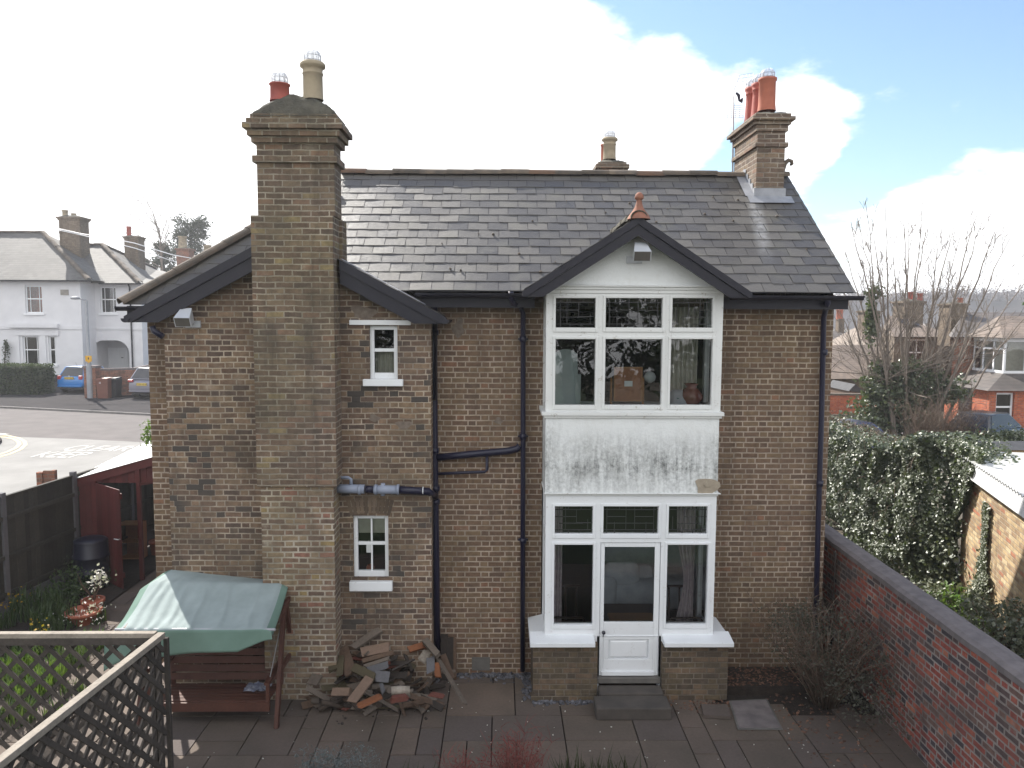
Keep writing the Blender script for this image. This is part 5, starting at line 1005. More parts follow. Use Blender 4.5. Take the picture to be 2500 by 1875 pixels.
rnd = random.Random(12); kinds = ['grey', 'brown', 'brown', 'dark', 'dark', 'grey', 'moss', 'red']
LAB = {k: f'{n} offcut jumbled among the others in the timber heap' for k, n in dict(grey='weathered grey', brown='dull brown', dark='blackened', moss='greenish', red='dark red').items()}
for k in range(150):
    x = rnd.gauss(-1.72, .42); x = min(max(x, -2.5), -.95); e_ = 1-((x+1.72)/.95)**2; yy = rnd.uniform(0, 1); top_ = .72*max(.08, e_)
    y = -.32-.78*yy; zmax = max(.04, top_*(1-.95*yy)); z = zmax*rnd.uniform(.25, .93); ln = rnd.uniform(.22, .68); a = rnd.gauss(0, .8); tl = rnd.gauss(0, .3); d = Vector((cos(a)*cos(tl), sin(a)*cos(tl)*.7, sin(tl)*.7-.1*sin(a)))
    c = Vector((x, y, max(z, .05))); p, q = c-d*ln/2, c+d*ln/2; dz_ = max(0, .025-min(p.z, q.z)); p.z += dz_; q.z += dz_
    if max(p.y, q.y) > -.29: sh = max(p.y, q.y)+.29; p.y -= sh; q.y -= sh
    kd = rnd.choice(kinds); plank(p, q, rnd.uniform(.04, .12), rnd.uniform(.012, .032), kd, LAB[kd], up=(rnd.gauss(0, .3), -.5, 1), seed=k)
for k in range(16):
    x = rnd.gauss(-1.75, .38); y = rnd.uniform(-1.15, -.4); a = rnd.gauss(0, .9); ln = rnd.uniform(.18, .34); r0 = rnd.uniform(.028, .05); z = max(r0, .5*max(.1, 1-((x+1.75)/.9)**2)*(1-(-y-.4)/.9)*rnd.uniform(.3, .95)); d = Vector((cos(a), sin(a)*.7, rnd.gauss(0, .25))).normalized(); c = Vector((x, y, z+.03)); m = MB(); m.tube([c-d*ln/2, c-d*ln*.15+Vector((0, 0, .006)), c+d*ln*.2, c+d*ln/2], [r0, r0*1.06, r0*.97, r0*.92], 9, 0); tag(m.build('split_log', 'bark_dark' if k % 3 else 'bark', None), 'short round bark-covered log lodged in the timber heap', 'log', GT)
for i, (x, lab) in enumerate(((1345, 'dark board standing against the wall right of the soil pipe'), (1395, 'middle dark board standing right of the soil pipe'), (1440, 'lighter narrow board standing last in the row by the soil pipe'))):
    a, b = P(*z4(x, 605), -.22), P(*z4(x, 255+10*i), -.05); o = plank((a.x, -.22, .01), (b.x, -.06, b.z), .11 if i < 2 else .05, .03, ('dark', 'dark', 'brown')[i], lab, up=(0, 1, .2), name='leaning_board'); o['group'] = 'boards leaning beside the soil pipe'
scatter_chips('wood_rubble', 150, lambda r: (min(max(r.normal(-1.75, .38), -2.5), -.95), -.40-min(1.0, abs(r.normal(0, .42))), .0), .02, 'w_dark', 8, 'dark crumbs of bark and rubble under the timber heap', 'rubble', .5)
# --- lattice screens near the camera
TZ = 1.90; tc_ = G(395, 1543, TZ)
def trellis(p, q, label, toprail='trellis_top', pitch=.155, ztop=TZ, front=-1):
    p, q = Vector(p), Vector(q); L = (q-p).length; d = (q-p)/L; nrm = Vector((0, 0, 1)).cross(d); e = empty('trellis_screen', (p.x, p.y, 0), label, 'trellis', 'lattice screens round the garden corner')
    m = MB(); hgt = ztop-.10; lw_ = .046; st = pitch*math.sqrt(2); rnd = random.Random(int(L*100))
    for s in (-1, 1):
        k = -hgt if s > 0 else 0; u0 = -hgt-.05
        uu = u0
        while uu < L+hgt:
            # a lath from (uu, z=.1) rising along s
            a_u, a_z, b_u, b_z = uu, .08, uu+s*(hgt), .08+hgt
            # clip to 0..L
            pts = []
            t0, t1 = 0.0, 1.0; du = b_u-a_u
            for lim, sg in ((0, 1), (L, -1)):
                f0 = (a_u-lim)*sg; f1 = (b_u-lim)*sg
                if f0 < 0 and f1 < 0: t0 = 2
                elif f0 < 0: t0 = max(t0, f0/(f0-f1))
                elif f1 < 0: t1 = min(t1, f0/(f0-f1))
            if t0 < t1-.03:
                A = p+d*(a_u+du*t0)+Vector((0, 0, a_z+hgt*t0))+nrm*(.0105*s); B = p+d*(a_u+du*t1)+Vector((0, 0, a_z+hgt*t1))+nrm*(.0105*s); m.beam(A, B, .018, lw_, nrm.cross((B-A).normalized()))
            uu += st+rnd.uniform(-.012, .012)
    m.build('lattice', 'trellis', e)
    MB().beam(p+Vector((0, 0, ztop-.03)), q+Vector((0, 0, ztop-.03)), .075, .06).build('top_rail', toprail, e, bevel=.005)
    MB().beam(p+Vector((0, 0, ztop-.085))+nrm*.028*front, q+Vector((0, 0, ztop-.085))+nrm*.028*front, .025, .075).build('batten', 'trellis', e)
    MB().beam(p+d*.03+Vector((0, 0, 0))+nrm*.03*front, p+d*.03+Vector((0, 0, ztop-.061))+nrm*.03*front, .045, .045, d).build('end_batten', 'trellis', e)
    return e
tL = Vector((-9.0, tc_.y-.02, 0)); c0_ = Vector((tc_.x, tc_.y, 0)); tN = G(0, 1852, TZ); tN.z = 0; dN = (tN-c0_).normalized()
trellis(c0_-Vector((.06, 0, 0)), (-6.4, tc_.y-.02, 0), 'lattice screen running across to the left, in front of the flower bed', front=1); trellis(c0_, c0_+dN*3.4, 'lattice screen running towards the viewer from the corner post')
e = tag(MB().box(c0_.x+.01, c0_.x+.055, c0_.y-.0, c0_.y+.05, 0, TZ-.07).build('trellis_post', 'trellis', None, bevel=.005), 'square grey corner post where the two lattice screens meet', 'post')
# --- close-boarded fence on the left
pA, pB = Vector((-8.18, 3.89, 0)), Vector((-8.40, 2.1, 0)); dF = (pA-pB).normalized(); fe = empty('board_fence', pB, 'dark close-boarded fence with concrete posts and gravel boards on the left', 'fence'); FZ = 2.12; nF = Vector((dF.y, -dF.x, 0)); step_ = (pA-pB).length
for k in range(-3, 5):
    a = pB+dF*step_*k; MB().beam(a, a+Vector((0, 0, FZ+.04)), .09, .10, dF).build('post', 'fence_post', fe, bevel=.008)
    if k == 4: break
    b = a+dF*step_; MB().beam(a+dF*.06+Vector((0, 0, .16)), b-dF*.06+Vector((0, 0, .16)), .04, .30).build('gravel_board', 'fence_post', fe)
    m = MB(); rnd = random.Random(k+40); u = .055
    while u < step_-.06:
        w_ = .105; gp = .004 if rnd.random() > .06 else .012; q = a+dF*u; m.beam(q+dF*w_/2+Vector((0, 0, .315)), q+dF*w_/2+Vector((0, 0, FZ-.05+rnd.uniform(-.01, .01))), w_, .014, nF); u += w_+gp
    m.build('boards', 'fence', fe); m = MB()
    for z in (.42, 1.05, 1.72): m.beam(a+dF*.05+Vector((0, 0, z))+nF*.03, b-dF*.05+Vector((0, 0, z))+nF*.03, .04, .07)
    m.beam(a+dF*.05+Vector((0, 0, FZ-.035)), b-dF*.05+Vector((0, 0, FZ-.035)), .06, .025); m.build('rail', 'fence', fe)
# wooden box standing beyond the fence (its top shows over it)
a = P(120, 1170, 5.0); MB_ = MB(); x, z = a.x, a.z; MB_.box(x-.20, x-.08, 4.9, 5.0, 0, z+.16); MB_.box(x-.079, x+.1, 4.93, 5.0, 0, z+.19); MB_.box(x+.101, x+.17, 4.9, 5.0, 0, z+.2); tag(MB_.build('gate_pier', 'brick_far'), 'brown gate pier whose top shows over the board fence', 'pier')
# --- red boarded lean-to with a pale corrugated roof
le = empty('lean_to', (-7.4, 4.0, 0), 'dark red boarded lean-to with a white corrugated roof between fence and house', 'lean-to'); LY = 4.0
tl, tr = P(190, 1170, LY), P(372, 1119, LY); tr2 = tl+(tr-tl)*2.0; xd = -7.05
def fz(x): return tl.z+(x-tl.x)*(tr.z-tl.z)/(tr.x-tl.x)
def boards(name, p, q, z0, zf, mat, parent, w=.12, th=.018):
    m = MB(); p, q = Vector(p), Vector(q); L = (q-p).length; d = (q-p)/L; n_ = Vector((d.y, -d.x, 0)); u = 0
    while u < L-.01:
        b = min(u+w-.004, L); A = p+d*u; B = p+d*b; m.prism([A+Vector((0, 0, z0)), B+Vector((0, 0, z0)), B+Vector((0, 0, zf(B.x))), A+Vector((0, 0, zf(A.x)))], n_*th); u += w
    return m.build(name, mat, parent)
boards('front_wall', (tl.x+.02, LY, 0), (xd-.75, LY, 0), .02, lambda x: fz(x)-.02, 'shed_red', le); boards('back_wall', (-8.1, 8.6, 0), (-4.95, 8.6, 0), .02, lambda x: fz(x)-.2, 'shed_red', le)
m = MB(); m.prism([(tl.x, LY-.05, tl.z-.14), (tr2.x, LY-.05, tr2.z-.14), (tr2.x, LY-.05, tr2.z+.02), (tl.x, LY-.05, tl.z+.02)], (0, .03, 0)); m.build('fascia', 'shed_red', le)
boards('upper_panel', (xd-.74, LY+.02, 0), (tr2.x-.05, LY+.02, 0), 1.92, lambda x: fz(x)-.02, 'shed_red', le)
m = MB(); n = 120; g = []
for i in range(n+1):
    y = LY-.08+4.1*i/n
    for x in np.linspace(tl.x-.1, tr2.x, 5): g.append((x, y, fz(x)+.035+.06*(y-LY)+.018*sin(i*1.7)))
m.add(g, [(i*5+j, i*5+j+1, (i+1)*5+j+1, (i+1)*5+j) for i in range(n) for j in range(4)], 0, True); m.build('roof_sheet', 'corrugated', le)
dl = boards('door', (xd-.74, LY-.03, 0), (xd+.02, LY-.66, 0), .06, lambda x: 1.93, 'shed_red', le); m = MB(); m.beam((xd-.7, LY-.01, 1.80), (xd+.02, LY-.62, 1.80), .03, .1); m.beam((xd-.7, LY-.01, .3), (xd+.02, LY-.62, .3), .03, .1); m.build('ledge', 'shed_red', dl); hd = Vector((xd-.02, LY-.66, 1.0)); MB().tube([hd, hd+Vector((.0, -.06, .01)), hd+Vector((-.08, -.05, .02))], .012, 6).build('handle', 'silver', dl)
m = MB(); m.beam((xd+.06, LY, 0), (xd+.06, LY, fz(xd)-.05), .07, .07, (0, 1, 0)); m.beam((xd+.06, LY-.02, 1.9), (xd+1.2, LY+.9, 1.9), .07, .05); m.build('door_frame', 'shed_red', le)
bk = empty('shelf_unit', (-6.75, 5.4, 0), 'orange pine shelf unit standing inside the red lean-to doorway', 'shelves'); sx = P(350, 1290, 5.3).x; m = MB(); sx0, sx1 = sx-.55, sx; zt_ = P(340, 1275, 5.3).z
m.box(sx0, sx0+.02, 5.1, 5.45, 0, zt_); m.box(sx1-.02, sx1, 5.1, 5.45, 0, zt_); m.build('side_panel', 'pine', bk); m = MB(); [m.box(sx0+.021, sx1-.021, 5.12, 5.44, zz_, zz_+.02) for zz_ in (.05, zt_*.5, zt_-.021)]; m.build('shelf', 'pine_pale', bk); MB().box(sx0+.0205, sx1-.0205, 5.441, 5.449, .0, zt_).build('back_panel', 'pine', bk)
lathe_thing('flower_pot', (sx1+.16, 5.6, 0), [(.13, 0), (.17, .25), (.19, .26), (.19, .32), (.15, .3)], 'terracotta', 'terracotta pot on the floor behind the pine shelf unit', 'pot'); m = MB(); m.box(sx1+.02, sx1+.5, 6.4, 6.8, .0, 1.25); m.prism([(sx1+.1, 6.38, .95), (sx1+.34, 6.38, .9), (sx1+.34, 6.38, 1.02), (sx1+.14, 6.38, 1.06)], (0, .01, 0), 1); tag(m.build('storage_box', ['butt', 'sign_yellow'], None, bevel=.03), 'dark box with a yellow patch at the back of the lean-to', 'box')
fl_ = MB(); fl_.quad((-8.0, 4.1, -.02), (-4.95, 4.1, -.02), (-4.95, 8.55, -.02), (-8.0, 8.55, -.02)); structure(fl_, 'lean_to_floor', 'slab')
wb = empty('water_butt', (-7.72, 3.55, 0), 'dark blue ribbed plastic water butt in front of the red lean-to', 'water butt'); MB().lathe((-7.72, 3.55, 0), [(.26, 0), (.29, .1), (.3, .3), (.315, .31), (.315, .35), (.3, .36), (.305, .6), (.32, .61), (.32, .65), (.305, .66), (.29, .88), (.27, .92)], 28).build('barrel', 'butt', wb); MB().lathe((-7.72, 3.55, .92), [(.29, -.02), (.29, .02), (.2, .05), (.05, .06), (.001, .06)], 28).build('lid', 'butt', wb)
# --- beds and pots
pc = G(205, 1520); e = empty('bowl_planter', pc, 'wide terracotta bowl of dark soil in the flower bed', 'planter'); MB().lathe(pc, [(.17, 0), (.26, .16), (.285, .17), (.285, .22), (.25, .21), (.24, .16), (.001, .17)], 26).build('bowl', 'terracotta', e); leaves('leaf_litter', 'litter', ell(pc+Vector((0, 0, .18)), (.14, .14, .02), 40, 3), .04, e)
pc2 = pc+Vector((-.02, .35, 0)); e = empty('potted_plant', pc2, 'small potted shrub with pale shining leaves behind the terracotta bowl', 'plant'); MB().lathe(pc2, [(.13, 0), (.17, .22), (.19, .22), (.19, .28), (.16, .27)], 22).build('pot', 'terracotta', e); m = MB(); twigs(m, pc2+Vector((0, 0, .25)), 7, .45, .25, 5, .008); m.build('stem', 'twig_brown', e); r = np.random.default_rng(4); leaves('foliage', 'petal', np.array(pc2)+np.array((.08, 0, .62))+r.normal(size=(60, 3))*(.10, .10, .10), .06, e, .6)
GB = 'green clumps in the flower bed'
def clump(name, px, py, n, rad, h, mat, label, kind='blade', seed=1, size=.06, z=0):
    p = G(px, py, z); e = empty(name, p, label, 'plant', GB)
    if kind == 'blade': blades('foliage', mat, p, n, rad, h, seed, e)
    else: leaves('foliage', mat, ell(p+Vector((0, 0, h*.45)), (rad, rad, h*.6), n, seed, .3, .4, .01), size, e, .6, seed)
    return e
clump('bushy_plant', 200, 1440, 1500, .55, .55, 'bedgreen', 'low feathery green bush at the foot of the water butt', 'l', 3, .06); clump('bushy_plant', 160, 1475, 700, .35, .4, 'bedgreen', 'darker green mound between the low bush and the fence', 'l', 4, .06); clump('strappy_plant', 95, 1500, 260, .4, .5, 'bedgreen', 'strappy dark leaves against the gravel board', 'blade', 5); clump('strappy_plant', 130, 1530, 220, .35, .4, 'bedgreen', 'strappy leaves left of the terracotta bowl', 'blade', 6)
for i, (x, y, lab) in enumerate(((45, 1505, 'yellow daffodils nearest the fence post'), (12, 1530, 'yellow daffodils at the left edge of the bed'), (105, 1590, 'few yellow daffodils seen through the lattice'))):
    e = clump('daffodil_clump', x, y, 60, .15, .32, 'bedgreen', lab, 'blade', 10+i); p = G(x, y); r = np.random.default_rng(i); leaves('flower', 'daffodil', np.array(p)+np.array((0, 0, .36))+r.normal(size=(22, 3))*(.12, .12, .05), .042, e, .8)
gl = [(40, 1640, .3, 'first'), (75, 1700, .3, ''), (110, 1600, .28, ''), (110, 1670, .34, ''), (35, 1760, .3, ''), (170, 1625, .28, ''), (215, 1585, .26, ''), (60, 1600, .3, ''), (20, 1690, .3, ''), (140, 1750, .22, ''), (180, 1690, .2, '')]
lab_ = ['bright strappy clump at the near left behind the lattice', 'bright green clump below the middle of the lattice', 'pale clump just under the lattice rail', 'largest bright green clump behind the lattice', 'clump at the lowest left of the bed', 'bluish clump beside the path under the rail', 'fresh green clump where the lattice meets the path', 'dark clump close to the rail on the left', 'dusty clump at the left frame edge', 'sparse clump on the edge of the path', 'thin clump nearest the path']
for i, (x, y, h, _) in enumerate(gl): clump('strappy_plant', x, y, 170 if i < 9 else 60, .26 if i < 9 else .18, h, 'grass' if i in (1, 3, 6, 0) else 'bedgreen', lab_[i], 'blade', 30+i)
e = clump('flower_clump', 235, 1520, 60, .16, .25, 'bedgreen', 'small white flowers right of the terracotta bowl', 'blade', 61); p = G(235, 1520); leaves('flower', 'petal', np.array(p)+np.array((0, 0, .28))+np.random.default_rng(2).normal(size=(40, 3))*(.13, .1, .05), .06, e, .5); e = clump('flower_clump', 160, 1535, 60, .2, .2, 'bedgreen', 'white flowers below the terracotta bowl by the rail', 'blade', 62); p = G(160, 1535); leaves('flower', 'petal', np.array(p)+np.array((.2, 0, .2))+np.random.default_rng(3).normal(size=(60, 3))*(.25, .12, .05), .06, e, .5)
# --- shrubs round the patio
sb = empty('twiggy_shrub', (4.35, -.95, 0), 'large grey-green twiggy shrub in the corner by the garden wall', 'shrub'); m = MB(); twigs(m, (4.35, -.95, 0), 110, 1.3, .95, 7, .009, 0, 4, 4, 6); m.build('branch', 'twig_brown', sb)
pts = np.concatenate([ell((4.35, -1.0, .85), (.75, .65, .5), 2600, 3, .35, .5, .1), ell((4.05, -.6, 1.02), (.45, .4, .28), 900, 4, .3, .5, .1), ell((4.6, -1.6, .5), (.6, .6, .42), 1300, 5, .3, .5, .05)]); leaves('foliage', 'shrub', pts, .04, sb, .5, 3)
a = G(1255, 1875); rs = empty('red_stemmed_shrub', (.17, -3.05, 0), 'red-twigged shrub at the bottom edge of the photo', 'shrub'); m = MB(); twigs(m, (.17, -3.05, .0), 70, .72, .34, 8, .006, 0, 4, 3, 5); m.build('twig', 'twig_red', rs); leaves('foliage', 'twig_red', ell((.17, -3.05, .58), (.3, .3, .17), 420, 3, .2, .5), .024, rs, .5)
rs = empty('red_stemmed_shrub', (-.35, -3.15, 0), 'lower red-twigged shrub left of the taller red one', 'shrub'); m = MB(); twigs(m, (-.35, -3.15, .0), 60, .55, .35, 9, .006, 0, 4, 3, 4); m.build('twig', 'twig_red', rs); leaves('foliage', 'twig_red', ell((-.35, -3.15, .44), (.33, .3, .13), 350, 5, .2, .5), .024, rs, .5)
lv = empty('lavender_bush', (-1.72, -2.95, 0), 'silvery grey lavender mound at the bottom of the photo', 'shrub'); leaves('foliage', 'lavender', ell((-1.72, -2.95, .28), (.52, .36, .26), 3200, 6, .4, .35, .0), .045, lv, .22, up=1.2)
for i, (x, lab) in enumerate(((.85, 'dark spiky rosemary right of the red twigs'), (1.25, 'last dark spiky rosemary on the right at the bottom edge'), (-.85, 'dark spiky tuft between lavender and red twigs'))):
    e = empty('rosemary_bush', (x, -3.2, 0), lab, 'shrub', 'spiky tufts along the bottom edge'); blades('foliage', 'rosemary', (x, -3.2, 0), 300, .3, .52 if i < 2 else .42, 70+i, e, .014, .35)
# ================================================================== THE STREET ON THE LEFT
def Q(px, py, Y): return P(px, py, Y)
def ribbon(name, pts, z, mat, kind='structure'):
    m = MB().poly([(p[0], p[1], z) for p in pts]); return tag(m.build(name, mat), None, None, None, kind)
k0, k1 = G(-200, 985), G(700, 1030)               # kerb of the far footway
def kl(x): return k0.y+(x-k0.x)*(k1.y-k0.y)/(k1.x-k0.x)
ribbon('road', [(-75, 10), (-8.7, 10), (-8.6, 45), (-75, 60)], -.03, 'asphalt')
ribbon('side_road', [G(-300, 1052)[:2], G(0, 1064)[:2], G(180, 1070)[:2], G(365, 1079)[:2], (-10.5, 17), (-10.0, 6), (-11, -2), (-40, -2), (-45, 18)], -.022, 'asphalt_worn')
fw_ = MB(); a, b = Vector((-70, kl(-70), 0)), Vector((-12, kl(-12), 0)); fw_.poly([(a.x, a.y+.15, .06), (b.x, b.y+.15, .06), (b.x, 47.5, .06), (a.x, 60, .06)]); structure(fw_, 'footway', 'asphalt_dark')
kb = MB(); kb.prism([(a.x, a.y, -.03), (b.x, b.y, -.03), (b.x, b.y+.15, -.03), (a.x, a.y+.15, -.03)], (0, 0, .1)); structure(kb, 'kerb', 'kerb')
# double yellow lines round the junction corner, give-way dash and worn lettering
def strip(pts, w, z, mat, label):
    m = MB(); L = []
    for i, p in enumerate(pts):
        d = (Vector(pts[min(i+1, len(pts)-1)])-Vector(pts[max(i-1, 0)])); n_ = Vector((-d.y, d.x, 0)).normalized()*w/2; L.append((Vector(p)-n_, Vector(p)+n_))
    for (a, b), (c, d) in zip(L, L[1:]): m.quad((a.x, a.y, z), (c.x, c.y, z), (d.x, d.y, z), (b.x, b.y, z))
    return tag(m.build('road_marking', mat), None, None, None, 'structure')
def bez(px): return [G(*p) for p in px]
strip(bez([(-20, 1064), (10, 1066), (35, 1071), (46, 1078), (47, 1084), (38, 1093), (18, 1102), (-10, 1111), (-60, 1124)]), .15, -.014, 'yellow_line', '')
strip(bez([(-20, 1060.5), (16, 1062), (44, 1068), (60, 1077), (62, 1085), (50, 1096), (25, 1107), (-10, 1117), (-60, 1131)]), .15, -.014, 'yellow_line', '')
isl = MB(); isl.prism([G(*p)+Vector((0, 0, -.03)) for p in ((-90, 1072), (-20, 1071), (0, 1073), (5, 1078), (0, 1084), (-20, 1094), (-90, 1110))], (0, 0, .13)); structure(isl, 'corner_pavement', 'asphalt_dark')
strip(bez([(-30, 1058), (0, 1060), (9, 1061)]), .5, -.012, 'white_line', '')
def text_mesh(o, mat):
    bpy.context.view_layer.update(); me = bpy.data.meshes.new_from_object(o.evaluated_get(bpy.context.evaluated_depsgraph_get())); me.materials.clear(); me.materials.append(M[mat]); n = bpy.data.objects.new(o.name.split('.')[0], me); COL.objects.link(n); n.location, n.rotation_euler, n.scale = o.location, o.rotation_euler, o.scale; bpy.data.objects.remove(o); return n
def road_text(word, px, size, sx, rot):
    cu = bpy.data.curves.new('road_lettering', 'FONT'); cu.body = word; cu.size = size; cu.align_x = 'CENTER'; o = bpy.data.objects.new('road_lettering', cu); COL.objects.link(o); p = G(*px); o.location = (p.x, p.y, -.012); o.scale = (sx, 1, 1); o.rotation_euler = (0, 0, rot); return tag(text_mesh(o, 'white_line'), None, None, None, 'structure')
road_text('KEEP', (128, 1116), 1.7, .5, R(-3)); road_text('CLEAR', (222, 1100), 1.7, .5, R(-3))
# --- white house
LY_ = 47.0; wh = empty('white_house', Q(60, 935, LY_), 'white stuccoed house with hipped slate roofs and garage arch across the street', 'house')
S_ = 2.7644
def zz1(x, y): return x/S_, 480+y/S_
def wr(x0, y0, x1, y1, Y=LY_): a, b = P(*zz1(x0, y0), Y), P(*zz1(x1, y1), Y); return a.x, b.x, b.z, a.z
xr = P(200, 800, LY_).x; YR = LY_+2.0; xr2 = P(347, 800, YR).x; ez1 = P(100, 684, LY_).z; ez2 = P(280, 692, YR).z
wn = [wr(165, 600, 290, 787), wr(150, 940, 268, 1135), wr(325, 940, 383, 1135)]; wn2 = [wr(672, 608, 788, 787, YR)]; gar = wr(612, 970, 880, 1250, YR); gar = (gar[0], gar[1], 0, gar[3])
m = MB(); sheet(m, -48, xr, 0, ez1, LY_, wn); sheet(m, xr, xr2, 0, ez2, YR, wn2+[gar]); m.quad((xr, LY_, 0), (xr, YR, 0), (xr, YR, ez1), (xr, LY_, ez1)); m.quad((xr2, YR, 0), (xr2, YR+22, 0), (xr2, YR+22, ez2), (xr2, YR, ez2)); m.quad((-48, LY_, ez1), (xr, LY_, ez1), (xr, LY_+12, ez1), (-48, LY_+12, ez1))
for h in wn: reveals(m, h, LY_, .18)
for h in wn2: reveals(m, h, YR, .18)
gd_ = 2.6; m.quad((gar[0], YR, 0), (gar[0], YR+gd_, 0), (gar[0], YR+gd_, gar[3]), (gar[0], YR, gar[3])); m.quad((gar[1], YR+gd_, 0), (gar[1], YR, 0), (gar[1], YR, gar[3]), (gar[1], YR+gd_, gar[3])); m.quad((gar[0], YR, gar[3]), (gar[1], YR, gar[3]), (gar[1], YR+gd_, gar[3]), (gar[0], YR+gd_, gar[3])); m.quad((gar[0], YR+gd_, 0), (gar[1], YR+gd_, 0), (gar[1], YR+gd_, gar[3]), (gar[0], YR+gd_, gar[3]))
for s, x in ((1, gar[0]), (-1, gar[1])):            # rounded shoulders of the arch
    rr = 1.0; pts = [(x, YR-.004, gar[3]+.01)]+[(x+s*(rr-rr*sin(t)), YR-.004, gar[3]-rr+rr*cos(t)+.01) for t in np.linspace(0, math.pi/2, 8)]; m.prism(pts, (0, .2, 0))
m.build('wall', 'white_far', wh)
m = MB(); a, b = zz1(0, 880), zz1(560, 890); z = P(100, 480+895/S_, LY_).z; m.box(-48, xr+.05, LY_-.06, LY_-.002, z, z+.25); z2 = P(280, 480+898/S_, YR).z; m.box(xr+.02, xr2+.06, YR-.06, YR-.002, z2, z2+.14); c = wr(70, 858, 402, 885); m.box(c[0], c[1], LY_-.3, LY_-.061, c[2], c[3]); c = wr(95, 905, 400, 938); m.box(c[0], c[1], LY_-.10, LY_-.002, c[2], c[3]); c = wr(95, 938, 150, 1140); m.box(c[0]+.1, c[1]-.1, LY_-.08, LY_-.002, c[2]-1, c[3]); c = wr(272, 938, 320, 1140); m.box(c[0], c[1], LY_-.08, LY_-.002, c[2]-1.6, c[3]); m.build('moulding', 'white_far', wh)
m = MB(); c = wr(0, 1238, 400, 1270); m.box(-48, xr+.03, LY_-.05, LY_-.003, 0, .62); m.build('plinth', 'dark', wh)
def far_window(h, Y, parent, name='window', frame='white_pvc', bars=(.25, .78), mid=.52, inside=None):
    x0, x1, z0, z1 = h; w_ = .09; m = MB(); y = Y+.12
    m.box(x0, x0+w_, y, y+.06, z0, z1); m.box(x1-w_, x1, y, y+.06, z0, z1); m.box(x0+w_+.002, x1-w_-.002, y, y+.06, z0, z0+w_); m.box(x0+w_+.002, x1-w_-.002, y, y+.06, z1-w_, z1); zm = z0+(z1-z0)*mid; m.box(x0+w_+.002, x1-w_-.002, y, y+.06, zm-.04, zm+.04)
    for b in bars: x = x0+(x1-x0)*b; m.box(x-.02, x+.02, y+.01, y+.05, z0+w_+.001, z1-w_-.001)
    m.box(x0-.12, x1+.12, Y-.1, Y-.004, z0-.14, z0-.002); f = m.build(name, frame, parent); MB().quad((x0+w_, y+.03, z0+w_), (x1-w_, y+.03, z0+w_), (x1-w_, y+.03, z1-w_), (x0+w_, y+.03, z1-w_)).build('pane', 'glass', f)
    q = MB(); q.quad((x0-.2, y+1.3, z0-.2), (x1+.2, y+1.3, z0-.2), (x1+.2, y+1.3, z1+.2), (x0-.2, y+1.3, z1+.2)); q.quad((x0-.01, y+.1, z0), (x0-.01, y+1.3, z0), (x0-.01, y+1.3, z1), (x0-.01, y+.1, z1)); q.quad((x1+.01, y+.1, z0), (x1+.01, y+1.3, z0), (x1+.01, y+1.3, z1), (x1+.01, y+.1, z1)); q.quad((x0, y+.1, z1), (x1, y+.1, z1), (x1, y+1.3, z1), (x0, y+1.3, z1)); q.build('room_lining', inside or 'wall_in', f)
    return f
far_window(wn[0], LY_, wh, inside='terracotta'); far_window(wn[1], LY_, wh, bars=(.2, .85)); far_window(wn[2], LY_, wh, bars=(.75,)); far_window(wn2[0], YR, wh)
c = wr(695, 1020, 868, 1250, YR+gd_-.1); m = MB(); m.box(c[0], c[1], YR+gd_-.08, YR+gd_-.02, 0, c[3]); [m.box(x, x+.03, YR+gd_-.1, YR+gd_-.081, .1, c[3]-.1) for x in np.linspace(c[0]+.3, c[1]-.3, 7)]; gdoor = m.build('garage_door', 'white_pvc', wh); q = P(*zz1(826, 1087), YR+gd_-.1); MB().box(q.x-.08, q.x+.08, YR+gd_-.14, YR+gd_-.10, q.z-.03, q.z+.03).build('handle', 'dark', gdoor)
c = wr(408, 628, 465, 665); MB().box(c[0], c[1], LY_-.03, LY_-.002, c[2], c[3]).build('date_plaque', 'plaque', wh)
ra, rb = P(-60, 566, LY_+5), P(105, 568, LY_+5); m = MB(); e0 = P(218, 684, LY_-.5); eL = Vector((-50, LY_-.5, e0.z)); rL = Vector((-50, LY_+5, rb.z))
m.poly([eL, e0, rb, rL]); m.poly([e0, (e0.x, LY_+11, e0.z), rb]); m.poly([rL, rb, (e0.x, LY_+11, e0.z), (-50, LY_+11, e0.z)]); m.build('roof', 'slate_far', wh)
r0, r1 = P(195, 598, YR+5), P(250, 598, YR+5); ea, eb = P(205, 691, YR-.5), P(342, 691, YR-.5); rd = P(384, 658, YR+19); ed = Vector((eb.x, YR+24, eb.z)); m = MB(); m.poly([ea, eb, r1, r0]); m.poly([eb, ed, rd, r1]); m.poly([r0, r1, rd, (r0.x, YR+19, rd.z-.5)]); m.poly([ea, r0, (r0.x, YR+19, rd.z-.5), (ea.x, YR+24, ea.z)]); m.build('roof', 'slate_far', wh)
for a_, b_, r_ in ((e0, rb, .2), (eb, r1, .2), (rL, rb, .16), (r0, r1, .16), (r1, rd, .16)): m = MB(); half_tiles(m, a_+Vector((0, 0, .055)), b_+Vector((0, 0, .055)), r_, .5, 2); m.build('ridge_tile', 'ridge', wh)
m = MB(); gutter(m, -48, e0.x+.1, LY_-.58, e0.z-.02, .09); gutter(m, e0.x-.3, eb.x+.1, YR-.58, eb.z-.02, .09); m.build('gutter', 'dark', wh)
for pts, Y in (([(549, 565), (555, 640), (562, 760), (575, 1135)], YR-.1), ([(865, 592), (874, 615), (882, 760), (895, 1135)], YR-.12), ([(612, 975), (622, 1140)], YR-.1)):
    t = MB(); t.tube([P(*zz1(*p), Y) for p in pts]+[Vector((P(*zz1(*pts[-1]), Y).x, Y, .1))], .06, 8); t.build('downpipe', 'dark', wh)
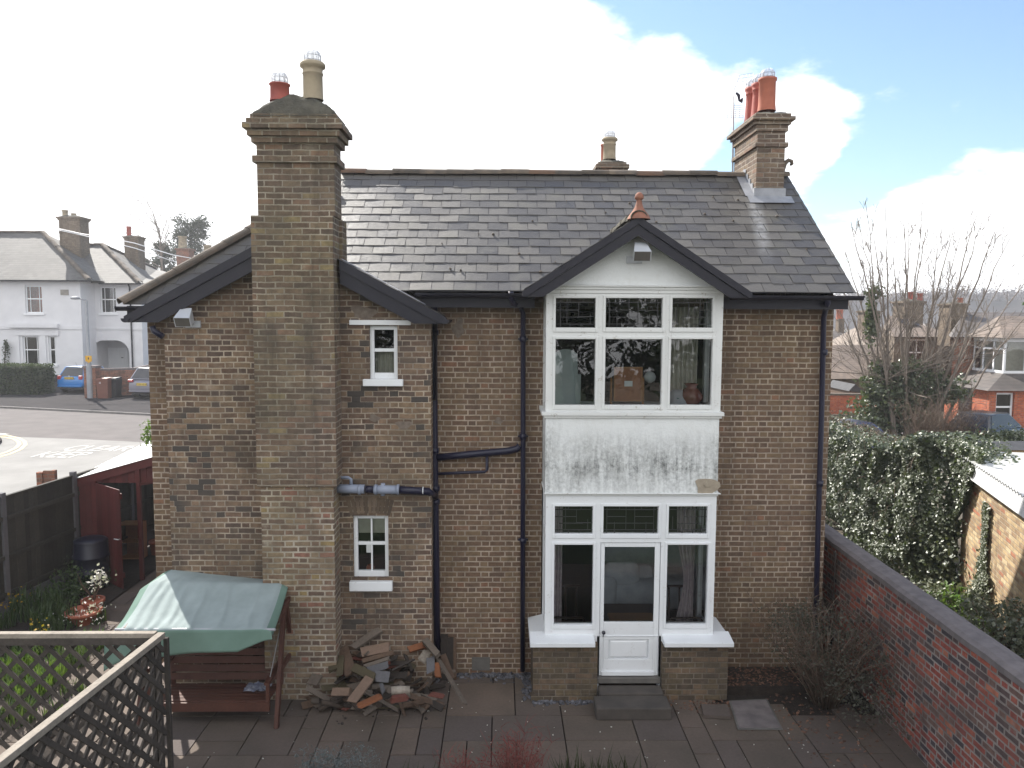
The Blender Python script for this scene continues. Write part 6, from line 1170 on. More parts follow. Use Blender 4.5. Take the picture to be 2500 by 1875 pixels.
def far_stack(parent, px0, px1, pyt, pyb, Y, dep, mat='brick_far', pots=(), step=True, label=None):
    a, b = P(px0, pyt, Y), P(px1, pyb, Y); w_ = b.x-a.x; m = MB(); m.box(a.x+w_*.06, b.x-w_*.06, Y, Y+dep, b.z-1.2, a.z-.25*w_); t = a.z-.25*w_
    if step: m.box(a.x+w_*.04, b.x-w_*.04, Y-.03, Y+dep+.03, t-.55*w_, t-.48*w_); m.box(a.x+w_*.02, b.x-w_*.02, Y-.05, Y+dep+.05, t+.001, t+.07*w_); m.box(a.x-w_*.04, b.x+w_*.04, Y-.1, Y+dep+.1, t+.071*w_, t+.15*w_)
    st = m.build('chimney', mat, parent); tag(st, label); mound(a.x, b.x, Y-.05, Y+dep+.05, t+.15*w_, a.z, 4, 8).build('flaunching', 'flaunch', st)
    for (px, pyt_, r, style, mt) in pots: p = P(px, pyt, Y+dep/2); pot(st, p.x, Y+dep/2, a.z-.08, r, P(px, pyt_, Y+dep/2).z-a.z+.08, mt, style, False)
    return st
M['brick_brown_far'] = mat_brick('far_brown_brick', [(0, (.15, .115, .085)), (.5, (.19, .145, .105)), (.8, (.12, .092, .07))], (.24, .21, .17), (.09, .075, .06), .5)
far_stack(wh, 139, 200, 523, 607, LY_+4.4, 1.4, 'brick_brown_far', [(159, 513, .22, 1, 'buff'), (180, 521, .2, 0, 'buff')], label='broad brown chimney between the two slate roofs'); far_stack(wh, 300, 341, 573, 650, YR+9, 1.3, 'brick_brown_far', [(315, 553, .2, 0, 'terracotta_red')], label='smaller brown chimney with one thin red pot')
# --- things in front of the white house
cb_ = empty('climbing_plant', P(10, 895, LY_-.3), 'thin dark climber trained up the white house wall above the hedge', 'plant'); pts = np.concatenate([ell(P(14, y, LY_-.3), (.28*s, .2, .35), 60, i, .2, .4) for i, (y, s) in enumerate(((892, 1.3), (878, 1.1), (866, 1), (855, .9), (848, 1.1), (840, .4)))]); leaves('foliage', 'hedge', pts, .16, cb_); m = MB(); m.tube([P(10, 935, LY_-.3), P(12, 870, LY_-.3), P(15, 838, LY_-.3)], .04, 5); m.build('stem', 'bark_dark', cb_)
ha = G(100, 966); hh = P(100, 893, ha.y).z; he = empty('clipped_hedge', (ha.x-5, ha.y+.7, 0), 'dark clipped box hedge at the left edge of the street', 'hedge'); MB().box(ha.x-11, ha.x-.15, ha.y+.15, ha.y+1.4, 0, hh-.12).build('core', mat_noise('hedge_core', (.012, .018, .01), (.018, .025, .014), 4, 1), he)
r = np.random.default_rng(3); n = 9000; x = r.uniform(ha.x-11, ha.x, n); pts = np.stack([x, ha.y+r.uniform(0, .1, n), r.uniform(0, hh, n)], 1); pt2 = np.stack([r.uniform(ha.x-11, ha.x, 4000), ha.y+r.uniform(0, 1.5, 4000), hh+r.normal(0, .04, 4000)], 1); pt3 = np.stack([ha.x+r.normal(0, .05, 2000), ha.y+r.uniform(0, 1.5, 2000), r.uniform(0, hh, 2000)], 1); leaves('foliage', 'hedge', np.concatenate([pts, pt2, pt3]), .12, he)
lp = G(221, 974); lt = P(208, 733, lp.y); ls = empty('street_lamp', lp, 'grey street lamp with an orange-yellow sign on its column', 'street lamp'); MB().lathe(lp, [(.17, 0), (.17, 1.9), (.12, 2.15), (.095, 2.2), (.07, lt.z-.1), (.05, lt.z)], 14).build('column', 'lamp_post', ls); lh = MB(); lh.tube([(lp.x, lp.y, lt.z), (lp.x-.3, lp.y-.1, lt.z+.08), (lp.x-.6, lp.y-.2, lt.z+.1)], .04, 8); c = Vector((lp.x-.55, lp.y-.2, lt.z+.12)); lh.lathe(c, [(.001, -.09), (.2, -.07), (.27, 0), (.22, .06), (.1, .1), (.001, .11)], 14); lh.build('lamp_head', 'lamp_post', ls); c = P(217, 875, lp.y-.15); sg = MB(); sg.box(c.x-.19, c.x+.19, lp.y-.2, lp.y-.18, c.z-.18, c.z+.16); sg.prism([(c.x-.15, lp.y-.19, c.z-.181), (c.x+.15, lp.y-.19, c.z-.181), (c.x, lp.y-.19, c.z-.27)], (0, .01, 0)); sgo = sg.build('sign_plate', 'sign_yellow', ls); MB().box(c.x-.03, c.x+.03, lp.y-.205, lp.y-.201, c.z-.06, c.z+.06).build('symbol', 'ink', sgo)
bw0, bw1 = G(238, 972), G(400, 962); bw = empty('brick_wall', bw0, 'low red brick forecourt wall with a dark coping and end pier, behind the bins', 'wall'); z0_, z1_ = P(232, 897, bw0.y).z, P(356, 889, bw1.y).z; m = MB(); d = (bw1-bw0).normalized(); L = (bw1-bw0).length; nr = Vector((-d.y, d.x, 0))*.25
m.prism([bw0, bw1, bw1+Vector((0, 0, z1_)), bw0+d*2.2+Vector((0, 0, z0_-.25)), bw0+Vector((0, 0, z0_-.2))], nr); p0 = bw0-d*.5; m.box(p0.x-.15, p0.x+.55, p0.y-.15, p0.y+.5, 0, z0_); m.build('brickwork', 'brick_far', bw); m = MB(); m.prism([bw0+Vector((0, 0, z0_-.19)), bw0+d*2.2+Vector((0, 0, z0_-.24)), bw0+d*2.2+Vector((0, 0, z0_-.12)), bw0+Vector((0, 0, z0_-.07))], nr*1.3); m.prism([bw0+d*2.2+Vector((0, 0, z0_-.24)), bw1+Vector((0, 0, z1_+.01)), bw1+Vector((0, 0, z1_+.13)), bw0+d*2.2+Vector((0, 0, z0_-.12))], nr*1.3); m.box(p0.x-.2, p0.x+.6, p0.y-.2, p0.y+.55, z0_+.002, z0_+.13); m.build('coping', 'coping', bw)
def wheelie(px, py, w_, h, mat, label):
    p = G(px, py); e = empty('wheelie_bin', p, label, 'bin', 'bins by the brick wall'); m = MB(); x, y = p.x, p.y; a, b = w_*.42, w_*.5; v = [(x-a, y-a, .06), (x+a, y-a, .06), (x+a, y+a, .06), (x-a, y+a, .06), (x-b, y-b, h*.92), (x+b, y-b, h*.92), (x+b, y+b*1.15, h*.92), (x-b, y+b*1.15, h*.92)]; m.add(v, ((3, 2, 1, 0), (4, 5, 6, 7), (0, 1, 5, 4), (1, 2, 6, 5), (2, 3, 7, 6), (3, 0, 4, 7))); m.box(x-b*.9, x+b*.9, y-b-.03, y-b-.001, h*.8, h*.84); m.build('body', mat, e, bevel=.02)
    m = MB(); v = [(x-b*1.06, y-b*1.08, h*.925), (x+b*1.06, y-b*1.08, h*.925), (x+b*1.06, y+b*1.2, h*.95), (x-b*1.06, y+b*1.2, h*.95), (x-b*.9, y-b*.9, h), (x+b*.9, y-b*.9, h), (x+b*.9, y+b, h*1.02), (x-b*.9, y+b, h*1.02)]; m.add(v, ((3, 2, 1, 0), (4, 5, 6, 7), (0, 1, 5, 4), (1, 2, 6, 5), (2, 3, 7, 6), (3, 0, 4, 7))); m.build('lid', mat, e, bevel=.02)
    for s in (-1, 1): MB().tube([(x+s*a*.8-.03, y+a+.04, .11), (x+s*a*.8+.03, y+a+.04, .11)], .11, 12).build('wheel', 'rubber', e)
    return e
e = wheelie(257, 974, .72, 1.28, 'bin_brown', 'brown wheelie bin with a white sticker'); p = G(257, 974); MB().box(p.x-.15, p.x-.04, p.y-.37, p.y-.365, .98, 1.08).build('sticker', 'white_pvc', e); wheelie(278, 972, .72, 1.26, 'bin_black', 'black wheelie bin behind the brown one')
# --- cars: body lofted from side and plan outline
def car(loc, rot, paint, sc, label, suv=False, plate='', group=None, wheels=True):
    e = empty('parked_car', loc, label, 'car', group); e.rotation_euler = (0, 0, rot); e.scale = (sc,)*3
    L = 2.0; hw_ = .86; zb, zt = (.95, 1.52) if not suv else (1.05, 1.62)
    # stations along the length, rear (y=-L) to front: (y, low z, belt z, half width)
    st = [(-L, .42, .78, .70), (-L+.06, .30, .92, .80), (-L+.35, .24, zb, .86), (-1.0, .22, zb+.01, .87), (0, .22, zb-.02, .87), (.9, .22, zb-.05, .86), (1.5, .24, .84, .83), (L-.08, .30, .70, .76), (L, .42, .60, .66)]
    m = MB(); rings = []
    for y, zl, zh, w_ in st: rings.append([(-w_*.8, y, zl), (-w_, y, zl+.12), (-w_*1.02, y, (zl+zh)/2), (-w_*.96, y, zh-.04), (-w_*.84, y, zh), (w_*.84, y, zh), (w_*.96, y, zh-.04), (w_*1.02, y, (zl+zh)/2), (w_, y, zl+.12), (w_*.8, y, zl)])
    vs = [v for r_ in rings for v in r_]; n = 10; fs = [(i*n+j, i*n+(j+1) % n, (i+1)*n+(j+1) % n, (i+1)*n+j) for i in range(len(st)-1) for j in range(n)]+[tuple(range(n))[::-1], tuple((len(st)-1)*n+j for j in range(n))]
    m.add(vs, fs, 0, True); bd_ = m.build('body', paint, None); sub = bd_.modifiers.new('round', 'SUBSURF'); sub.levels = sub.render_levels = 2; bd_.parent = e
    # cabin
    yr0, yr1, yf0, yf1 = -L+.16, -L+.55, .85, .05; m = MB(); wb_, wt_ = .80, .60
    cv = [(-wb_, yr0, zb-.04), (wb_, yr0, zb-.04), (wb_, yf0, zb-.06), (-wb_, yf0, zb-.06), (-wt_, yr1, zt-.03), (wt_, yr1, zt-.03), (wt_, yf1, zt-.05), (-wt_, yf1, zt-.05), (0, yr1-.03, zt), (0, -.6, zt+.03)]
    m.add(cv[:8], ((0, 1, 5, 4), (1, 2, 6, 5), (2, 3, 7, 6), (3, 0, 4, 7), (4, 5, 6, 7)), 0, True); cb2 = m.build('roof', paint, None, bevel=.06); cb2.parent = e
    def pane(name, q, k=.86, off=.012, mat='glass_dark'):
        q = [Vector(x) for x in q]; c = sum(q, Vector())/4; nr = (q[1]-q[0]).cross(q[3]-q[0]).normalized(); q = [c+(x-c)*k+nr*off for x in q]; o = MB().poly(q).build(name, mat, None); o.parent = e
    pane('rear_window', (cv[0], cv[1], cv[5], cv[4])); pane('side_window', (cv[1], cv[2], cv[6], cv[5])); pane('side_window', (cv[3], cv[0], cv[4], cv[7])); pane('windscreen', (cv[2], cv[3], cv[7], cv[6]))
    for s in (-1, 1):
        for y in (-1.25, 1.25):
            w1 = MB().lathe((0, 0, 0), [(.05, -.1), (.28, -.1), (.31, -.06), (.31, .06), (.28, .1), (.05, .1)], 20); o = w1.build('wheel', 'rubber', None); o.parent = e; o.location = (s*.76, y, .31); o.rotation_euler = (0, R(90), 0)
            w2 = MB().lathe((0, 0, 0), [(.001, .105*s), (.05, .115*s), (.2, .10*s)], 14); q = w2.build('rim', 'silver', None); q.parent = o
        m = MB(); 
        if suv: m.box(s*.5-(.0 if s > 0 else .28), s*.5+(.28 if s > 0 else 0), -L-.012, -L+.1, .86, 1.0)
        else: m.box(s*.62-.09, s*.62+.12 if s > 0 else s*.62+.09, -L-.0, -L+.14, .78, 1.0) if s > 0 else m.box(-.74, -.53, -L-.0, -L+.14, .78, 1.0)
        o = m.build('tail_light', 'lamp_red', None, bevel=.03); o.parent = e
    pz = .80 if not suv else .70; o = MB().box(-.28, .28, -L-.03, -L-.015, pz, pz+.13).build('number_plate', 'plate', None); o.parent = e
    if plate:
        cu = bpy.data.curves.new('plate_lettering', 'FONT'); cu.body = plate; cu.size = .125; cu.align_x = 'CENTER'; t = bpy.data.objects.new('plate_lettering', cu); COL.objects.link(t); t = text_mesh(t, 'ink'); t.parent = o; t.location = (0, -L-.034, pz+.025); t.rotation_euler = (R(90), 0, 0)
    m = MB(); m.box(-.72, .72, -L-.035, -L+.02, .36, .44); m.box(-.6, .6, -L-.0, -L+.1, .2, .3, 1); o = m.build('bumper_strip', [paint, 'rubber'], None, bevel=.01); o.parent = e
    m = MB(); m.tube([(0, -L+.75, zt), (0, -L+.6, zt+.2)], .008, 4); o = m.build('antenna', 'rubber', None); o.parent = e
    if not suv: pane('badge', [(-.05, -L-.02, .95), (.05, -L-.02, .95), (.05, -L-.02, 1.0), (-.05, -L-.02, 1.0)], 1, 0, 'silver')
    return e
p = G(183, 962); car((p.x, p.y+2.1, .06), R(-6), 'car_blue', 1.13, 'bright blue hatchback parked with its tail to the street', False, 'EO57 NXR')
p = G(347, 975); car((p.x+.55, p.y+1.9, .06), R(-9), 'car_grey', 1.16, 'grey-lilac estate car half hidden by the house corner', True, 'EY60 NDV')
# --- trees and chimneys far behind the white house
def conifer(px, pyt, pyb, hw_px, Y, seed, label, n=5200):
    a, b = P(px, pyt, Y), P(px, pyb, Y); w_ = hw_px*(Y+D)/F; e = empty('conifer_tree', (a.x, Y, 0), label, 'tree', 'dark trees behind the white house'); m = MB(); m.tube([(a.x, Y, 0), (a.x+.1, Y, b.z), (a.x-.1, Y, a.z-w_*.4)], [.5, .4, .08], 8); rnd = random.Random(seed); pts = []
    for k in range(26):
        t = rnd.random()**.8; z = b.z+(a.z-b.z)*t; rr = w_*(1-t*.55)*rnd.uniform(.5, 1); an = rnd.uniform(0, 6.3); c = Vector((a.x+cos(an)*rr*.75, Y+sin(an)*rr*.6, z)); m.tube([(a.x, Y, z-w_*.2), c], [.09, .02], 4, 0); pts.append(ell(c, (w_*.34, w_*.34, w_*.24), n//26, seed*50+k, .15, .7))
    m.build('trunk', 'bark_dark', e); leaves('crown', 'conifer', np.concatenate(pts), .36, e, .4, seed, .1)
conifer(465, 534, 650, 68, 88, 3, 'large dark spreading evergreen behind the left roofs'); conifer(395, 600, 668, 38, 86, 5, 'lower dark evergreen left of the large one', 2600); conifer(352, 628, 675, 22, 84, 7, 'small dark evergreen beside the thin brown chimney', 1500)
def bare_branch(mb, p, d, ln, r, depth, rnd, up=.25, mi=0, minr=.006):
    pts = [p]; rs = [r]; q = Vector(p); dd = Vector(d)
    for k in range(3): dd = (dd+Vector((rnd.gauss(0, .09), rnd.gauss(0, .09), up*.12))).normalized(); q = q+dd*ln/3; pts.append(q.copy()); rs.append(max(minr*.8, r*(1-.45*(k+1)/3)))
    mb.tube(pts, rs, 5 if depth > 1 else 3, mi, False)
    if depth <= 0: return
    for k in range(rnd.choice((2, 3, 3))):
        i = rnd.choice((1, 2, 3, 3)); sd = Vector((rnd.gauss(0, 1), rnd.gauss(0, 1), rnd.gauss(.3, .4))); sd = (sd-dd*sd.dot(dd)).normalized(); nd = (dd*.85+sd*rnd.uniform(.3, .62)+Vector((0, 0, up*.4))).normalized(); bare_branch(mb, pts[i], nd, ln*rnd.uniform(.5, .75), max(minr, rs[i]*.6), depth-1, rnd, up, mi, minr)
e = empty('birch_tree', P(392, 760, 80), 'thin bare birch in front of the dark evergreens', 'tree'); m = MB(); rnd = random.Random(5); a, b = P(398, 700, 80), P(389, 560, 80); m.tube([(a.x, 80, 0), a, P(394, 620, 80), b], [.2, .16, .1, .03], 6); [bare_branch(m, P(394-(640-y)*.03, y, 80), (rnd.gauss(0, .6), rnd.gauss(0, .4), .8), 3.2, .05, 2, rnd, -.1, 0, .02) for y in np.linspace(560, 655, 16)]; m.build('trunk', 'bark', e)
rh = empty('far_brick_house', P(440, 690, 70), 'distant house with red brick chimney, pale pots and a shining roof behind the left hip', 'house'); far_stack(rh, 428, 464, 603, 670, 70, 1.4, 'brick_far', [(446, 577, .42, 0, 'buff')], label='red brick chimney with a pale square pot'); m = MB(); a, b = P(452, 622, 74), P(520, 625, 74); m.poly([P(440, 680, 69), P(540, 680, 69), b, a]); m.poly([a, b, (b.x, 80, b.z-3), (a.x, 80, a.z-3)]); m.build('roof', 'slate_far', rh); m = MB(); c0, c1 = P(440, 680, 69), P(540, 680, 69); m.box(c0.x, c1.x, 69.3, 79, 0, c0.z-.05); m.build('wall', 'brick_far', rh); p = P(507, 615, 72); pot(rh, p.x, 72, p.z-.3, .4, 1.0, 'buff', 0, False)
for (pts, lab) in (([(95, 548), (145, 559), (200, 571), (260, 580), (330, 594), (420, 622), (520, 640)], 'upper pale overhead cable crossing the chimneys'), ([(95, 556), (145, 562), (200, 574), (330, 606), (430, 640)], 'lower pale overhead cable crossing the broad chimney')):
    tag(MB().tube([P(x, y, 43) for x, y in pts], .03, 5).build('overhead_cable', 'white_pvc'), lab, 'cable', 'overhead cables')
m = MB(); m.tube([P(370, 795, -.1), P(362, 900, .6)], .01, 4)
# ivy sprig on the left corner of the house
e = empty('ivy_tuft', (-5.0, 1.0, 2.6), 'small tuft of green leaves poking out at the left house corner', 'plant'); pts = np.concatenate([ell(P(362, y, 1.4), (.10, .2, .14), 60, i, .2) for i, y in enumerate((1040, 1058, 1075))]); leaves('foliage', 'grass', pts, .07, e)
# ================================================================== BEYOND THE WALL ON THE RIGHT
ob = empty('brick_outbuilding', (8.6, 3.2, 0), 'yellow brick outbuilding with a corrugated roof and white bargeboard, beyond the garden wall', 'outbuilding')
oA, oB = Vector((8.62, 3.25, 0)), Vector((6.6, -3.0, 0)); dO = (oB-oA).normalized(); nO = Vector((-dO.y, dO.x, 0)); nO = nO if nO.x > 0 else -nO
zA, zB = 2.52, 2.56; m = MB(); m.quad(oA, oB, oB+Vector((0, 0, zB)), oA+Vector((0, 0, zA))); m.quad(oA+nO*4.5, oA, oA+Vector((0, 0, zA)), oA+nO*4.5+Vector((0, 0, zA))); m.quad(oB, oB+nO*4.5, oB+nO*4.5+Vector((0, 0, zB+.05)), oB+Vector((0, 0, zB))); m.quad(oB+nO*4.5, oA+nO*4.5, oA+nO*4.5+Vector((0, 0, zA)), oB+nO*4.5+Vector((0, 0, zB))); m.build('wall', 'brick_yellow', ob)
m = MB(); e1, e2_ = oA-nO*.08-dO*.1, oB-nO*.08; m.prism([e1-nO*.06+Vector((0, 0, zA-.16)), e2_-nO*.06+Vector((0, 0, zB-.16)), e2_-nO*.06+Vector((0, 0, zB+.14)), e1-nO*.06+Vector((0, 0, zA+.14))], nO*.03); m.build('bargeboard', 'white', ob)
m = MB(); n = 330; g = []; L = (oB-oA).length+.3
for i in range(n+1):
    for j in range(5): q = e1-nO*.12+nO*(5.0*j/4)+dO*(L*i/n); g.append((q.x, q.y, zA+.18+(zB-zA)*i/n+.05*j/4+.016*sin(i*.95)))
m.add(g, [(i*5+j, i*5+j+1, (i+1)*5+j+1, (i+1)*5+j) for i in range(n) for j in range(4)], 0, True); m.build('roof_sheet', 'corrugated', ob)
a = P(2400, 1095, 6.5); b = P(2620, 1100, 6.5); g2 = empty('garage', a, 'low dark-roofed garage behind the corrugated roof', 'garage'); m = MB(); m.box(a.x, b.x, 6.5, 7.0, 0, a.z-.02); m.build('wall', 'brick_yellow', g2); m = MB(); t = P(2400, 1078, 6.5).z; m.prism([(a.x-.1, 6.4, a.z-.019), (a.x-.1, 6.9, t-.05), (a.x-.1, 7.4, a.z-.019)], (b.x-a.x, 0, 0)); m.build('roof', 'roof_felt', g2)
# ivy on the boundary and the corner of the outbuilding
iv = empty('ivy_hedge', (8.4, 6, 0), 'thick glossy ivy mass along the boundary and over the outbuilding corner', 'ivy'); pts = []; nn = []
line = [Vector((8.75, 11.5, 0)), Vector((8.55, 8.5, 0)), Vector((8.45, 6, 0)), Vector((8.42, 4.8, 0)), Vector((8.5, 3.75, 0))]; tops = [2.45, 2.42, 2.45, 2.5, 2.9]
r = np.random.default_rng(11)
def lineat(t): k = min(int(t), len(line)-2); f = t-k; return line[k].lerp(line[k+1], f), tops[k]*(1-f)+tops[k+1]*f
for _ in range(27000):
    t = r.uniform(0, 4); c, z = lineat(t); h = r.random(); zz2 = h*z*(1+.05*noise.noise(Vector((t*4, 0, 2)))); bul = .42*noise.noise(Vector((c.y*.9, zz2*1.2, 1)))+.26*noise.noise(Vector((c.y*2.6, zz2*2.6, 7)))
    if noise.noise(Vector((c.y*2.2, zz2*2.9, 21))) < -.27 and r.random() < .85: continue
    
    pts.append((c.x-.30-bul-.14*r.random()+.35*max(0, h-.8)*2, c.y, zz2)); nn.append((-1, -.35, .25))
for _ in range(4500):
    t = r.uniform(0, 4); c, z = lineat(t); pts.append((c.x+r.uniform(-.5, .5), c.y, z+.10*noise.noise(Vector((c.y*3, t, 0)))+r.normal(0, .05))); nn.append((-.2, -.2, 1))
for _ in range(6500):
    z = 2.95*r.random()**.75; smax = .05+1.7*max(0, (z-.7)/2.2)**1.7; s_ = smax*r.random(); q = oA+dO*(s_-.1)-nO*(.05+.22*r.random()*(1-s_/max(smax, .01)*.6)+.1*noise.noise(Vector((s_*3, z*3, 9))))
    pts.append((q.x, q.y, z)); nn.append(tuple(-nO*.9+Vector((0, -.2, .25))))
for _ in range(2600):
    z = 1.5*r.random(); pts.append((8.36+.16*r.normal()-.12*noise.noise(Vector((z*3, 1, 2))), 3.55+.28*r.normal(), z)); nn.append((-.7, -.6, .3))
for _ in range(5000):
    z = 2.85*r.random()**.8; a_ = r.random(); q = Vector((8.3, 4.3, 0)).lerp(oA+Vector((-.12, -.1, 0)), a_); q.x -= .25*sin(math.pi*a_)*(1-z/4)+.12*r.random()+.14*noise.noise(Vector((a_*4, z*3, 3))); pts.append((q.x, q.y, z)); nn.append((-.8, -.5, .25))
for _ in range(1800):
    s_ = r.uniform(-.2, 1.5)*r.random(); q = oA+dO*s_+nO*r.uniform(-.2, .7)*r.random(); pts.append((q.x, q.y, 2.72+.25*max(0, 1-s_)*r.random()+.04*r.normal())); nn.append((-.2, -.2, 1))
leaves('foliage', 'ivy', np.array(pts), .07, iv, .85, 3, .25, normals=np.array(nn)); m = MB()
for a, b, za, zb3 in list(zip(line, line[1:], tops, tops[1:]))[:3]: m.prism([a+Vector((.0, .3, 0)), b+Vector((.0, .3, 0)), b+Vector((.0, .3, zb3-.3)), a+Vector((.0, .3, za-.3))], (.2, 0, 0)); 
m.build('inner_stems', 'hedge', iv)
m = MB(); rnd = random.Random(31)
for k in range(46):                                         # trailing shoots hanging off the face and waving over the top
    c, z = lineat(rnd.uniform(.4, 3.9)); b = Vector((c.x-.42, c.y, z*rnd.uniform(.35, 1.02))); dn = -1 if b.z < z*.9 else 1; m.tube([b, b+Vector((-.12, rnd.uniform(-.1, .1), dn*.05)), b+Vector((-.18, rnd.uniform(-.2, .2), dn*rnd.uniform(.2, .4)))], [.006, .005, .002], 3)
m.build('trailing_shoots', 'twig_brown', iv)
top = []; [top.append(ell(lineat(t)[0]+Vector((.15, 0, 2.45)), (.45, .5, .18), 260, int(t*10), .2, .5)) for t in np.linspace(.2, 2.6, 9)]; leaves('brown_sprigs', 'twig_brown', np.concatenate(top), .12, iv, .12, 4, .8)
vt_ = empty('climbing_ivy', oA+dO*1.6, 'column of ivy climbing the yellow brick wall with its lower skirt spreading', 'ivy'); pts = []; nn = []
for _ in range(4200):
    z = 2.1*r.random()**1.6; w_ = .12+.55*max(0, (1.3-z)/1.3)**1.2; q = oA+dO*(1.55+(.25 if z < 1 else .1)+r.normal(0, w_*.6))-nO*(.06+.25*max(0, (1.2-z))*r.random()); pts.append((q.x, q.y, z)); nn.append(-nO)
leaves('foliage', 'ivy_light', np.array(pts), .065, vt_, .7, 5, .3, normals=np.array([tuple(x) for x in nn]))
sh = empty('grey_leaved_shrub', oA+dO*4.2, 'rounded pale grey-leaved shrub against the yellow brick wall at the right edge', 'shrub'); q = oA+dO*4.1-nO*.45; pts = np.concatenate([ell((q.x, q.y, .55), (.7, .95, .62), 5200, 3, .7, .35, 0), ell((q.x+.1, q.y-1.1, .6), (.75, .9, .8), 3600, 4, .7, .35, 0)]); leaves('foliage', 'ivy_light', pts, .065, sh, .7, 6, .3); m = MB(); twigs(m, (q.x, q.y, 0), 30, 1.2, .7, 9, .012); m.build('branch', 'twig_brown', sh)
for i, (px, py, lab, mt) in enumerate(((2330, 1468, 'bright green arum clump beyond the wall coping', 'grass'), (2395, 1525, 'larger bright green weed clump by the grey shrub', 'grass'), (2290, 1448, 'dusty leaved clump at the foot of the ivy', 'ivy_light'))):
    p = G(px, py, .3); e = empty('weed_clump', (p.x, p.y, 0), lab, 'plant', 'clumps beyond the garden wall'); leaves('foliage', mt, ell((p.x, p.y, .25), (.4, .5, .26), 420, 20+i, .2, .4, 0), .11, e, .5, i, .8)
for k in range(5): pass
# --- bare many-stemmed tree
tb0 = G(2200, 1075); bt_ = empty('bare_tree', (tb0.x, tb0.y, 0), 'tall bare many-stemmed tree with an ivy-clad base on the right', 'tree'); m = MB(); rnd = random.Random(21); TS = (tb0.y+D)/F
tips = [(a_, b_+22) for a_, b_ in [(2062, 590), (2075, 520), (2095, 510), (2112, 470), (2135, 560), (2163, 480), (2180, 600), (2208, 488), (2222, 520), (2255, 470), (2262, 540), (2290, 580), (2330, 520), (2345, 555), (2385, 500), (2400, 520), (2430, 545), (2465, 560), (2490, 600), (2520, 640), (2545, 700), (2045, 640), (2035, 700), (2300, 660), (2150, 660)]]
for i, (px, py) in enumerate(tips):
    y0 = tb0.y+rnd.uniform(-.7, .7); bx = tb0.x+(px-2230)*TS*.30+rnd.uniform(-.25, .25); tip = P(px, py, tb0.y+rnd.uniform(-2.2, 2.2)); b = Vector((bx, y0, .2)); k1_ = b.lerp(tip, .35)+Vector((-(tip.x-bx)*.10, 0, .3)); k2_ = b.lerp(tip, .7)+Vector((-(tip.x-bx)*.05, 0, .2)); r0 = rnd.uniform(.05, .085); pts = []
    for t in np.linspace(0, 1, 13): q = b*(1-t)**3+k1_*3*t*(1-t)**2+k2_*3*t*t*(1-t)+tip*t**3; pts.append(q+Vector((rnd.gauss(0, .03), rnd.gauss(0, .03), 0)))
    m.tube(pts, [max(.012, r0*(1-.88*t)) for t in np.linspace(0, 1, 13)], 6, 0, False)
    for k in range(10):
        j = rnd.randint(2, 11); d = (pts[min(j+1, 12)]-pts[j-1]).normalized(); an = rnd.uniform(0, 6.3); sd = Vector((cos(an), sin(an), .35)); nd = (d*.8+sd*rnd.uniform(.35, .7)).normalized(); bare_branch(m, pts[j], nd, rnd.uniform(.5, 1.5)*(1-.05*j), max(.011, .03*(1-j/14)), 2, rnd, .35, 0, .0085)
for k in range(18):                                          # low arching side shoots
    an = rnd.uniform(0, 6.3); p = Vector((tb0.x+rnd.gauss(0, .9), tb0.y-.4, rnd.uniform(1.8, 3.6))); bare_branch(m, p, (cos(an)*1.2, -abs(sin(an))*.4, rnd.uniform(-.1, .8)), rnd.uniform(1.6, 3), .025, 3, rnd, .05, 0, .0085)
m.build('branch', 'bark', bt_)
pts = [ell((tb0.x+dx, tb0.y+dy, z), (a, .9, c), n_, 70+i, .45, .5, .02) for i, (dx, dy, z, a, c, n_) in enumerate(((-.3, 0, 1.3, 1.5, 1.4, 3600), (.8, 0, 2.3, 1.5, .7, 1800), (-.9, -.1, 2.3, .9, .9, 1500), (1.9, .1, 2.0, .8, .4, 700), (-1.6, -.2, .8, .9, .6, 900), (.2, 0, 2.9, 1.2, .5, 1200)))]; x = P(2122, 860, tb0.y); pts.append(ell((x.x, tb0.y, 5.0), (.25, .3, 1.1), 500, 90, .3, .5)); pts.append(ell((x.x+.1, tb0.y, 6.2), (.4, .3, .35), 160, 91, .3, .5)); leaves('ivy_cover', 'ivy', np.concatenate(pts), .15, bt_, .75, 8, .3)
ts = empty('twiggy_bush', (tb0.x+1.9, tb0.y-2.6, 0), 'brown leafless twiggy bush in front of the ivy-clad tree', 'shrub'); m = MB(); q = G(2280, 1110); [twigs(m, (q.x+dx, q.y, 0), 90, 1.9, 1.0, 40+i, .012, 0, 4, 3, 5) for i, dx in enumerate((-.5, .2, .8))]; m.build('branch', 'twig_brown', ts); ts.location = (q.x, q.y, 0)
for c in ts.children: c.matrix_parent_inverse = Matrix.Translation((-q.x, -q.y, 0))
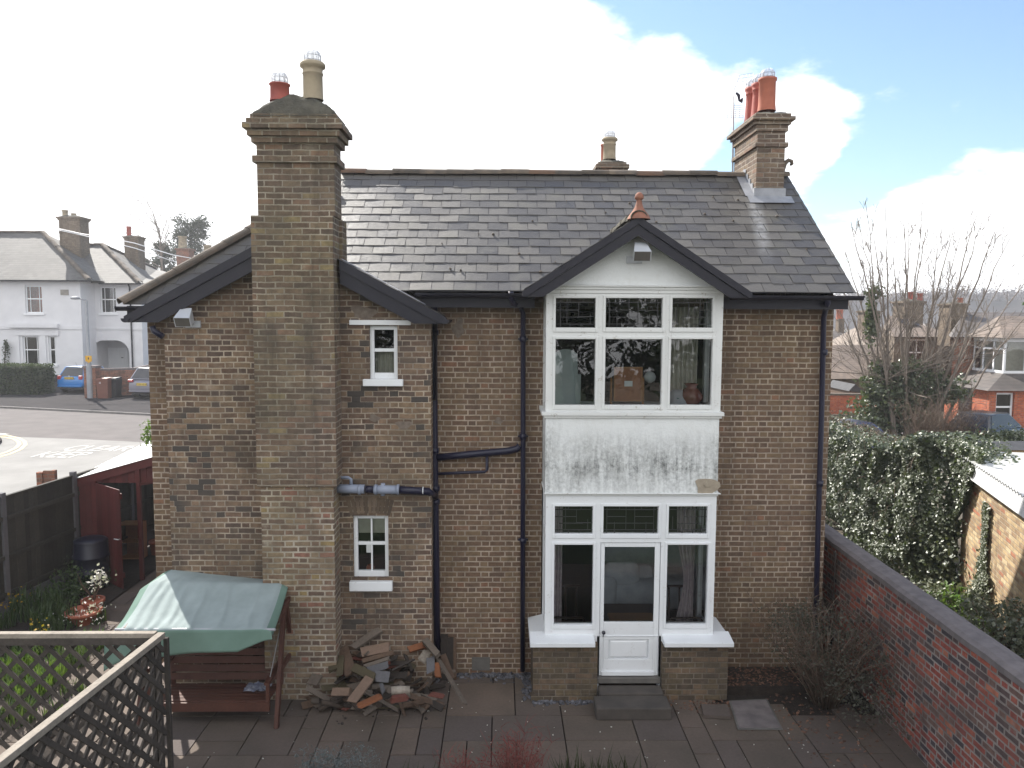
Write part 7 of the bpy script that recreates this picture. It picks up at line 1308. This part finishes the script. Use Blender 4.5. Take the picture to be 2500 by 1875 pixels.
# --- houses on the right
hA = empty('red_brick_house', P(2420, 1045, 27), 'red brick house with white bay windows at the right edge', 'house'); YA_ = 27.0; Zr = 0
S2 = 4.879
def zA2(x, y): return 2260+x/S2, 720+y/S2
def hw_pt(x, y, Y): return P(*zA2(x, y), Y)
a = hw_pt(330, 500, YA_); ez = a.z; xl = a.x; m = MB(); m.quad((xl, YA_, 0), (xl+12, YA_, 0), (xl+12, YA_, ez), (xl, YA_, ez)); m.quad((xl+4.7, YA_+8, 0), (xl, YA_, 0), (xl, YA_, ez), (xl+4.7, YA_+8, ez)); m.build('wall', 'brick_far', hA)
rl_ = hw_pt(450, 205, YA_+4); m = MB(); m.poly([(xl-.3, YA_-.3, ez), (xl+12, YA_-.3, ez), (xl+12, YA_+4, rl_.z), (rl_.x, YA_+4, rl_.z)]); m.poly([(xl+4.4, YA_+8.3, ez), (xl-.3, YA_-.3, ez), (rl_.x, YA_+4, rl_.z)]); m.poly([(xl+12, YA_+8.3, ez), (xl+4.4, YA_+8.3, ez), (rl_.x, YA_+4, rl_.z), (xl+12, YA_+4, rl_.z)]); m.build('roof', 'tile_dark', hA)
bA, bB = hw_pt(640, 560, YA_-1.6), hw_pt(945, 560, YA_-1.6); Yb = YA_-2.4; bB = hw_pt(945, 560, Yb); xb0 = bB.x; zt2 = hw_pt(945, 560, Yb).z; zs2 = hw_pt(945, 905, Yb).z; xb1 = xb0+5; m = MB(); hz = zt2-zs2
# upper bay: left cheek of windows, front panel
m.box(xb0, xb1, Yb, YA_-.01, zs2-.12, zs2); m.box(xb0, xb1, Yb, YA_-.01, zt2, zt2+.2); m.box(xb0, xb0+.09, Yb+.001, Yb+.09, zs2+.001, zt2-.001); ub = m.build('bay_window', 'white_pvc', hA); m = MB()
for t in (.33, .66, .96): y = Yb+(YA_-Yb)*t; MB().box(xb0+.01, xb0+.07, y-.05, y+.05, zs2+.001, zt2-.001).build('mullion', 'white_pvc', ub)
MB().box(xb0+.012, xb0+.068, Yb+.1, YA_-.1, zs2+hz*.72, zs2+hz*.78).build('transom', 'white_pvc', ub)
for t in (.25, .5): x = xb0+4*t; MB().box(x-.05, x+.05, Yb+.01, Yb+.07, zs2+.001, zt2-.001).build('mullion', 'white_pvc', ub)
m = MB(); m.quad((xb0+.04, YA_-.02, zs2), (xb0+.04, Yb+.05, zs2), (xb0+.04, Yb+.05, zt2), (xb0+.04, YA_-.02, zt2)); m.quad((xb0+.05, Yb+.04, zs2), (xb1, Yb+.04, zs2), (xb1, Yb+.04, zt2), (xb0+.05, Yb+.04, zt2)); m.build('pane', 'glass', ub); m = MB(); m.quad((xb0+.35, YA_-.05, zs2), (xb0+.35, Yb+.35, zs2), (xb0+.35, Yb+.35, zt2), (xb0+.35, YA_-.05, zt2)); m.quad((xb0+.35, Yb+.35, zs2), (xb1, Yb+.35, zs2), (xb1, Yb+.35, zt2), (xb0+.35, Yb+.35, zt2)); m.build('net_curtain', 'curtain', ub)
br = hw_pt(1180, 330, Yb+1); m = MB(); z = zt2+.2; m.poly([(xb0-.35, Yb-.35, z), (xb1, Yb-.35, z), (xb1, YA_+.6, br.z+.3), (br.x, YA_+.6, br.z+.3)]); m.poly([(xb0-.35, YA_, z), (xb0-.35, Yb-.35, z), (br.x, YA_+.6, br.z+.3)]); m.build('bay_roof', 'tile_far', hA)
# ground floor projection with lean-to roof
Yg = Yb-1.1; gB = hw_pt(765, 1150, Yg); xg0 = gB.x; zg = hw_pt(765, 1135, Yg).z; win = (hw_pt(845, 1160, Yg).x, hw_pt(1062, 1160, Yg).x, hw_pt(845, 1525, Yg).z, hw_pt(845, 1165, Yg).z); m = MB(); sheet(m, xg0, xg0+6, 0, zg, Yg, [win]); m.quad((xg0, YA_, 0), (xg0, Yg, 0), (xg0, Yg, zg), (xg0, YA_, zg)); reveals(m, win, Yg, .12); m.build('ground_storey', 'brick_orange', hA)
far_window(win, Yg, hA, bars=(), mid=.52); dY0, dY1 = Yg+1.3, Yg+2.3; m = MB(); m.box(xg0-.03, xg0-.003, dY0, dY1, 0, 2.1); dr = m.build('door', 'oak_dark', hA); m = MB(); [m.box(xg0-.04, xg0-.031, dY0+.15+.36*i, dY0+.4+.36*i, .9+.4*j, 1.2+.4*j) for i in range(2) for j in range(3)]; m.build('pane', 'glass_dark', dr)
m = MB(); zu = zs2-.12; m.poly([(xg0-.3, Yg-.3, zg), (xg0+6, Yg-.3, zg), (xg0+6, Yb, zu), (xb0, Yb, zu)]); m.poly([(xg0-.3, YA_-.02, zg), (xg0-.3, Yg-.3, zg), (xb0, Yb, zu), (xb0, YA_-.02, zu)]); m.build('porch_roof', 'tile_dark', hA)
far_stack(hA, 2322, 2362, 737, 790, YA_+3.2, 1.2, 'brick_brown_far', [(2345, 727, .14, 0, 'terracotta')], label='squat red chimney on the left end of its roof')
hB = empty('terraced_house', P(2240, 930, 34), 'brown brick house with a white upper window, behind the bare tree', 'house'); YB_ = 34; wB = (P(2212, 900, YB_).x, P(2264, 900, YB_).x, P(2212, 930, YB_).z, P(2212, 828, YB_).z); x0 = P(2180, 900, YB_).x; x1 = P(2330, 900, YB_).x; eB = P(2240, 822, YB_).z; m = MB(); sheet(m, x0, x1, 0, eB, YB_, [wB]); m.quad((x0+3.6, YB_+9, 0), (x0, YB_, 0), (x0, YB_, eB), (x0+3.6, YB_+9, eB)); reveals(m, wB, YB_, .12); m.build('wall', 'brick_brown_far', hB); far_window(wB, YB_, hB, bars=(.5,), mid=.68)
rB = P(2235, 770, YB_+4); m = MB(); m.poly([(x0-.2, YB_-.3, eB), (x1+.2, YB_-.3, eB), (x1-2, YB_+4, rB.z), (x0+1.5, YB_+4, rB.z)]); m.poly([(x0+3.3, YB_+8.3, eB), (x0-.2, YB_-.3, eB), (x0+1.5, YB_+4, rB.z)]); m.poly([(x1+.2, YB_-.3, eB), (x1+.2, YB_+8.3, eB), (x1-2, YB_+4, rB.z)]); m.build('roof', 'tile_far', hB); a, b = P(2203, 798, YB_+2), P(2228, 775, YB_+3); m = MB(); m.poly([(a.x, YB_+1.6, eB+(rB.z-eB)*.44+.12), (a.x+.9, YB_+1.6, eB+(rB.z-eB)*.44+.12), (a.x+.9, YB_+2.8, eB+(rB.z-eB)*.72+.12), (a.x, YB_+2.8, eB+(rB.z-eB)*.72+.12)]); m.build('roof_light', 'glass_dark', hB)
far_stack(hB, 2207, 2256, 730, 795, YB_+4, 1.5, 'brick_brown_far', [(2222, 713, .17, 0, 'terracotta_red'), (2246, 716, .17, 0, 'terracotta_red')], label='tall broad red chimney with stubby pots seen through the branches')
for i, (p0, p1, pt_, pe, Y, st, lab, mt) in enumerate(((2118, 2190, 800, 850, 48, (2112, 2150, 755, 815), 'middle distant house with a broken-looking red chimney', 'tile_far'), (2035, 2128, 808, 838, 56, None, 'low distant house roof beside the house gutter', 'tile_dark'), (2150, 2215, 795, 832, 62, None, 'pale distant roof between the two chimneys', 'slate_far'), (2300, 2420, 790, 830, 44, None, 'dark distant roof right of the bare tree', 'tile_dark'))):
    e = empty('distant_house', P((p0+p1)/2, 900, Y), lab, 'house', 'distant roofs behind the bare tree'); a, b = P(p0, pe, Y), P(p1, pe, Y); c = P((p0+p1)/2, pt_, Y+4); m = MB(); m.box(a.x+.2, b.x-.2, Y+.2, Y+8, 0, a.z-.02); m.build('wall', 'brick_brown_far', e); m = MB(); m.poly([(a.x, Y, a.z), (b.x, Y, a.z), (b.x-.8, Y+4, c.z), (a.x+.8, Y+4, c.z)]); m.poly([(b.x, Y+8, a.z), (a.x, Y+8, a.z), (a.x+.8, Y+4, c.z), (b.x-.8, Y+4, c.z)]); m.poly([(a.x, Y+8, a.z), (a.x, Y, a.z), (a.x+.8, Y+4, c.z)]); m.poly([(b.x, Y, a.z), (b.x, Y+8, a.z), (b.x-.8, Y+4, c.z)]); m.build('roof', mt, e)
    if st: far_stack(e, st[0], st[1], st[2], st[3], Y+3, 1.4, 'brick_brown_far', [])
    if i == 1: p = P(2049, 790, 60); MB().box(p.x-.25, p.x+.25, 59.5, 60.2, a.z-.5, P(2049, 778, 60).z).build('chimney', 'brick_brown_far', e); pot(e, p.x, 60, P(2049, 772, 60).z-.3, .3, .9, 'terracotta', 0, False)
a, b = G(2036, 1045), G(2185, 1050); lt_ = empty('low_house', P(2110, 930, 38), 'long low roof of brownish clay tiles behind the orange brick wall', 'house'); a, b, c, d_ = P(2020, 925, 38), P(2200, 925, 38), P(2195, 842, 43), P(2020, 842, 43); m = MB(); m.poly([a, b, c, d_]); m.poly([d_, c, (c.x, 48, c.z-3), (d_.x, 48, d_.z-3)]); m.build('roof', 'tile_far', lt_); m = MB(); m.box(a.x, b.x-.2, 38.3, 47.5, 0, a.z-.02); m.build('wall', 'brick_brown_far', lt_)
ow = empty('orange_brick_wall', (a.x, 27, 0), 'orange brick boundary wall seen past the house corner', 'wall'); m = MB(); Yw = 30; p0, p1, = P(2020, 965, Yw), P(2215, 985, Yw); m.box(p0.x, p1.x, Yw, Yw+.25, 0, p0.z); m.build('brickwork', 'brick_orange', ow); m = MB(); m.box(p0.x, p1.x, Yw-.05, Yw+.3, p0.z+.001, p0.z+.1); m.build('coping', 'ridge', ow)
sh_ = empty('garden_shed', P(2088, 960, 33), 'small dark shed roof peeping over the orange brick wall', 'shed'); a, b, c = P(2072, 955, 33), P(2112, 958, 33), P(2088, 938, 33); m = MB(); m.prism([a, b, c], (0, 3, 0)); m.build('roof', 'roof_felt', sh_); MB().box(a.x+.1, b.x-.1, 33.1, 36, 0, a.z).build('wall', 'w_brown', sh_)
ribbon('back_road', [(10.5, 15), (40, 15), (45, 24.0), (14, 24.3)], -.03, 'asphalt')
p = G(2125, 1062); car((13.0, 16.9, -.03), R(-72), 'car_navy', 1.0, 'dark blue car whose roof shows above the ivy'); p = G(2380, 1065); car((19.3, 19.2, -.03), R(-58), 'car_black', .98, 'black estate car in front of the red brick house', True)
fh = empty('low_front_hedge', (22, 20, 0), 'low dark hedge below the red brick house', 'hedge'); pts = [ell(G(x, 1083, .6)+Vector((0, 0, 0)), (1.0, .6, .55), 700, i, .4, .4, 0) for i, x in enumerate(range(2390, 2560, 34))]; leaves('foliage', 'ivy', np.concatenate(pts), .13, fh)
yk = P(2505, 738, 40); e = empty('yellow_green_conifer', (yk.x+.8, 40, 0), 'yellow-green conifer tip at the right edge', 'tree'); pts = [ell((yk.x+.6+.2*k, 40, yk.z-k*1.0), (.5+.35*k, .6+.3*k, .6), 260, k, .2, .5) for k in range(5)]; leaves('crown', 'grass', np.concatenate(pts), .3, e, .35); MB().tube([(yk.x+.8, 40, 0), (yk.x+.8, 40, yk.z)], [.25, .05], 6).build('trunk', 'bark_dark', e)
# --- winter woods on the horizon
hm = MB(); n = 260; g = []; r = random.Random(2)
for row, (Y, base) in enumerate(((330, 0), (345, 1))):
    for i in range(n+1):
        x = -420+840*i/n; zt3 = 9.5+6.0*max(0, x)/300*1.2+2.2*noise.noise(Vector((x*.02, row, 0)))+1.5*noise.noise(Vector((x*.11, row, 3)))+1.0*noise.noise(Vector((x*.4, row, 5))); g += [(x, Y, -2), (x, Y+8, zt3+2*row), (x, Y+40, -2)]
for row in range(2):
    o = row*(n+1)*3; hm.add(g[o:o+(n+1)*3], [(i*3+j, (i+1)*3+j, (i+1)*3+j+1, i*3+j+1) for i in range(n) for j in range(2)], 0, True)
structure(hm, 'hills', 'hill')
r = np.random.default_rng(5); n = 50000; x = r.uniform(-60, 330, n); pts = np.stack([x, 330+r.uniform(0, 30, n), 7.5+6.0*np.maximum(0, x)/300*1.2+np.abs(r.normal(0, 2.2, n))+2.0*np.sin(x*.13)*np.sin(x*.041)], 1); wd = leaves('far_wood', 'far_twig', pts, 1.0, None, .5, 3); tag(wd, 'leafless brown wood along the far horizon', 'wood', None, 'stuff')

# --- the evergreens behind the viewer that the window panes mirror
for i, (x, y, h, rr, lab) in enumerate(((3.0, -25, 9.5, 4.0, 'broad evergreen in the garden behind the viewer'), (9.5, -27, 10.5, 4.2, 'tallest evergreen at the back of the garden behind the viewer'), (-4.0, -27, 7.5, 3.4, 'smaller evergreen left of the broad one behind the viewer'))):
    e = empty('garden_tree', (x, y, 0), lab, 'tree'); MB().tube([(x, y, 0), (x, y, h*.8)], [.3, .05], 6).build('trunk', 'bark_dark', e); rn = random.Random(i); pts = [ell((x+rn.gauss(0, rr*.45), y+rn.gauss(0, 1.2), rn.uniform(.25, .9)*h), (rr*.45, rr*.4, rr*.3), 260, 200+i*30+k, .2, .6) for k in range(22)]; leaves('crown', 'hedge', np.concatenate(pts), .38, e, .45, i)

# --- the bright spring haze: thin even air round everything
hz = MB().box(-445, 445, -70, 410, -1.1, 26).build('haze', mat_noise('haze_air', (1, 1, 1), (1, 1, 1))); tag(hz, 'thin sunlit haze that fades the far woods and roofs', None, None, 'stuff')
hmx = bpy.data.materials.new('haze_volume'); hmx.use_nodes = True; t_ = hmx.node_tree; t_.nodes.clear(); o_ = t_.nodes.new('ShaderNodeOutputMaterial'); v_ = t_.nodes.new('ShaderNodeVolumePrincipled'); v_.inputs['Color'].default_value = (.93, .95, 1, 1); v_.inputs['Density'].default_value = .0007; v_.inputs['Anisotropy'].default_value = .35; t_.links.new(v_.outputs[0], o_.inputs['Volume']); hz.data.materials.clear(); hz.data.materials.append(hmx)
